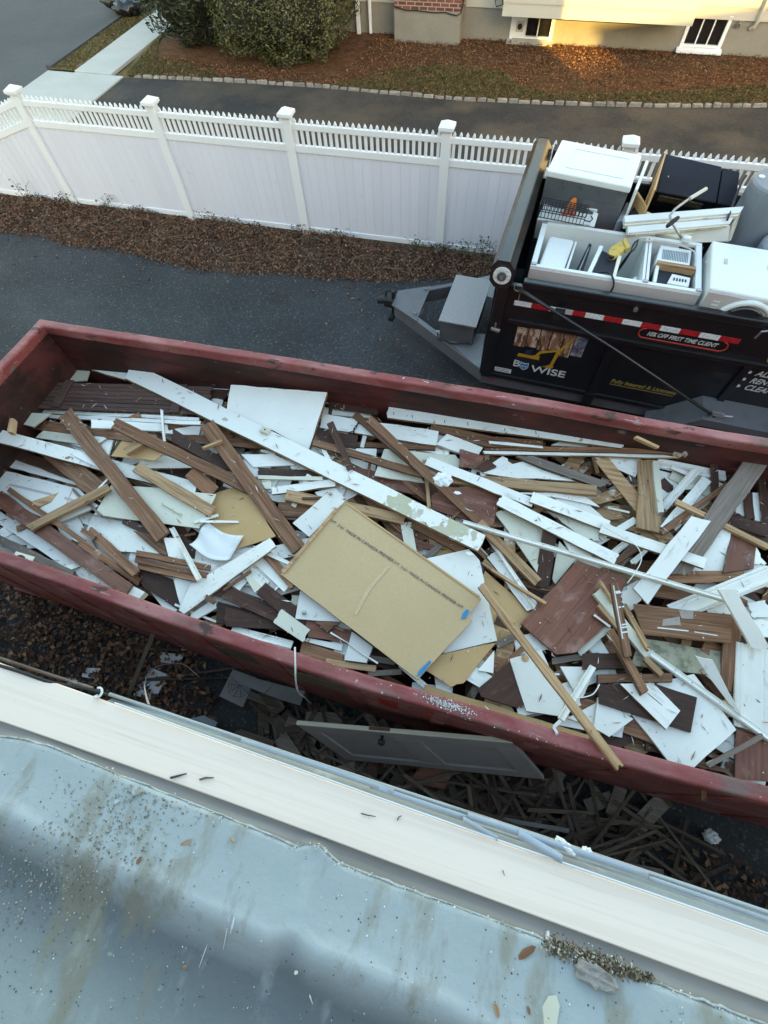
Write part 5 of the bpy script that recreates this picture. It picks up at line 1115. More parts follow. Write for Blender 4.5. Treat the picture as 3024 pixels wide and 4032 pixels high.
# tongue
MT['diamond'] = None
def diamond():
    m = bpy.data.materials.new('diamond_plate'); m.use_nodes = True; nt = m.node_tree; b = nt.nodes['Principled BSDF']
    tc = nt.nodes.new('ShaderNodeTexCoord'); v = nt.nodes.new('ShaderNodeTexVoronoi'); v.inputs['Scale'].default_value = 34; v.inputs['Randomness'].default_value = .12
    mp = nt.nodes.new('ShaderNodeMapping'); mp.inputs['Scale'].default_value = (1, 1.6, 1); mp.inputs['Rotation'].default_value = (0,0,.78)
    nt.links.new(tc.outputs['Object'], mp.inputs[0]); nt.links.new(mp.outputs[0], v.inputs['Vector'])
    r = nt.nodes.new('ShaderNodeMapRange'); r.inputs[1].default_value = .15; r.inputs[2].default_value = .40; r.inputs[3].default_value = 1; r.inputs[4].default_value = 0
    nt.links.new(v.outputs['Distance'], r.inputs[0]); mx = _mixcol(nt, (.24,.245,.255), (.50,.505,.51), r.outputs[0]); nt.links.new(mx, b.inputs['Base Color'])
    bp = nt.nodes.new('ShaderNodeBump'); bp.inputs['Strength'].default_value = .6; bp.inputs['Distance'].default_value = .006; nt.links.new(r.outputs[0], bp.inputs['Height']); nt.links.new(bp.outputs[0], b.inputs['Normal'])
    b.inputs['Roughness'].default_value = .42; b.inputs['Metallic'].default_value = .25; return m
MT['diamond'] = diamond()
def bar(a, b, w, z0, z1, name, m, parent=trl, bev=.006):
    A, B = Vector(a), Vector(b); d = B-A; n = Vector((-d.y, d.x)).normalized()*w/2
    P = [A-n, B-n, B+n, A+n]; o = MB().hexa([(p.x,p.y,z0) for p in P]+[(p.x,p.y,z1) for p in P]).build(name, m, parent); return bevel(o, bev, 1)
bar((-1.42,.99),(.06,.06),.075,.36,.55,'tongue_rail','frame'); bar((-1.42,1.18),(.06,2.08),.075,.36,.55,'tongue_rail','frame')
T_(MB().prism([(-1.46,.93),(-1.04,.70),(-1.04,1.46),(-1.46,1.24)], .535, .556), 'nose_plate', 'frame', bev=.004)
T_(MB().prism([(-.76,.60),(-.10,.70),(-.04,.16),(-.04,.10),(-.10,.12)], .5395, .5535), 'near_deck_plate', 'diamond')
T_(MB().prism([(-.76,1.60),(-.05,1.40),(-.04,2.08),(-.10,2.03)], .5395, .5535), 'far_deck_plate', 'diamond')
bx = T_(MB().box(-.66,-.22,.45,1.35,.50,.835), 'pump_box', 'frame', bev=.006); MB().box(-.68,-.20,.43,1.37,.836,.856).build('lid', 'diamond', bx)
T_(MB().tube([(-.68,.44,.66),(-.66,.38,.62),(-.45,.36,.60),(-.25,.42,.60)], .012, 6), 'hydraulic_hose', 'matte')
T_(MB().box(-1.60,-1.44,1.0,1.17,.44,.55).tube([(-1.72,1.085,.47),(-1.58,1.085,.50)], [.05,.06], 10), 'coupler', 'matte', bev=.006)
T_(MB().tube([(-1.60,1.085,.55),(-1.58,1.085,.64),(-1.52,1.085,.66)], .014, 6).box(-1.50,-1.46,1.05,1.12,.30,.66).box(-1.52,-1.45,.93,1.24,.27,.32), 'coupler_latch', 'matte')
for (ya, s_) in ((.78,1),(1.40,-1)):
    pts = [(-1.12+.05*math.sin(i*.9), ya+s_*.05*math.cos(i*1.1)+.02*i*s_, .58-.028*i+.02*math.sin(i*2)) for i in range(12)]; q = MB()
    for i in range(11):
        a, b = Vector(pts[i]), Vector(pts[i+1]); m_ = (a+b)/2; d = (b-a).normalized(); n_ = d.orthogonal().normalized() if i % 2 else d.cross(d.orthogonal()).normalized(); l = (b-a).length*.66
        q.tube([m_+d*l*math.cos(t)+n_*.014*math.sin(t) for t in [k*math.pi/4 for k in range(9)]], .0055, 5, cap=False)
    T_(q, 'safety_chain', 'steel')
d0, d1 = Vector((-1.40,.945)), Vector((-.18,.178)); nrm = Vector((d1.y-d0.y, -(d1.x-d0.x))).normalized()
nrm = -nrm if nrm.y > 0 else nrm
for i in range(8):
    a, b = d0.lerp(d1, i/8+.004), d0.lerp(d1, (i+1)/8-.004)
    if i > 7: break
    MB().hexa([(a.x+nrm.x*.001,a.y+nrm.y*.001,.49),(b.x+nrm.x*.001,b.y+nrm.y*.001,.49),(b.x,b.y,.49),(a.x,a.y,.49),(a.x+nrm.x*.006,a.y+nrm.y*.006,.545),(b.x+nrm.x*.006,b.y+nrm.y*.006,.545),(b.x,b.y,.545),(a.x,a.y,.545)]).build('reflective_tape', 'rred' if i % 2 else 'rwhite', trl)
# ------------------------------------------------------------------ what lies in the trailer
def LW(v): return TM @ Vector(v)
def load(name, label, cat, loc, rz=0, group=None): return thing(name, label, cat, LW(loc), TRZ+rz, group)
def quad_box(root, tops, zt, zb, name, m, grow=0):      # tops in trailer coords -> child of root
    R = root.matrix_world if root.matrix_world != Matrix.Identity(4) else Matrix.Translation(root.location) @ root.rotation_euler.to_matrix().to_4x4()
    Ri = R.inverted(); c_ = sum((Vector((a,b)) for a, b in tops), Vector((0,0)))/len(tops)
    P = [Vector(t)+(Vector(t)-c_).normalized()*grow for t in tops]
    v = [Ri @ LW((p.x,p.y,zb)) for p in P]+[Ri @ LW((p.x,p.y,zt)) for p in P]; n = len(P)
    return MB().add(v, [tuple(range(n-1,-1,-1)), tuple(range(n,2*n))]+[(i, (i+1) % n, n+(i+1) % n, n+i) for i in range(n)]).build(name, m, root)
Q = [(.19,1.21),(1.02,1.09),(1.08,1.73),(.25,1.87)]
fr = load('boxy_appliance', 'grey metal appliance with white panelled lid, behind the wire basket', 'appliance', (.63,1.48,.62))
bevel(quad_box(fr, Q, 2.235, .62, 'body', 'appl_grey'), .008, 2)
bevel(quad_box(fr, Q, 2.30, 2.238, 'lid', 'appl', .012), .014, 3)
I = [(.36,1.31),(.93,1.225),(.975,1.62),(.40,1.71)]
for a, b in zip(I, I[1:]+I[:1]):
    d = (Vector(b)-Vector(a)).normalized(); n_ = Vector((-d.y, d.x))*.008; bevel(quad_box(fr, [tuple(Vector(a)-n_), tuple(Vector(b)-n_), tuple(Vector(b)+n_), tuple(Vector(a)+n_)], 2.305, 2.3005, 'lid_moulding', 'appl'), .002, 1)
quad_box(fr, [(.62,1.145),(1.01,1.087),(1.01,1.082),(.62,1.140)], 2.10, 1.55, 'side_panel', 'frame')
quad_box(fr, [(.23,1.19),(.34,1.175),(.34,1.168),(.23,1.183)], 1.92, 1.85, 'vent_slot', 'matte')
rb = load('orange_ribbon', 'orange ribbon rag hanging on the grey side of the panelled lid appliance', 'ribbon', (.52,1.12,2.12))
MB().add([(0,0,0),(.03,-.005,.0),(.06,-.035,-.17),(.015,-.03,-.22),(-.02,-.02,-.10)], [(0,1,4),(1,2,4),(2,3,4)]).add([(-.01,-.004,-.01),(.02,-.01,-.01),(-.02,-.04,-.19),(-.085,-.05,-.16),(-.05,-.02,-.08)], [(0,1,4),(1,2,4),(2,3,4)]).build('cloth', 'orange', rb)
# strip, cardboard, black appliance
st = load('white_trim_strip', 'upright white trim strip between the panelled lid appliance and tan cardboard', 'trim strip', (1.12,1.40,1.6))
bevel(quad_box(st, [(1.07,1.10),(1.10,1.10),(1.17,1.68),(1.14,1.69)], 2.28, 1.9, 'strip', 'appl'), .004, 1)
bk = load('black_appliance', 'large dark blue black appliance lying at the back of the trailer load', 'appliance', (1.65,1.4,.62))
Qb = [(1.27,1.06),(2.02,.95),(2.10,1.64),(1.33,1.82)]
BK = [Vector(pz(*q_)) for q_ in ((1418,414,1.97),(1596,449,1.97),(1607,370,2.22),(1436,331,2.22))]
def bkb(u0, u1, v0, v1, h0, h1, nm, m, bev=.012):
    R = Matrix.Translation(bk.location) @ bk.rotation_euler.to_matrix().to_4x4(); Ri = R.inverted(); n_ = (BK[1]-BK[0]).cross(BK[3]-BK[0]).normalized()
    f_ = lambda u, v, h: Ri @ LW(tuple((BK[0]*(1-u)+BK[1]*u)*(1-v)+(BK[3]*(1-u)+BK[2]*u)*v+n_*h))
    return bevel(MB().hexa([f_(u,v,h) for h in (h0,h1) for u,v in ((u0,v0),(u1,v0),(u1,v1),(u0,v1))]).build(nm, m, bk), bev, 2)
bkb(0,.735,0,1,-.5,0,'body','appl_dark'); bkb(.745,.96,0,.98,-.5,-.004,'end_cap','appl_dark'); bkb(-.035,-.002,.0,1,-.5,.012,'edge_flange','KD',.004)
bkb(.08,.15,.80,.88,.0005,.002,'torn_hole','matte',0); bkb(.10,.13,.42,.46,.0005,.003,'screw','steel',0); bkb(.05,.6,-.03,-.002,-.2,-.06,'torn_edge','dirtboard',.004)
cbd = load('cardboard_side', 'tan cardboard sheet standing against the left end of the black appliance', 'cardboard', (1.22,1.4,1.6))
quad_box(cbd, [(1.235,1.05),(1.25,1.05),(1.325,1.84),(1.315,1.84)], 2.32, 1.6, 'sheet', 'H'); quad_box(cbd, [(1.12,1.30),(1.235,1.06),(1.245,1.07),(1.14,1.33)], 2.15, 1.6, 'flap', 'H')
for i, (q_, zt, zb, m, lb) in enumerate((
    ([(1.00,.97),(1.07,1.0),(1.16,1.34),(1.07,1.36)], 2.02, 1.0, 'tank', 'grey white metal panel standing right of the grey appliance'),
    ([(1.09,.98),(1.22,1.0),(1.26,1.28),(1.16,1.33)], 2.04, 1.0, 'appl_dark', 'black square panel below the tan cardboard'),
    ([(1.25,1.01),(1.62,.94),(1.78,1.06),(1.30,1.34)], 1.97, 1.93, 'C', 'cream panel below the front edge of the black appliance'),
    ([(1.90,.66),(2.25,.62),(2.12,1.02),(2.05,1.0)], 1.93, 1.90, 'C', 'cream triangular panel in front of the grey tanks'),
    ([(.85,.98),(1.88,.86),(1.90,.93),(.86,1.05)], 1.92, 1.55, 'D', 'dark plank between the open white fridge and tilted white door'))):
    o = load('loose_sheet', lb, 'panel', (sum(p[0] for p in q_)/4, sum(p[1] for p in q_)/4, zb)); bevel(quad_box(o, q_, zt, zb, 'sheet', m), .004, 1)
# tilted white fridge door
fdo = load('hollow_shell', 'tilted white hollow fridge door with double white edge, under the metal crutch', 'fridge door', (1.65,1.2,1.6))
def tri(pts, name, m, parent, th=.02):
    R = Matrix.Translation(parent.location) @ parent.rotation_euler.to_matrix().to_4x4(); Ri = R.inverted()
    W = [Ri @ LW(p) for p in pts]; n_ = Vector()
    for a, b in zip(W, W[1:]+W[:1]): n_ += a.cross(b)
    n_.normalize(); n_ = n_ if n_.z > 0 else -n_
    k = len(W); return bevel(MB().add([w-n_*th for w in W]+W, [tuple(range(k-1,-1,-1)), tuple(range(k,2*k))]+[(i, (i+1) % k, k+(i+1) % k, k+i) for i in range(k)]).build(name, m, parent), .006, 2)
# a shallow tray on edge: deck plane rises to the back
P0, P1, P2, P3 = [Vector(pz(*q)) for q in ((1350,508,1.99),(1582,486,2.06),(1604,450,2.13),(1346,470,2.06))]
def fd(u, v, h=0): n_ = (P1-P0).cross(P3-P0).normalized(); p = (P0*(1-u)+P1*u)*(1-v)+(P3*(1-u)+P2*u)*v+n_*h; return (p.x,p.y,p.z)
def fdb(u0,u1,v0,v1,h0,h1,nm,m):
    R = Matrix.Translation(fdo.location) @ fdo.rotation_euler.to_matrix().to_4x4(); Ri = R.inverted()
    return bevel(MB().hexa([Ri @ LW(fd(u,v,h)) for h in (h0,h1) for u,v in ((u0,v0),(u1,v0),(u1,v1),(u0,v1))]).build(nm, m, fdo), .006, 2)
fdb(0,1,.62,1,-.03,.03,'upper_edge','appl'); fdb(0,1,.50,.615,-.04,.012,'upper_edge','KP'); fdb(.03,.97,.12,.49,-.05,.0,'lower_edge','appl'); fdb(.03,.97,.04,.115,-.05,-.012,'lower_edge','KP')
tri([pz(1358,505,1.95),pz(1583,487,2.0),pz(1572,522,1.86),pz(1385,530,1.85)], 'inner_liner', 'liner', fdo, .02)
tri([pz(1584,485,2.02),pz(1603,456,2.06),pz(1580,519,1.87),pz(1571,524,1.85)], 'end_edge', 'KP', fdo, .02)
# open fridge on its back
op_ = load('open_fridge', 'white fridge body lying on its back with doors off, filled with junk', 'fridge', (1.06,.53,1.25))
X0_, X1_, Y0_, Y1_, ZT_, ZB_ = .27, 1.865, .135, .93, 1.95, 1.30
def fq(a, b, c, d, zt, zb, nm, m, bev=.004): return bevel(quad_box(op_, [(a,c),(b,c),(b,d),(a,d)], zt, zb, nm, m), bev, 2)
fq(X0_,X1_,Y0_,Y1_,ZB_+.04,ZB_,'back_panel','liner'); fq(X0_,X1_,Y0_-.012,Y0_+.0,ZT_-.022,ZB_-.08,'outer_side','appl_side')
fq(X0_,X1_,Y0_+.001,Y0_+.045,ZT_,ZB_+.041,'near_wall','appl'); fq(X0_,X1_,Y1_-.045,Y1_,ZT_,ZB_+.041,'far_wall','appl')
fq(X0_,X0_+.055,Y0_+.046,Y1_-.046,ZT_-.001,ZB_+.041,'end_wall','appl'); fq(X1_-.055,X1_,Y0_+.046,Y1_-.046,ZT_-.001,ZB_+.041,'end_wall','appl')
fq(1.33,1.39,Y0_+.046,Y1_-.046,ZT_-.002,ZB_+.041,'divider','appl')
fq(1.355,1.362,Y0_+.047,Y1_-.047,ZT_+.001,ZT_-.0015,'divider_groove','appl_grey',0)
for x, y in ((.30,.17),(.30,.90),(1.36,.17),(1.84,.16)): fq(x-.025,x+.025,y-.02,y+.02,ZT_+.012,ZT_+.001,'hinge_plate','steel')
def inside(name, label, cat, quad, zt, zb, m, bev=.006, part='body'):
    o = load(name, label, cat, (sum(p[0] for p in quad)/len(quad), sum(p[1] for p in quad)/len(quad), zb)); bevel(quad_box(o, quad, zt, zb, part, m), bev, 2); return o
dr = inside('fridge_drawer', 'white drawer bin standing in the left end of the open fridge', 'drawer', [(.345,.20),(.60,.19),(.64,.76),(.38,.78)], 1.90, 1.36, 'appl', .03)
quad_box(dr, [(.612,.19),(.635,.19),(.668,.74),(.65,.75)], 1.89, 1.40, 'side_lip', 'appl')
hf = inside('window_screen_frame', 'pale framed dark mesh panel leaning in the middle of the open fridge', 'framed panel', [(.82,.20),(.86,.20),(.93,.66),(.89,.67)], 1.935, 1.40, 'appl', .004, 'frame')
quad_box(hf, [(.87,.205),(1.06,.19),(1.08,.56),(.93,.64)], 1.90, 1.87, 'mesh', 'appl_dark'); quad_box(hf, [(1.062,.19),(1.09,.19),(1.12,.55),(1.085,.56)], 1.93, 1.80, 'frame_bar', 'C'); quad_box(hf, [(.865,.185),(1.06,.17),(1.062,.188),(.868,.203)], 1.93, 1.80, 'frame_bar', 'appl')
dk = inside('dark_tray', 'thin dark tray standing beside the white drawer bin', 'tray', [(.70,.18),(.78,.18),(.82,.72),(.79,.74)], 1.90, 1.40, 'appl_dark', .004)
gl = inside('glass_shelf', 'greenish glass shelf standing upright beside the dark tray in the open fridge', 'shelf', [(.735,.19),(.745,.19),(.795,.60),(.785,.60)], 1.94, 1.901, 'tank', .002)
sh = inside('wire_shelf', 'pale greenish shelf lying at the bottom of the open fridge', 'shelf', [(1.13,.20),(1.32,.20),(1.32,.60),(1.15,.60)], 1.45, 1.345, 'liner', .004)
pj = inside('white_plastic_part', 'small white moulded plastic part by the divider of the open fridge', 'plastic part', [(1.26,.19),(1.32,.19),(1.325,.42),(1.28,.40)], 1.84, 1.5, 'appl', .02)
p = tz(1338, 536, 1.96); gv = load('work_glove', 'yellow leather work mitt lying on the junk in the open fridge', 'glove', (p.x, p.y, 1.88))
def r5(x, y, z): return pz(1106+x/3, 246.9+y/3, z)
bevel(tri([r5(715,815,1.965),r5(735,868,1.965),r5(690,905,1.955),r5(655,920,1.95),r5(630,912,1.945),r5(624,890,1.945),r5(640,858,1.95),r5(675,838,1.96)], 'palm', 'glove', gv, .05), .018, 3)
tri([r5(718,812,1.972),r5(735,793,1.975),r5(770,855,1.975),r5(738,870,1.972)], 'cuff', 'glove', gv, .055)
tri([r5(622,900,1.95),r5(632,922,1.95),r5(660,926,1.95),r5(668,917,1.95),r5(640,910,1.952)], 'dark_binding', 'matte', gv, .03)
p0, p1, p2 = tz(1330,590,1.62), tz(1362,545,1.96), tz(1378,520,1.98)
tg = load('fire_tongs', 'black tongs with looped handle leaning in the open fridge', 'tongs', (p0.x, p0.y, 1.62))
d01 = Vector((p1.x-p0.x, p1.y-p0.y, .34)); d02 = Vector((p2.x-p0.x, p2.y-p0.y, .37)); pe = Vector((-d02.y, d02.x, 0)).normalized()*.035
MB().tube([(0,0,0), d01*.5, d01], [.014,.018,.010], 7).build('shaft', 'matte', tg)
MB().tube([d01, d01.lerp(d02,.35)+pe, d01.lerp(d02,.7)+pe*.9, d02, d01.lerp(d02,.7)-pe*.9, d01.lerp(d02,.35)-pe, d01], .009, 6).build('loop_handle', 'matte', tg)
ac = load('air_conditioner', 'window air conditioner with louvred top in the small fridge compartment', 'air conditioner', (1.61,.52,1.35))
bevel(quad_box(ac, [(1.44,.50),(1.76,.48),(1.78,.82),(1.48,.84)], 1.93, 1.36, 'housing', 'appl'), .01, 2)
for i in range(16):
    x = 1.50+i*.0155; quad_box(ac, [(x,.60),(x+.007,.60),(x+.012,.76),(x+.005,.76)], 1.936, 1.931, 'louvre', 'tank')
quad_box(ac, [(1.44,.455),(1.80,.435),(1.80,.485),(1.445,.498)], 1.975, 1.90, 'wood_strip', 'T')
quad_box(ac, [(1.43,.20),(1.76,.18),(1.785,.433),(1.445,.452)], 1.91, 1.42, 'lower_frame', 'appl_dark')
quad_box(ac, [(1.56,.21),(1.75,.20),(1.765,.34),(1.60,.36)], 1.945, 1.911, 'control_panel', 'liner')
for i in range(5): quad_box(ac, [(1.61+i*.026,.26),(1.623+i*.026,.26),(1.626+i*.026,.30),(1.613+i*.026,.30)], 1.95, 1.9455, 'button', 'matte')
quad_box(ac, [(1.43,.19),(1.46,.19),(1.475,.45),(1.445,.45)], 1.95, 1.911, 'frame_bar', 'appl')
def twire(name, label, cat, pts, r, m):
    P = [LW(p) for p in pts]; out = []
    for i in range(len(P)-1):
        p0, p1, p2, p3 = P[max(i-1,0)], P[i], P[i+1], P[min(i+2,len(P)-1)]
        for k in range(5):
            t = k/5; out.append(.5*((2*p1)+(p2-p0)*t+(2*p0-5*p1+4*p2-p3)*t*t+(3*p1-p0-3*p2+p3)*t**3))
    out.append(P[-1]); return tag(MB().tube(out, r, 6).build(name, m, None, True), label, cat)
twire('power_cord', 'grey power cord curving across the small fridge compartment', 'cord', [(1.30,.80,1.96),(1.45,.83,1.965),(1.65,.81,1.965),(1.78,.74,1.965),(1.80,.60,1.96),(1.79,.48,1.975)], .008, 'appl_side')
twire('power_lead', 'dark power lead hanging over the near side of the open fridge', 'cord', [(.90,.30,1.86),(1.00,.20,1.965),(1.06,.13,1.96),(1.09,.10,1.90),(1.08,.09,1.82),(1.05,.085,1.78)], .009, 'matte')
bx_ = inside('small_white_box', 'small white plug box on the far edge of the open fridge', 'box', [(1.66,.88),(1.74,.87),(1.74,.93),(1.665,.94)], 2.01, 1.953, 'appl', .012)
# basket and bin
bn = load('freezer_bin', 'white ridged bin lying under the black wire basket', 'bin', (.55,1.05,1.6))
def bq(pts, th, nm, m): return tri([pz(*q_) for q_ in pts], nm, m, bn, th)
bq([(1184,420,2.0),(1288,454,2.0),(1276,486,1.93),(1160,474,1.93)], .25, 'tray', 'appl')
bq([(1183,413,2.05),(1292,447,2.05),(1290,456,2.03),(1182,423,2.03)], .05, 'back_lip', 'appl'); bq([(1284,454,2.02),(1296,452,2.02),(1284,490,1.93),(1272,488,1.93)], .08, 'side_lip', 'appl')
B0, B1 = Vector(pz(1163,462,2.02)), Vector(pz(1262,481,2.02)); bc = (B0+B1)/2
bs = load('wire_basket', 'black wire basket lying on the white ridged bin', 'basket', (bc.x,bc.y+.06,2.0), math.atan2(B1.y-B0.y, B1.x-B0.x))
q = MB(); nx, ny = 13, 5
Lb, Wb, Hb = (B1-B0).length, .15, .12
for i in range(nx+1):
    x = -Lb/2+Lb*i/nx; q.tube([(x,-Wb/2,0),(x,-Wb/2*.9,Hb),(x,Wb/2*.9,Hb),(x,Wb/2,0)], .0045, 4)
for j in range(5): q.tube([(-Lb/2,-Wb/2*.9+Wb*.9*j/4,Hb),(Lb/2,-Wb/2*.9+Wb*.9*j/4,Hb)], .0042, 4)
for z in (.0,.06):
    for s_ in (-1,1): q.tube([(-Lb/2,s_*Wb/2,z),(Lb/2,s_*Wb/2,z)], .0045, 4)
q.build('wire_grid', 'matte', bs); MB().tube([(Lb/2,-.04,.03),(Lb/2+.06,-.04,.03),(Lb/2+.075,-.04,.06),(Lb/2+.05,-.04,.085)], .006, 5).build('hook', 'matte', bs)
# dryer at the right edge
dy = load('dryer', 'white dryer with pink beige front and round porthole at the right edge', 'dryer', (2.2,.48,1.1))
bevel(quad_box(dy, [(1.90,.10),(2.62,.06),(2.64,.83),(1.92,.86)], 2.03, 1.10, 'body', 'appl'), .018, 3)
quad_box(dy, [(1.905,.085),(2.62,.045),(2.62,.058),(1.905,.098)], 2.0, 1.12, 'front', 'appl_side')
R_ = dy.location; Ri = (Matrix.Translation(dy.location) @ dy.rotation_euler.to_matrix().to_4x4()).inverted()
C0 = Ri @ LW((2.30,.066,1.73)); 
MB().tube([(C0.x+.245*math.cos(a), C0.y-.004, C0.z+.245*math.sin(a)) for a in np.linspace(0,2*math.pi,33)], .028, 8, cap=False).build('porthole_ring', 'appl', dy, True)
MB().tube([(C0.x,C0.y+.002,C0.z),(C0.x,C0.y-.018,C0.z)], [.21,.19], 28).build('porthole_glass', 'glass', dy)
for i in range(4): quad_box(dy, [(1.98,.078-.002),(2.04,.076-.002),(2.04,.079),(1.98,.081)], 1.93-i*.035, 1.915-i*.035, 'control_button', 'liner')
for x in (2.02, 2.40): quad_box(dy, [(x,.50),(x+.03,.50),(x+.035,.58),(x+.005,.58)], 2.036, 2.031, 'scuff_mark', 'appl_side')
# crutch-like rod with wheel
cr = load('metal_crutch', 'bent grey metal rod with black wheel lying over the white fridge door', 'rod', (1.74,1.12,2.1))
def cl(px, py, z): R = Matrix.Translation(cr.location) @ cr.rotation_euler.to_matrix().to_4x4(); return R.inverted() @ at(px, py, z)
MB().tube([cl(1524,409,2.24), cl(1488,430,2.235), cl(1458,452,2.23), cl(1447,466,2.22), cl(1451,480,2.18), cl(1462,498,2.13), cl(1472,514,2.06)], .012, 8).build('shaft', 'steel', cr, True)
MB().tube([cl(1525,408,2.242), cl(1490,429,2.237)], .018, 8).build('grip', 'KP', cr)
a_, b_ = cl(1440,489,2.20), cl(1466,470,2.20); d_ = (b_-a_); mid = (a_+b_)/2; ax_ = d_.normalized(); up_ = Vector((.3,.85,.35)).normalized()
MB().tube([mid+ax_*d_.length*.45*math.cos(t)+up_*.022*math.sin(t) for t in np.linspace(0,2*math.pi,17)], .016, 6, cap=False).build('wheel', 'rubber', cr, True)
# water tanks
def tank(label, x, y, zt, r, zb=.62):
    t = load('water_tank', label, 'water heater', (x, y, zb), 0, 'grey water heaters')
    H = zt-zb; MB().tube([(0,0,0),(0,0,H-.05),(0,0,H-.02),(0,0,H)], [r,r,r*.985,r*.93], 36).build('shell', 'tank', t); bevel(t.children[0], .006, 2)
    MB().tube([(.0,-r*.25,H),(0,-r*.25,H+.012)], .05, 14).build('port', 'matte', t); MB().tube([(-r*.72,.03,H),(-r*.72,.03,H+.008)], .03, 10).build('cap', 'appl', t); return t
tank('tall grey water heater standing behind, its round top in view', 2.42, 1.50, 2.32, .275)
tank('grey water heater at the right edge, nearer, mostly cut off by the frame', 2.66, 1.02, 2.0, .26)
o = load('black_strut', 'thin black bar leaning out between black appliance and tall water heater', 'bar', (2.1,1.62,2.0)); MB().tube([(-.08,-.5,.1),(0,0,.22),(.03,.08,.24)], .012, 6).build('bar', 'matte', o)
# ------------------------------------------------------------------ the narrow strip between dumpster and house
P2 = fill([(-6,-.55),(-1.7,-.55),(-1.95,.15),(-2.35,.55),(-3.0,.62),(-4.4,.75),(-6,1.3)], 5200); P2 = P2+RNG.normal(0,.05,P2.shape)
tag(scatter('leaf_pile', np.column_stack([P2, .012+RNG.uniform(0,.09,len(P2))]), .06, BROWN, tilt=.5), 'heap of dry oak leaves on the ground at the left end of the dumpster', 'leaves', kind='stuff')
P2 = fill([(1.6,-.6),(4.2,-.6),(3.9,.05),(2.6,.25),(1.9,.3)], 900)
tag(scatter('leaf_scatter', np.column_stack([P2, .012+RNG.uniform(0,.05,len(P2))]), .06, BROWN, tilt=.5), 'dead leaves on the dark ground at the right end of the alley', 'leaves', kind='stuff')
# plaster laths: one mesh per kind, copied
lath_meshes = []
for i in range(6):
    L, w = random.uniform(.5, 1.3), random.uniform(.022, .036); m = MB(); k = 6
    for s_ in range(k):
        x0, x1 = -L/2+L*s_/k, -L/2+L*(s_+1)/k; j0, j1 = .004*math.sin(s_*2+i), .004*math.sin((s_+1)*2+i); m.box(x0, x1-.0004*0, -w/2+j0*0, w/2, -.004, .004)
    me = me_from('lath', *(lambda q: (q.v, q.f))(MB().hexa([(-L/2,-w/2,-.004),(L/2-.02,-w/2+.004,-.004),(L/2,w/2,-.004),(-L/2+.015,w/2,-.004),(-L/2,-w/2,.004),(L/2-.02,-w/2+.004,.004),(L/2,w/2,.004),(-L/2+.015,w/2,.004)]))); me.materials.append(MT['lath']); lath_meshes.append(me)
for i in range(175):
    right = random.random() < .55
    x = random.uniform(.6, 2.3) if right else random.uniform(-1.3, .9); lim = .34; y = random.uniform(-.45, lim)
    a = random.choice([random.gauss(0,.35), random.gauss(.9,.4), random.gauss(-.75,.35)]); h = .03+.30*math.exp(-((x-.7)/1.3)**2)*random.random()
    o = bpy.data.objects.new('lath', random.choice(lath_meshes)); COL.objects.link(o); o.location = (x, y-.10*abs(math.sin(a)), h+.02); o.rotation_euler = (random.gauss(0,.2), random.gauss(0,.10), a)
    tag(o, 'thin grey plaster lath in the dark tangle between dumpster and house', 'lath', 'plaster laths in the alley')
m = MB()
for i in range(160):
    x = random.uniform(-1.5, 2.2); y = random.uniform(-.5,.38); a = random.uniform(0,6.28); L, w = random.uniform(.05,.22), random.uniform(.02,.07); z = random.uniform(.01,.14); ca, sa = math.cos(a), math.sin(a)
    m.hexa([(x+ca*u*L-sa*v*w, y+sa*u*L+ca*v*w, z+zz) for zz in (0,.012) for u, v in ((-1,-1),(1,-1),(1,1),(-1,1))], i % 3)
tag(m.build('plaster_rubble', ['lath','D','G']), 'small splintered rubble on the dark ground of the alley', 'rubble', kind='stuff')
# leaning door
T4 = [at(640,1566,.92), at(1108,1606,1.20), at(1176,1684,.62), at(735,1672,.36)]
T4[3] = T4[0]+(T4[2]-T4[1])
W, M = frame_of(T4); Mi = M.inverted(); L4 = [Mi @ w for w in W]
dr_ = thing('panelled_door', 'grey white two panel door lying on its side against the dumpster in the alley', 'door'); dr_.matrix_world = M
MT['doorp'] = mat('dusty_door_paint', (.285,.26,.265), .6, [((.20,.185,.185), 3, .45, .7, U, .5)])
A, B, C_, D_ = [Mi @ w for w in T4]
def dl(u, v, z): p = (A*(1-u)+B*u)*(1-v)+(D_*(1-u)+C_*u)*v; return (p.x, p.y, z)
def dbox(u0, u1, v0, v1, z0, z1, nm, m):
    return bevel(MB().hexa([dl(u0,v0,z0),dl(u1,v0,z0),dl(u1,v1,z0),dl(u0,v1,z0),dl(u0,v0,z1),dl(u1,v0,z1),dl(u1,v1,z1),dl(u0,v1,z1)]).build(nm, m, dr_), .004, 1)
# normal faces the viewer: z up in the door's frame
for (u0,u1,v0,v1) in ((0,1,0,.17),(0,1,.83,1),(0,.08,.1705,.8295),(.44,.56,.1705,.8295),(.90,1,.1705,.8295)): dbox(u0,u1,v0,v1,-.035,0,'rail','doorp')
for (u0,u1) in ((.08,.44),(.56,.90)): dbox(u0+.0005,u1-.0005,.171,.829,-.030,-.014,'door_panel','doorp')
dbox(0,1,-.012,-.0005,-.035,-.001,'edge_strip','C')
dbox(.36,.46,-.02,-.0125,-.030,-.006,'latch_plate','KD')
p = dl(.40,.10,0); MB().tube([(p[0],p[1],0),(p[0],p[1],.03),(p[0],p[1],.035),(p[0],p[1],.06),(p[0],p[1],.068)], [.012,.012,.028,.028,.016], 14).build('knob', 'matte', dr_, True)
def alley_panel(name, label, cat, px, zs, th, m, side='KD', group=None):
    W = [at(p[0], p[1], z) for p, z in zip(px, zs)]; return tag(slab(name, W, th, m, side, .002), label, cat, group)
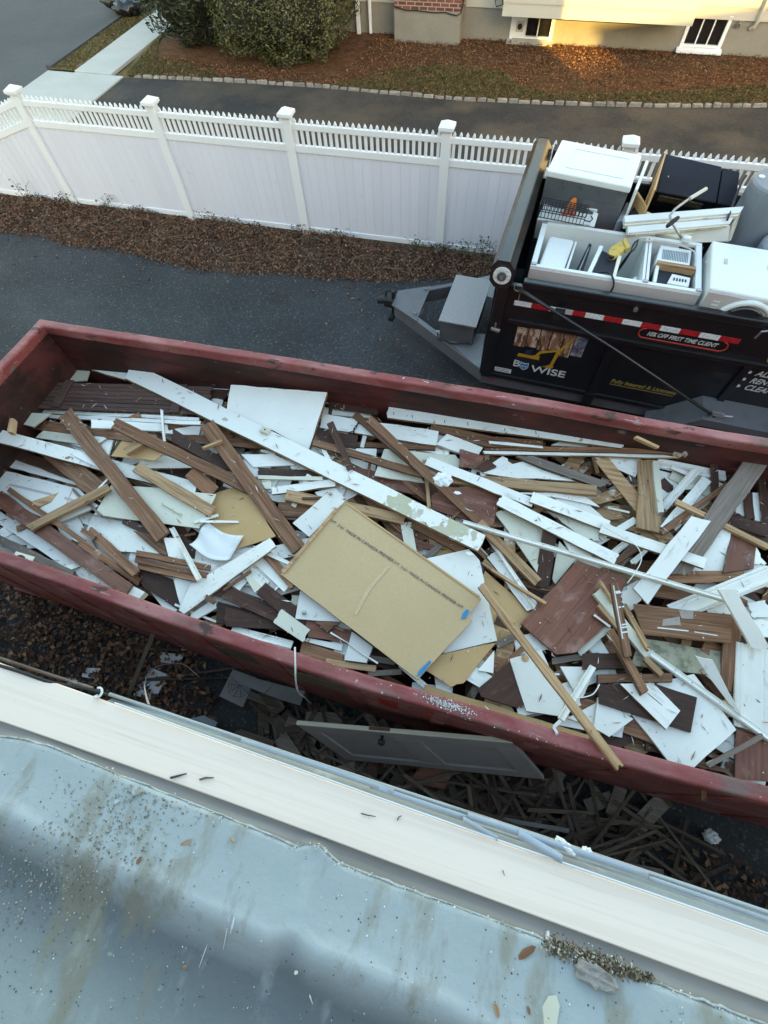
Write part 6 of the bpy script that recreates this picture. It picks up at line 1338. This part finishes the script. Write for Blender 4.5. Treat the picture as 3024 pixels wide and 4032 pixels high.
MT['dusty'] = mat('dusty_grey_board', (.20,.20,.20), .7, [((.13,.13,.13), 4, .45, .7, U, .5)])
sq = alley_panel('patterned_tile', 'grey square board with web pattern lying in the alley left of the leaning door', 'board', [(503,1446),(553,1464),(524,1528),(474,1504)], [.34]*4, .015, 'dusty')
c0 = onto(sq, 518, 1480)
for r in (.03,.055,.08,.105): MB().tube([(c0.x+r*math.cos(t), c0.y+r*math.sin(t), .001) for t in np.linspace(1.2,5.0,14)], .002, 4).build('web_ring', 'matte', sq)
for t in np.linspace(1.2,5.0,7): MB().tube([(c0.x, c0.y, .001),(c0.x+.12*math.cos(t), c0.y+.12*math.sin(t), .001)], .002, 4).build('web_spoke', 'matte', sq)
alley_panel('broken_board', 'pale grey board broken across, lying over the web patterned square', 'board', [(519,1477),(545,1463),(592,1476),(570,1498)], [.39]*4, .012, 'dusty')
alley_panel('broken_board', 'longer half of the broken pale grey board beside the web patterned square', 'board', [(592,1476),(659,1493),(648,1524),(570,1498)], [.39,.36,.36,.37], .012, 'dusty')
alley_panel('plank_scrap', 'pale flat board by the gutter left of the leaning door', 'board', [(505,1582),(520,1575),(592,1600),(590,1618)], [.16]*4, .02, 'lath')
alley_panel('brick_coloured_board', 'dark reddish board under the leaning door', 'board', [(1000-85,1650),(988,1650),(960,1705),(880,1690)], [.30,.30,.26,.26], .02, 'R')
alley_panel('long_trim', 'long pale trim lying on the laths at the right end of the alley', 'trim', [(930,1738),(1230,1790),(1228,1800),(928,1746)], [.30]*4, .02, 'dusty')
alley_panel('dark_round_scrap', 'bluish dark tile beside the gutter at the left of the alley', 'scrap', [(412,1552),(440,1545),(470,1560),(465,1570),(425,1566)], [.12]*4, .02, 'tank')
alley_panel('grey_ledge_board', 'grey board below the gutter at the lower right of the picture', 'board', [(1402,1896),(1575,1955),(1640,1990),(1400,1925)], [1.1]*4, .03, 'doorp')
for i, (px, lb) in enumerate((([(180,1442),(217,1444),(212,1468),(177,1462)],'torn paper slip lying on the leaf heap'),([(149,1463),(190,1478),(188,1490),(146,1476)],'white paper with saw toothed edge beside the roof edge'),([(320,1440),(365,1458),(333,1514),(288,1501)],'printed paper sheet with black border on the alley ground'),([(348,1409),(397,1414),(389,1435),(343,1430)],'second white paper piece next to the printed sheet'))):
    o = alley_panel('paper_sheet', lb, 'paper', px, [.05+.0*i]*4, .002, 'paper', 'paper', 'papers on the alley ground')
    if i == 2:
        for a, b in (((292,1499),(322,1444)),((336,1510),(363,1461))): stick_part(o, a, b, .006, .0006, 'printed_border', 'matte')
        for (a, b) in (((308,1490),(316,1478)),((350,1452),(356,1448))): stick_part(o, a, b, .02, .0006, 'printed_block', 'matte')
    if i == 0: stick_part(o, (205,1447), (213,1448), .02, .0006, 'printed_block', 'T')
alley_panel('lath_stick', 'brown stick leaning from the dumpster side over the leaf heap', 'stick', [(330,1358),(339,1362),(281,1503),(272,1500)], [.5,.5,.06,.06], .012, 'lath')
wire('pale cable looping up from the gutter over the printed paper', [(325,1533),(315,1500),(313,1475),(325,1450),(345,1438),(375,1433),(400,1437),(430,1462)], [3.2,2.2,1.4,.9,.6,.4,.25,.1], .005, 'appl_side', 'cable', 'cable')
for (px, py, a) in ((420,1455,.4),(428,1466,.3),(430,1405,.25)):
    p = at(px, py, .06); o = bpy.data.objects.new('lath', lath_meshes[0]); COL.objects.link(o); o.location = p; o.rotation_euler = (0,.03,a); tag(o, 'thin grey plaster lath in the dark tangle between dumpster and house', 'lath', 'plaster laths in the alley')
crumple('white_rubbish', 'white crumpled rubbish by the wheel rail at the right end of the alley', 'rubbish', 1537, 1808, .06, .06, .05, .05, 'whitepl', 9)
# ------------------------------------------------------------------ our own roof edge
ZE = 3.30
def lin(p, q, x): return p[1]+(q[1]-p[1])*(x-p[0])/(q[0]-p[0])
def edge_pts(poly, xs, z): return [at(x, float(np.interp(x, [p[0] for p in poly], [p[1] for p in poly])), z) for x in xs]
def ext(poly): a, b = poly[0], poly[1]; c_, d = poly[-2], poly[-1]; return [(-700, lin(a,b,-700))]+poly+[(4200, lin(c_,d,4200))]
UP = ext([(0,1432),(612.8,1652.4),(1042,1806),(1659,2020)]); LO = ext([(0,1558),(122,1600),(493.7,1733),(1042,1936.8),(1659,2165)])
MEM = ext([(0,1588),(60,1596),(120,1614),(300,1690),(400,1727),(493.7,1765),(600,1808),(642,1826),(660,1822),(676,1819),(694,1823),(712,1842),(731.8,1861),(800,1888),(1042,1976.5),(1180,2028),(1300,2078),(1414,2122),(1659,2212)])
xs = list(np.linspace(-700, 4200, 61)); u = edge_pts(UP, xs, ZE); l = edge_pts(LO, xs, ZE)
re_ = thing('roof_edge', 'low roof edge across the foreground with grey membrane and cream board', 'roof edge', (0,-.3,ZE))
def rp(o): o.parent = re_; o.matrix_parent_inverse = Matrix.Translation((0,.3,-ZE)); return o
n = len(xs); v = [tuple(p) for p in u]+[tuple(p) for p in l]+[(p.x,p.y,p.z-.022) for p in l]+[(p.x,p.y,p.z-.022) for p in u]; f = []
for k in range(4):
    for i in range(n-1): f.append((k*n+i, ((k+1)%4)*n+i, ((k+1)%4)*n+i+1, k*n+i+1))
rp(bevel(link('edge_board', me_from('edge_board', v, f), 'board'), .003, 1))
# grey strip between board and membrane: rises as a little upstand
ls = edge_pts(LO, xs, ZE-.004); xm = sorted(set(list(np.linspace(-700,4200,246))+[642,660,676,694,712,731.8])); 
me_e = edge_pts(MEM, xm, ZE+.012); g0 = edge_pts(LO, xm, ZE-.006)
v = []; f = []; K = 6
for a, b in zip(g0, me_e):
    for k in range(K+1):
        t = k/K; q = a.lerp(b, t)+(b-a)*(.35*max(0,t-.8)); v.append((q.x, q.y+(.0), a.z+(b.z-a.z-.010)*t**2-.006*math.sin(math.pi*t)))
for i in range(len(xm)-1):
    for k in range(K): f.append((i*(K+1)+k, (i+1)*(K+1)+k, (i+1)*(K+1)+k+1, i*(K+1)+k+1))
rp(link('edge_strip', me_from('edge_strip', v, f, None, True), 'edgemetal'))
# membrane sheet
S = np.concatenate([[0,.004,.010,.018], np.linspace(.03,.9,60), [1.1,1.4]]); v = []; f = []; nS = len(S)
for i, e in enumerate(me_e):
    hump = .016*math.exp(-((xm[i]-682)/30)**2)
    for s_ in S:
        x, y = e.x+.02*s_, e.y-s_
        z = ZE+.006+.008*min(1,s_/.01)+.026*min(1,s_/.19)+hump*math.exp(-s_/.06)
        z -= .060*(1/(1+math.exp(-(s_-.25)/.022))); z += .03*np.clip((s_-.34)/.5,0,1)
        z += .0015*math.sin(x*6+s_*4)*math.sin(s_*9+1)+.0008*math.sin(x*17+2)*math.cos(s_*21)+.0005*math.sin(x*43+s_*31)
        v.append((x, y, z))
for i in range(len(me_e)-1):
    for k in range(nS-1): f.append((i*nS+k, i*nS+k+1, (i+1)*nS+k+1, (i+1)*nS+k))
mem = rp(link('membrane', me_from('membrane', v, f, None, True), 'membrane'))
MV = np.array(v)
# chalky edge, then light on the fold crest and trough shade painted as colour
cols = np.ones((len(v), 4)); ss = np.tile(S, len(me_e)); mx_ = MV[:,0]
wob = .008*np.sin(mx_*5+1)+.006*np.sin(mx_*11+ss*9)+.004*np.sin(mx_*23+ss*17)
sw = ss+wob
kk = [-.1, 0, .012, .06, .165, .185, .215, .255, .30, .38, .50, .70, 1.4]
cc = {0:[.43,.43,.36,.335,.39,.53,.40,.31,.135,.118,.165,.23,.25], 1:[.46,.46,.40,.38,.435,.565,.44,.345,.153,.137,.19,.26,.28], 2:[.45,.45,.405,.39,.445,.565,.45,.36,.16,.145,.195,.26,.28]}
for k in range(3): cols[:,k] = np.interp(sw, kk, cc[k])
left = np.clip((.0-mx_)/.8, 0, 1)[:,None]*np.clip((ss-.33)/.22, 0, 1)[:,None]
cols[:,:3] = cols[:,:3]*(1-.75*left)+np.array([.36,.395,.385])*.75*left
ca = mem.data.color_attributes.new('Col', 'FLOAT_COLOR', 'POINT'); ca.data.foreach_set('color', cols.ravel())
def mz(x, y): return float(MV[np.argmin((MV[:,0]-x)**2+(MV[:,1]-y)**2), 2])
q = MB(); pts = [(e.x+random.gauss(0,.0012), e.y-.002+random.gauss(0,.0015), ZE+.0105+random.gauss(0,.001)+.016*math.exp(-((x-682)/30)**2)) for e, x in zip(me_e, xm)]
rp(q.tube(pts, [.0018+.0025*random.random()**2 for _ in pts], 6).build('membrane_edge', 'membrane_edge', None, True))
Pn = np.array(pts)[RNG.integers(20, len(pts)-20, 1500)]+RNG.normal(0,1,(1500,3))*np.array([.012,.004,.001]); Pn[:,1] -= np.abs(RNG.normal(0,.008,1500)); Pn[:,2] += .002
rp(tag(scatter('chalky_grit', Pn, .006, [(.6,.6,.56),(.5,.48,.42),(.7,.7,.68)], tilt=.6, asp=.8), kind='stuff'))
def onroof(px, py):
    z = ZE
    for _ in range(4): p = at(px, py, z); z = mz(p.x, p.y)
    return at(px, py, z)
# grit, stone and chips on the membrane
GP = np.array([list(onroof(x, y)) for x, y in zip(RNG.uniform(0,1659,380), RNG.uniform(1640,2205,380)) if y > np.interp(x, [p[0] for p in MEM], [p[1] for p in MEM])+6])
GP = np.repeat(GP, 2, 0)+RNG.normal(0,.012,(len(GP)*2,3))*np.array([1,1,0]); GP[:,2] = [mz(a,b)+.0012 for a, b in GP[:,:2]]
tag(scatter('roof_grit', GP, .0045, [(.6,.62,.62),(.06,.05,.045),(.25,.18,.11),(.7,.7,.68),(.05,.045,.04)], tilt=.5, asp=.8), 'fine grit scattered over the grey membrane', 'grit', kind='stuff')
TG = []
for _ in range(4600):
    px, py = RNG.uniform(-60,470), RNG.uniform(1640,2120); d_ = abs((py-1990)+(px-0)*.85*1.0)/1.3
    if py < np.interp(px, [p[0] for p in MEM], [p[1] for p in MEM])+12 or RNG.random() > math.exp(-(d_/85)**2)*math.exp(-max(0,py-1900)/70)+.02: continue
    p = at(px, py, ZE+.02); TG.append((p.x, p.y, mz(p.x,p.y)+.0012))
tag(scatter('tan_grit', TG, .0065, [(.36,.33,.26),(.28,.25,.19),(.44,.41,.34),(.2,.17,.12)], tilt=.3, asp=.8), 'tan granules strewn over the left part of the grey membrane', 'grit', kind='stuff')
for (xa, ya, xb, yb, w_, lb) in ((497,1975,482,2052,.0022,'left of the two white scratches on the membrane'),(508,1975,490,2050,.003,'right of the two white scratches on the membrane'),(448,2040,430,2090,.0015,'faint scratch on the dark membrane hollow'),(668,2147,676,2170,.0025,'thin straw lying on the membrane at the bottom')):
    pts_ = [onroof(xa+(xb-xa)*t, ya+(yb-ya)*t)+Vector((0,0,.0006)) for t in np.linspace(0,1,6)]
    tag(MB().tube(pts_, [.0003,w_,w_,w_*.7,w_*.5,.0003], 4).build('scratch_flake' if 'straw' not in lb else 'straw', 'whitepl' if 'straw' not in lb else 'C'), lb, 'mark' if 'straw' not in lb else 'straw')
cl_ = []
for t in RNG.uniform(0,1,1500):
    px, py = 1185+t*225+RNG.normal(0,9), 2040+t*80+RNG.normal(0,9)*(1 if t < .8 else .5); p = at(px, py, ZE+.03); cl_.append((p.x, p.y, mz(p.x,p.y)+.002+abs(RNG.normal(0,.005))))
tag(scatter('grit_pile', cl_, .0085, [(.30,.22,.12),(.14,.09,.05),(.55,.52,.44),(.20,.16,.11),(.08,.06,.04)], tilt=.8, asp=.6), 'little drift of grit and bark bits against the membrane edge at right', 'grit', kind='stuff')
p = onroof(1283, 2106); bm = bmesh.new(); bmesh.ops.create_icosphere(bm, subdivisions=3, radius=1)
for v_ in bm.verts:
    k = 1+.10*math.sin(v_.co.x*8+1)+.08*math.cos(v_.co.y*9)+.05*math.sin(v_.co.z*15+v_.co.x*12); v_.co = Vector((v_.co.x*.052, v_.co.y*.024, min(v_.co.z*.02, .010)))*k
me = bpy.data.meshes.new('stone_chunk'); bm.to_mesh(me); bm.free(); o = link('stone_chunk', me, 'rock'); o.location = p+Vector((0,0,.010)); o.rotation_euler = (0,0,-.12)
tag(o, 'broken stone chunk with pinkish flat top on the membrane at lower right', 'stone')
def chip(label, px, py, L, w, a, m, cat='wood chip', name='wood_chip', g='wood chips on the roof membrane', th=.003, on=True):
    p = onroof(px, py) if on else at(px, py, ZE+.001)
    o = MB().prism([(-L/2,-w*.2),(-L*.2,-w/2),(L*.3,-w*.4),(L/2,-w*.1),(L*.35,w*.3),(-L*.1,w/2),(-L*.42,w*.25)], 0, th).build(name, m); o.location = p+Vector((0,0,.0006)); o.rotation_euler = (random.gauss(0,.08),random.gauss(0,.08),a); return tag(o, label, cat, g)
chip('brown splinter on the membrane below the two twigs on the board',402,1820,.034,.011,.75,'T'); chip('dark brown chip on the membrane, left of centre',301,1858,.020,.011,1.4,'B'); chip('small tan splinter near the membrane edge, left of the curled lip',503,1813,.018,.006,-.6,'T')
chip('white lump stuck at the membrane edge at left',299,1708,.030,.026,.3,'membrane_edge','lump','plaster_lump','plaster lumps on the membrane',.012); chip('small white crumb just left of the tan stains on the membrane',254,1731,.014,.012,.9,'membrane_edge','lump','plaster_lump','plaster lumps on the membrane',.008)
chip('reddish bark chip on the membrane left of the grit drift',1138,2056,.055,.018,.75,'B'); chip('orange brown leaf bit at the bottom right of the membrane',1073,2182,.026,.012,-1.1,'T'); chip('small brown bit right of the orange leaf bit',1142,2182,.016,.007,-1.2,'B')
chip('white shard standing at the left end of the grit drift',1181,2024,.030,.009,1.5,'whitepl','shard','white_shard',None,.008); chip('cream paint flake at the bottom edge, right of centre',1188,2186,.075,.042,1.35,'C','paint flake','cream_flake',None,.002); chip('tiny tan bit on the dark hollow of the membrane',640,1950+150,.011,.009,.4,'C'); chip('dark brown fleck low on the membrane, left of centre',401,2088,.014,.010,.5,'B')
def twig(label, pts, r=.003):
    tag(MB().tube([at(x,y,ZE+.004) for x, y in pts], [r]*(len(pts)-1)+[r*.5], 5).build('twig', 'lath'), label, 'twig', 'twigs on the cream board')
twig('thicker twig on the cream board, left of the pair', [(368,1680),(384,1676),(403,1671)], .0035); twig('shorter twig on the cream board, right of the pair', [(431,1684),(444,1680),(462,1680)], .003)
twig('thin dark twig near the middle of the cream board', [(780,1757),(795,1761),(812,1764)], .0016); twig('tiny forked twig on the cream board right of the middle', [(858,1772),(862,1765),(868,1762)], .0016); twig('thin splinter on the cream board near the right', [(1230-144,1880),(1090,1892)], .0014)
# gutter
gt = thing('gutter', 'grey gutter channel in front of the cream board', 'gutter', (0,0,ZE-.1))
def gp(o): o.parent = gt; o.matrix_parent_inverse = Matrix.Translation((0,0,-(ZE-.1))); return o
GO = ext([(0,1423),(659,1644),(1042,1769),(1659,1975)]); gx_ = np.linspace(235, 4200, 60)
go = edge_pts(GO, gx_, ZE-.01); gi = edge_pts(UP, gx_, ZE-.03)
def band(A, B, za, zb, name, m, th=.002):
    v = [(a.x,a.y,a.z+za) for a in A]+[(b.x,b.y,b.z+zb) for b in B]; n = len(A); o = gp(link(name, me_from(name, v, [(i, i+1, n+i+1, n+i) for i in range(n-1)]), m)); md = o.modifiers.new('s', 'SOLIDIFY'); md.thickness = th; return o
mid = [a.lerp(b, .35) for a, b in zip(go, gi)]
band(gi, mid, .018, -.02, 'back_flange', 'gutter'); band(mid, [Vector((a.x,a.y,a.z)) for a in go], -.022, -.03, 'channel_floor', 'gutter'); 
gp(MB().tube([(a.x,a.y+.004,a.z) for a in go], .006, 8).build('front_bead', 'gutter', None, True)); gp(MB().box(-.9,3.4,-.06,-.05,ZE-.14,ZE-.03).build('back_face', 'gutter'))
gp(MB().tube([(p.x,p.y+.004,p.z+.012) for p in edge_pts(UP, np.linspace(250,4200,60), ZE)], .0025, 6).build('flashing_lip', 'vinyl'))
def gstrip(label, x0, x1, off0, off1, w, m, z, name='plastic_strip'):
    xx = np.linspace(x0, x1, 9); c_ = [at(x, float(np.interp(x, [p[0] for p in GO], [p[1] for p in GO]))+off0+(off1-off0)*(x-x0)/(x1-x0), ZE+z+.003*math.sin(x*.07)) for x in xx]
    v = [(p.x, p.y-w/2, p.z-.003) for p in c_]+[(p.x, p.y+w/2, p.z+.004) for p in c_]; o = link(name, me_from(name, v, [(i, i+1, 9+i+1, 9+i) for i in range(8)], None, True), m); md = o.modifiers.new('s', 'SOLIDIFY'); md.thickness = .003; tag(o, label, 'strip', 'loose strips lying in the gutter')
gstrip('bluish plastic strip in the gutter left of the middle', 520, 850, 2, 4, .013, 'film', .012); gstrip('pale blue strip in the gutter below the leaning door', 800, 1010, 8, 10, .014, 'film', .008); gstrip('long bluish strip on the gutter lip at right', 1010, 1400, 3, 3, .016, 'film', .014)
gstrip('grey white strip lying askew in the gutter right of the middle', 1000, 1075, 14, 33, .012, 'film', .016, 'trim_strip'); gstrip('wide pale strip lying askew across the gutter at right', 1120, 1215, 6, 30, .022, 'film', .018, 'trim_strip'); gstrip('thin dark edged strip along the gutter at far right', 1400, 1700, 8, 14, .010, 'film', .008)
crumple('torn_insulation', 'white torn insulation lump on the gutter lip at right', 'insulation', 1222, 1828, ZE+.006, .032, .012, .012, 'whitepl', 5, -.35); crumple('torn_insulation', 'smaller white insulation lump on the gutter further right', 'insulation', 1268, 1840, ZE+.004, .016, .012, .009, 'whitepl', 6, -.3)
# cable, hook at the left end of the board
hk = thing('eye_hook', 'white open eye hook screwed into the edge of the cream board at left', 'hook', at(213,1500,ZE+.002))
MB().tube([(.0,-.012,.0),(.0,-.004,.006)]+[(.016*math.cos(t)*.9, .004+.016*math.sin(t), .010) for t in np.linspace(-1.9,2.2,12)], .0042, 7).build('ring', 'appl', hk, True)
wire('dark cable running along the left end of the cream board', [(-60,1420),(40,1450),(110,1474),(160,1482),(205,1492),(260,1510),(330,1528),(410,1560)], [ZE-.01,ZE+.004,ZE-.004,ZE-.02,ZE-.02,ZE-.03,ZE-.04,ZE-.05], .006, 'matte', 'cable', 'cable')
wire('thin brown strip of wood along the upper edge of the board at far left', [(-60,1402),(60,1442),(140,1468),(200,1487)], [ZE-.02]*4, .006, 'lath', 'edge_sliver', 'sliver')
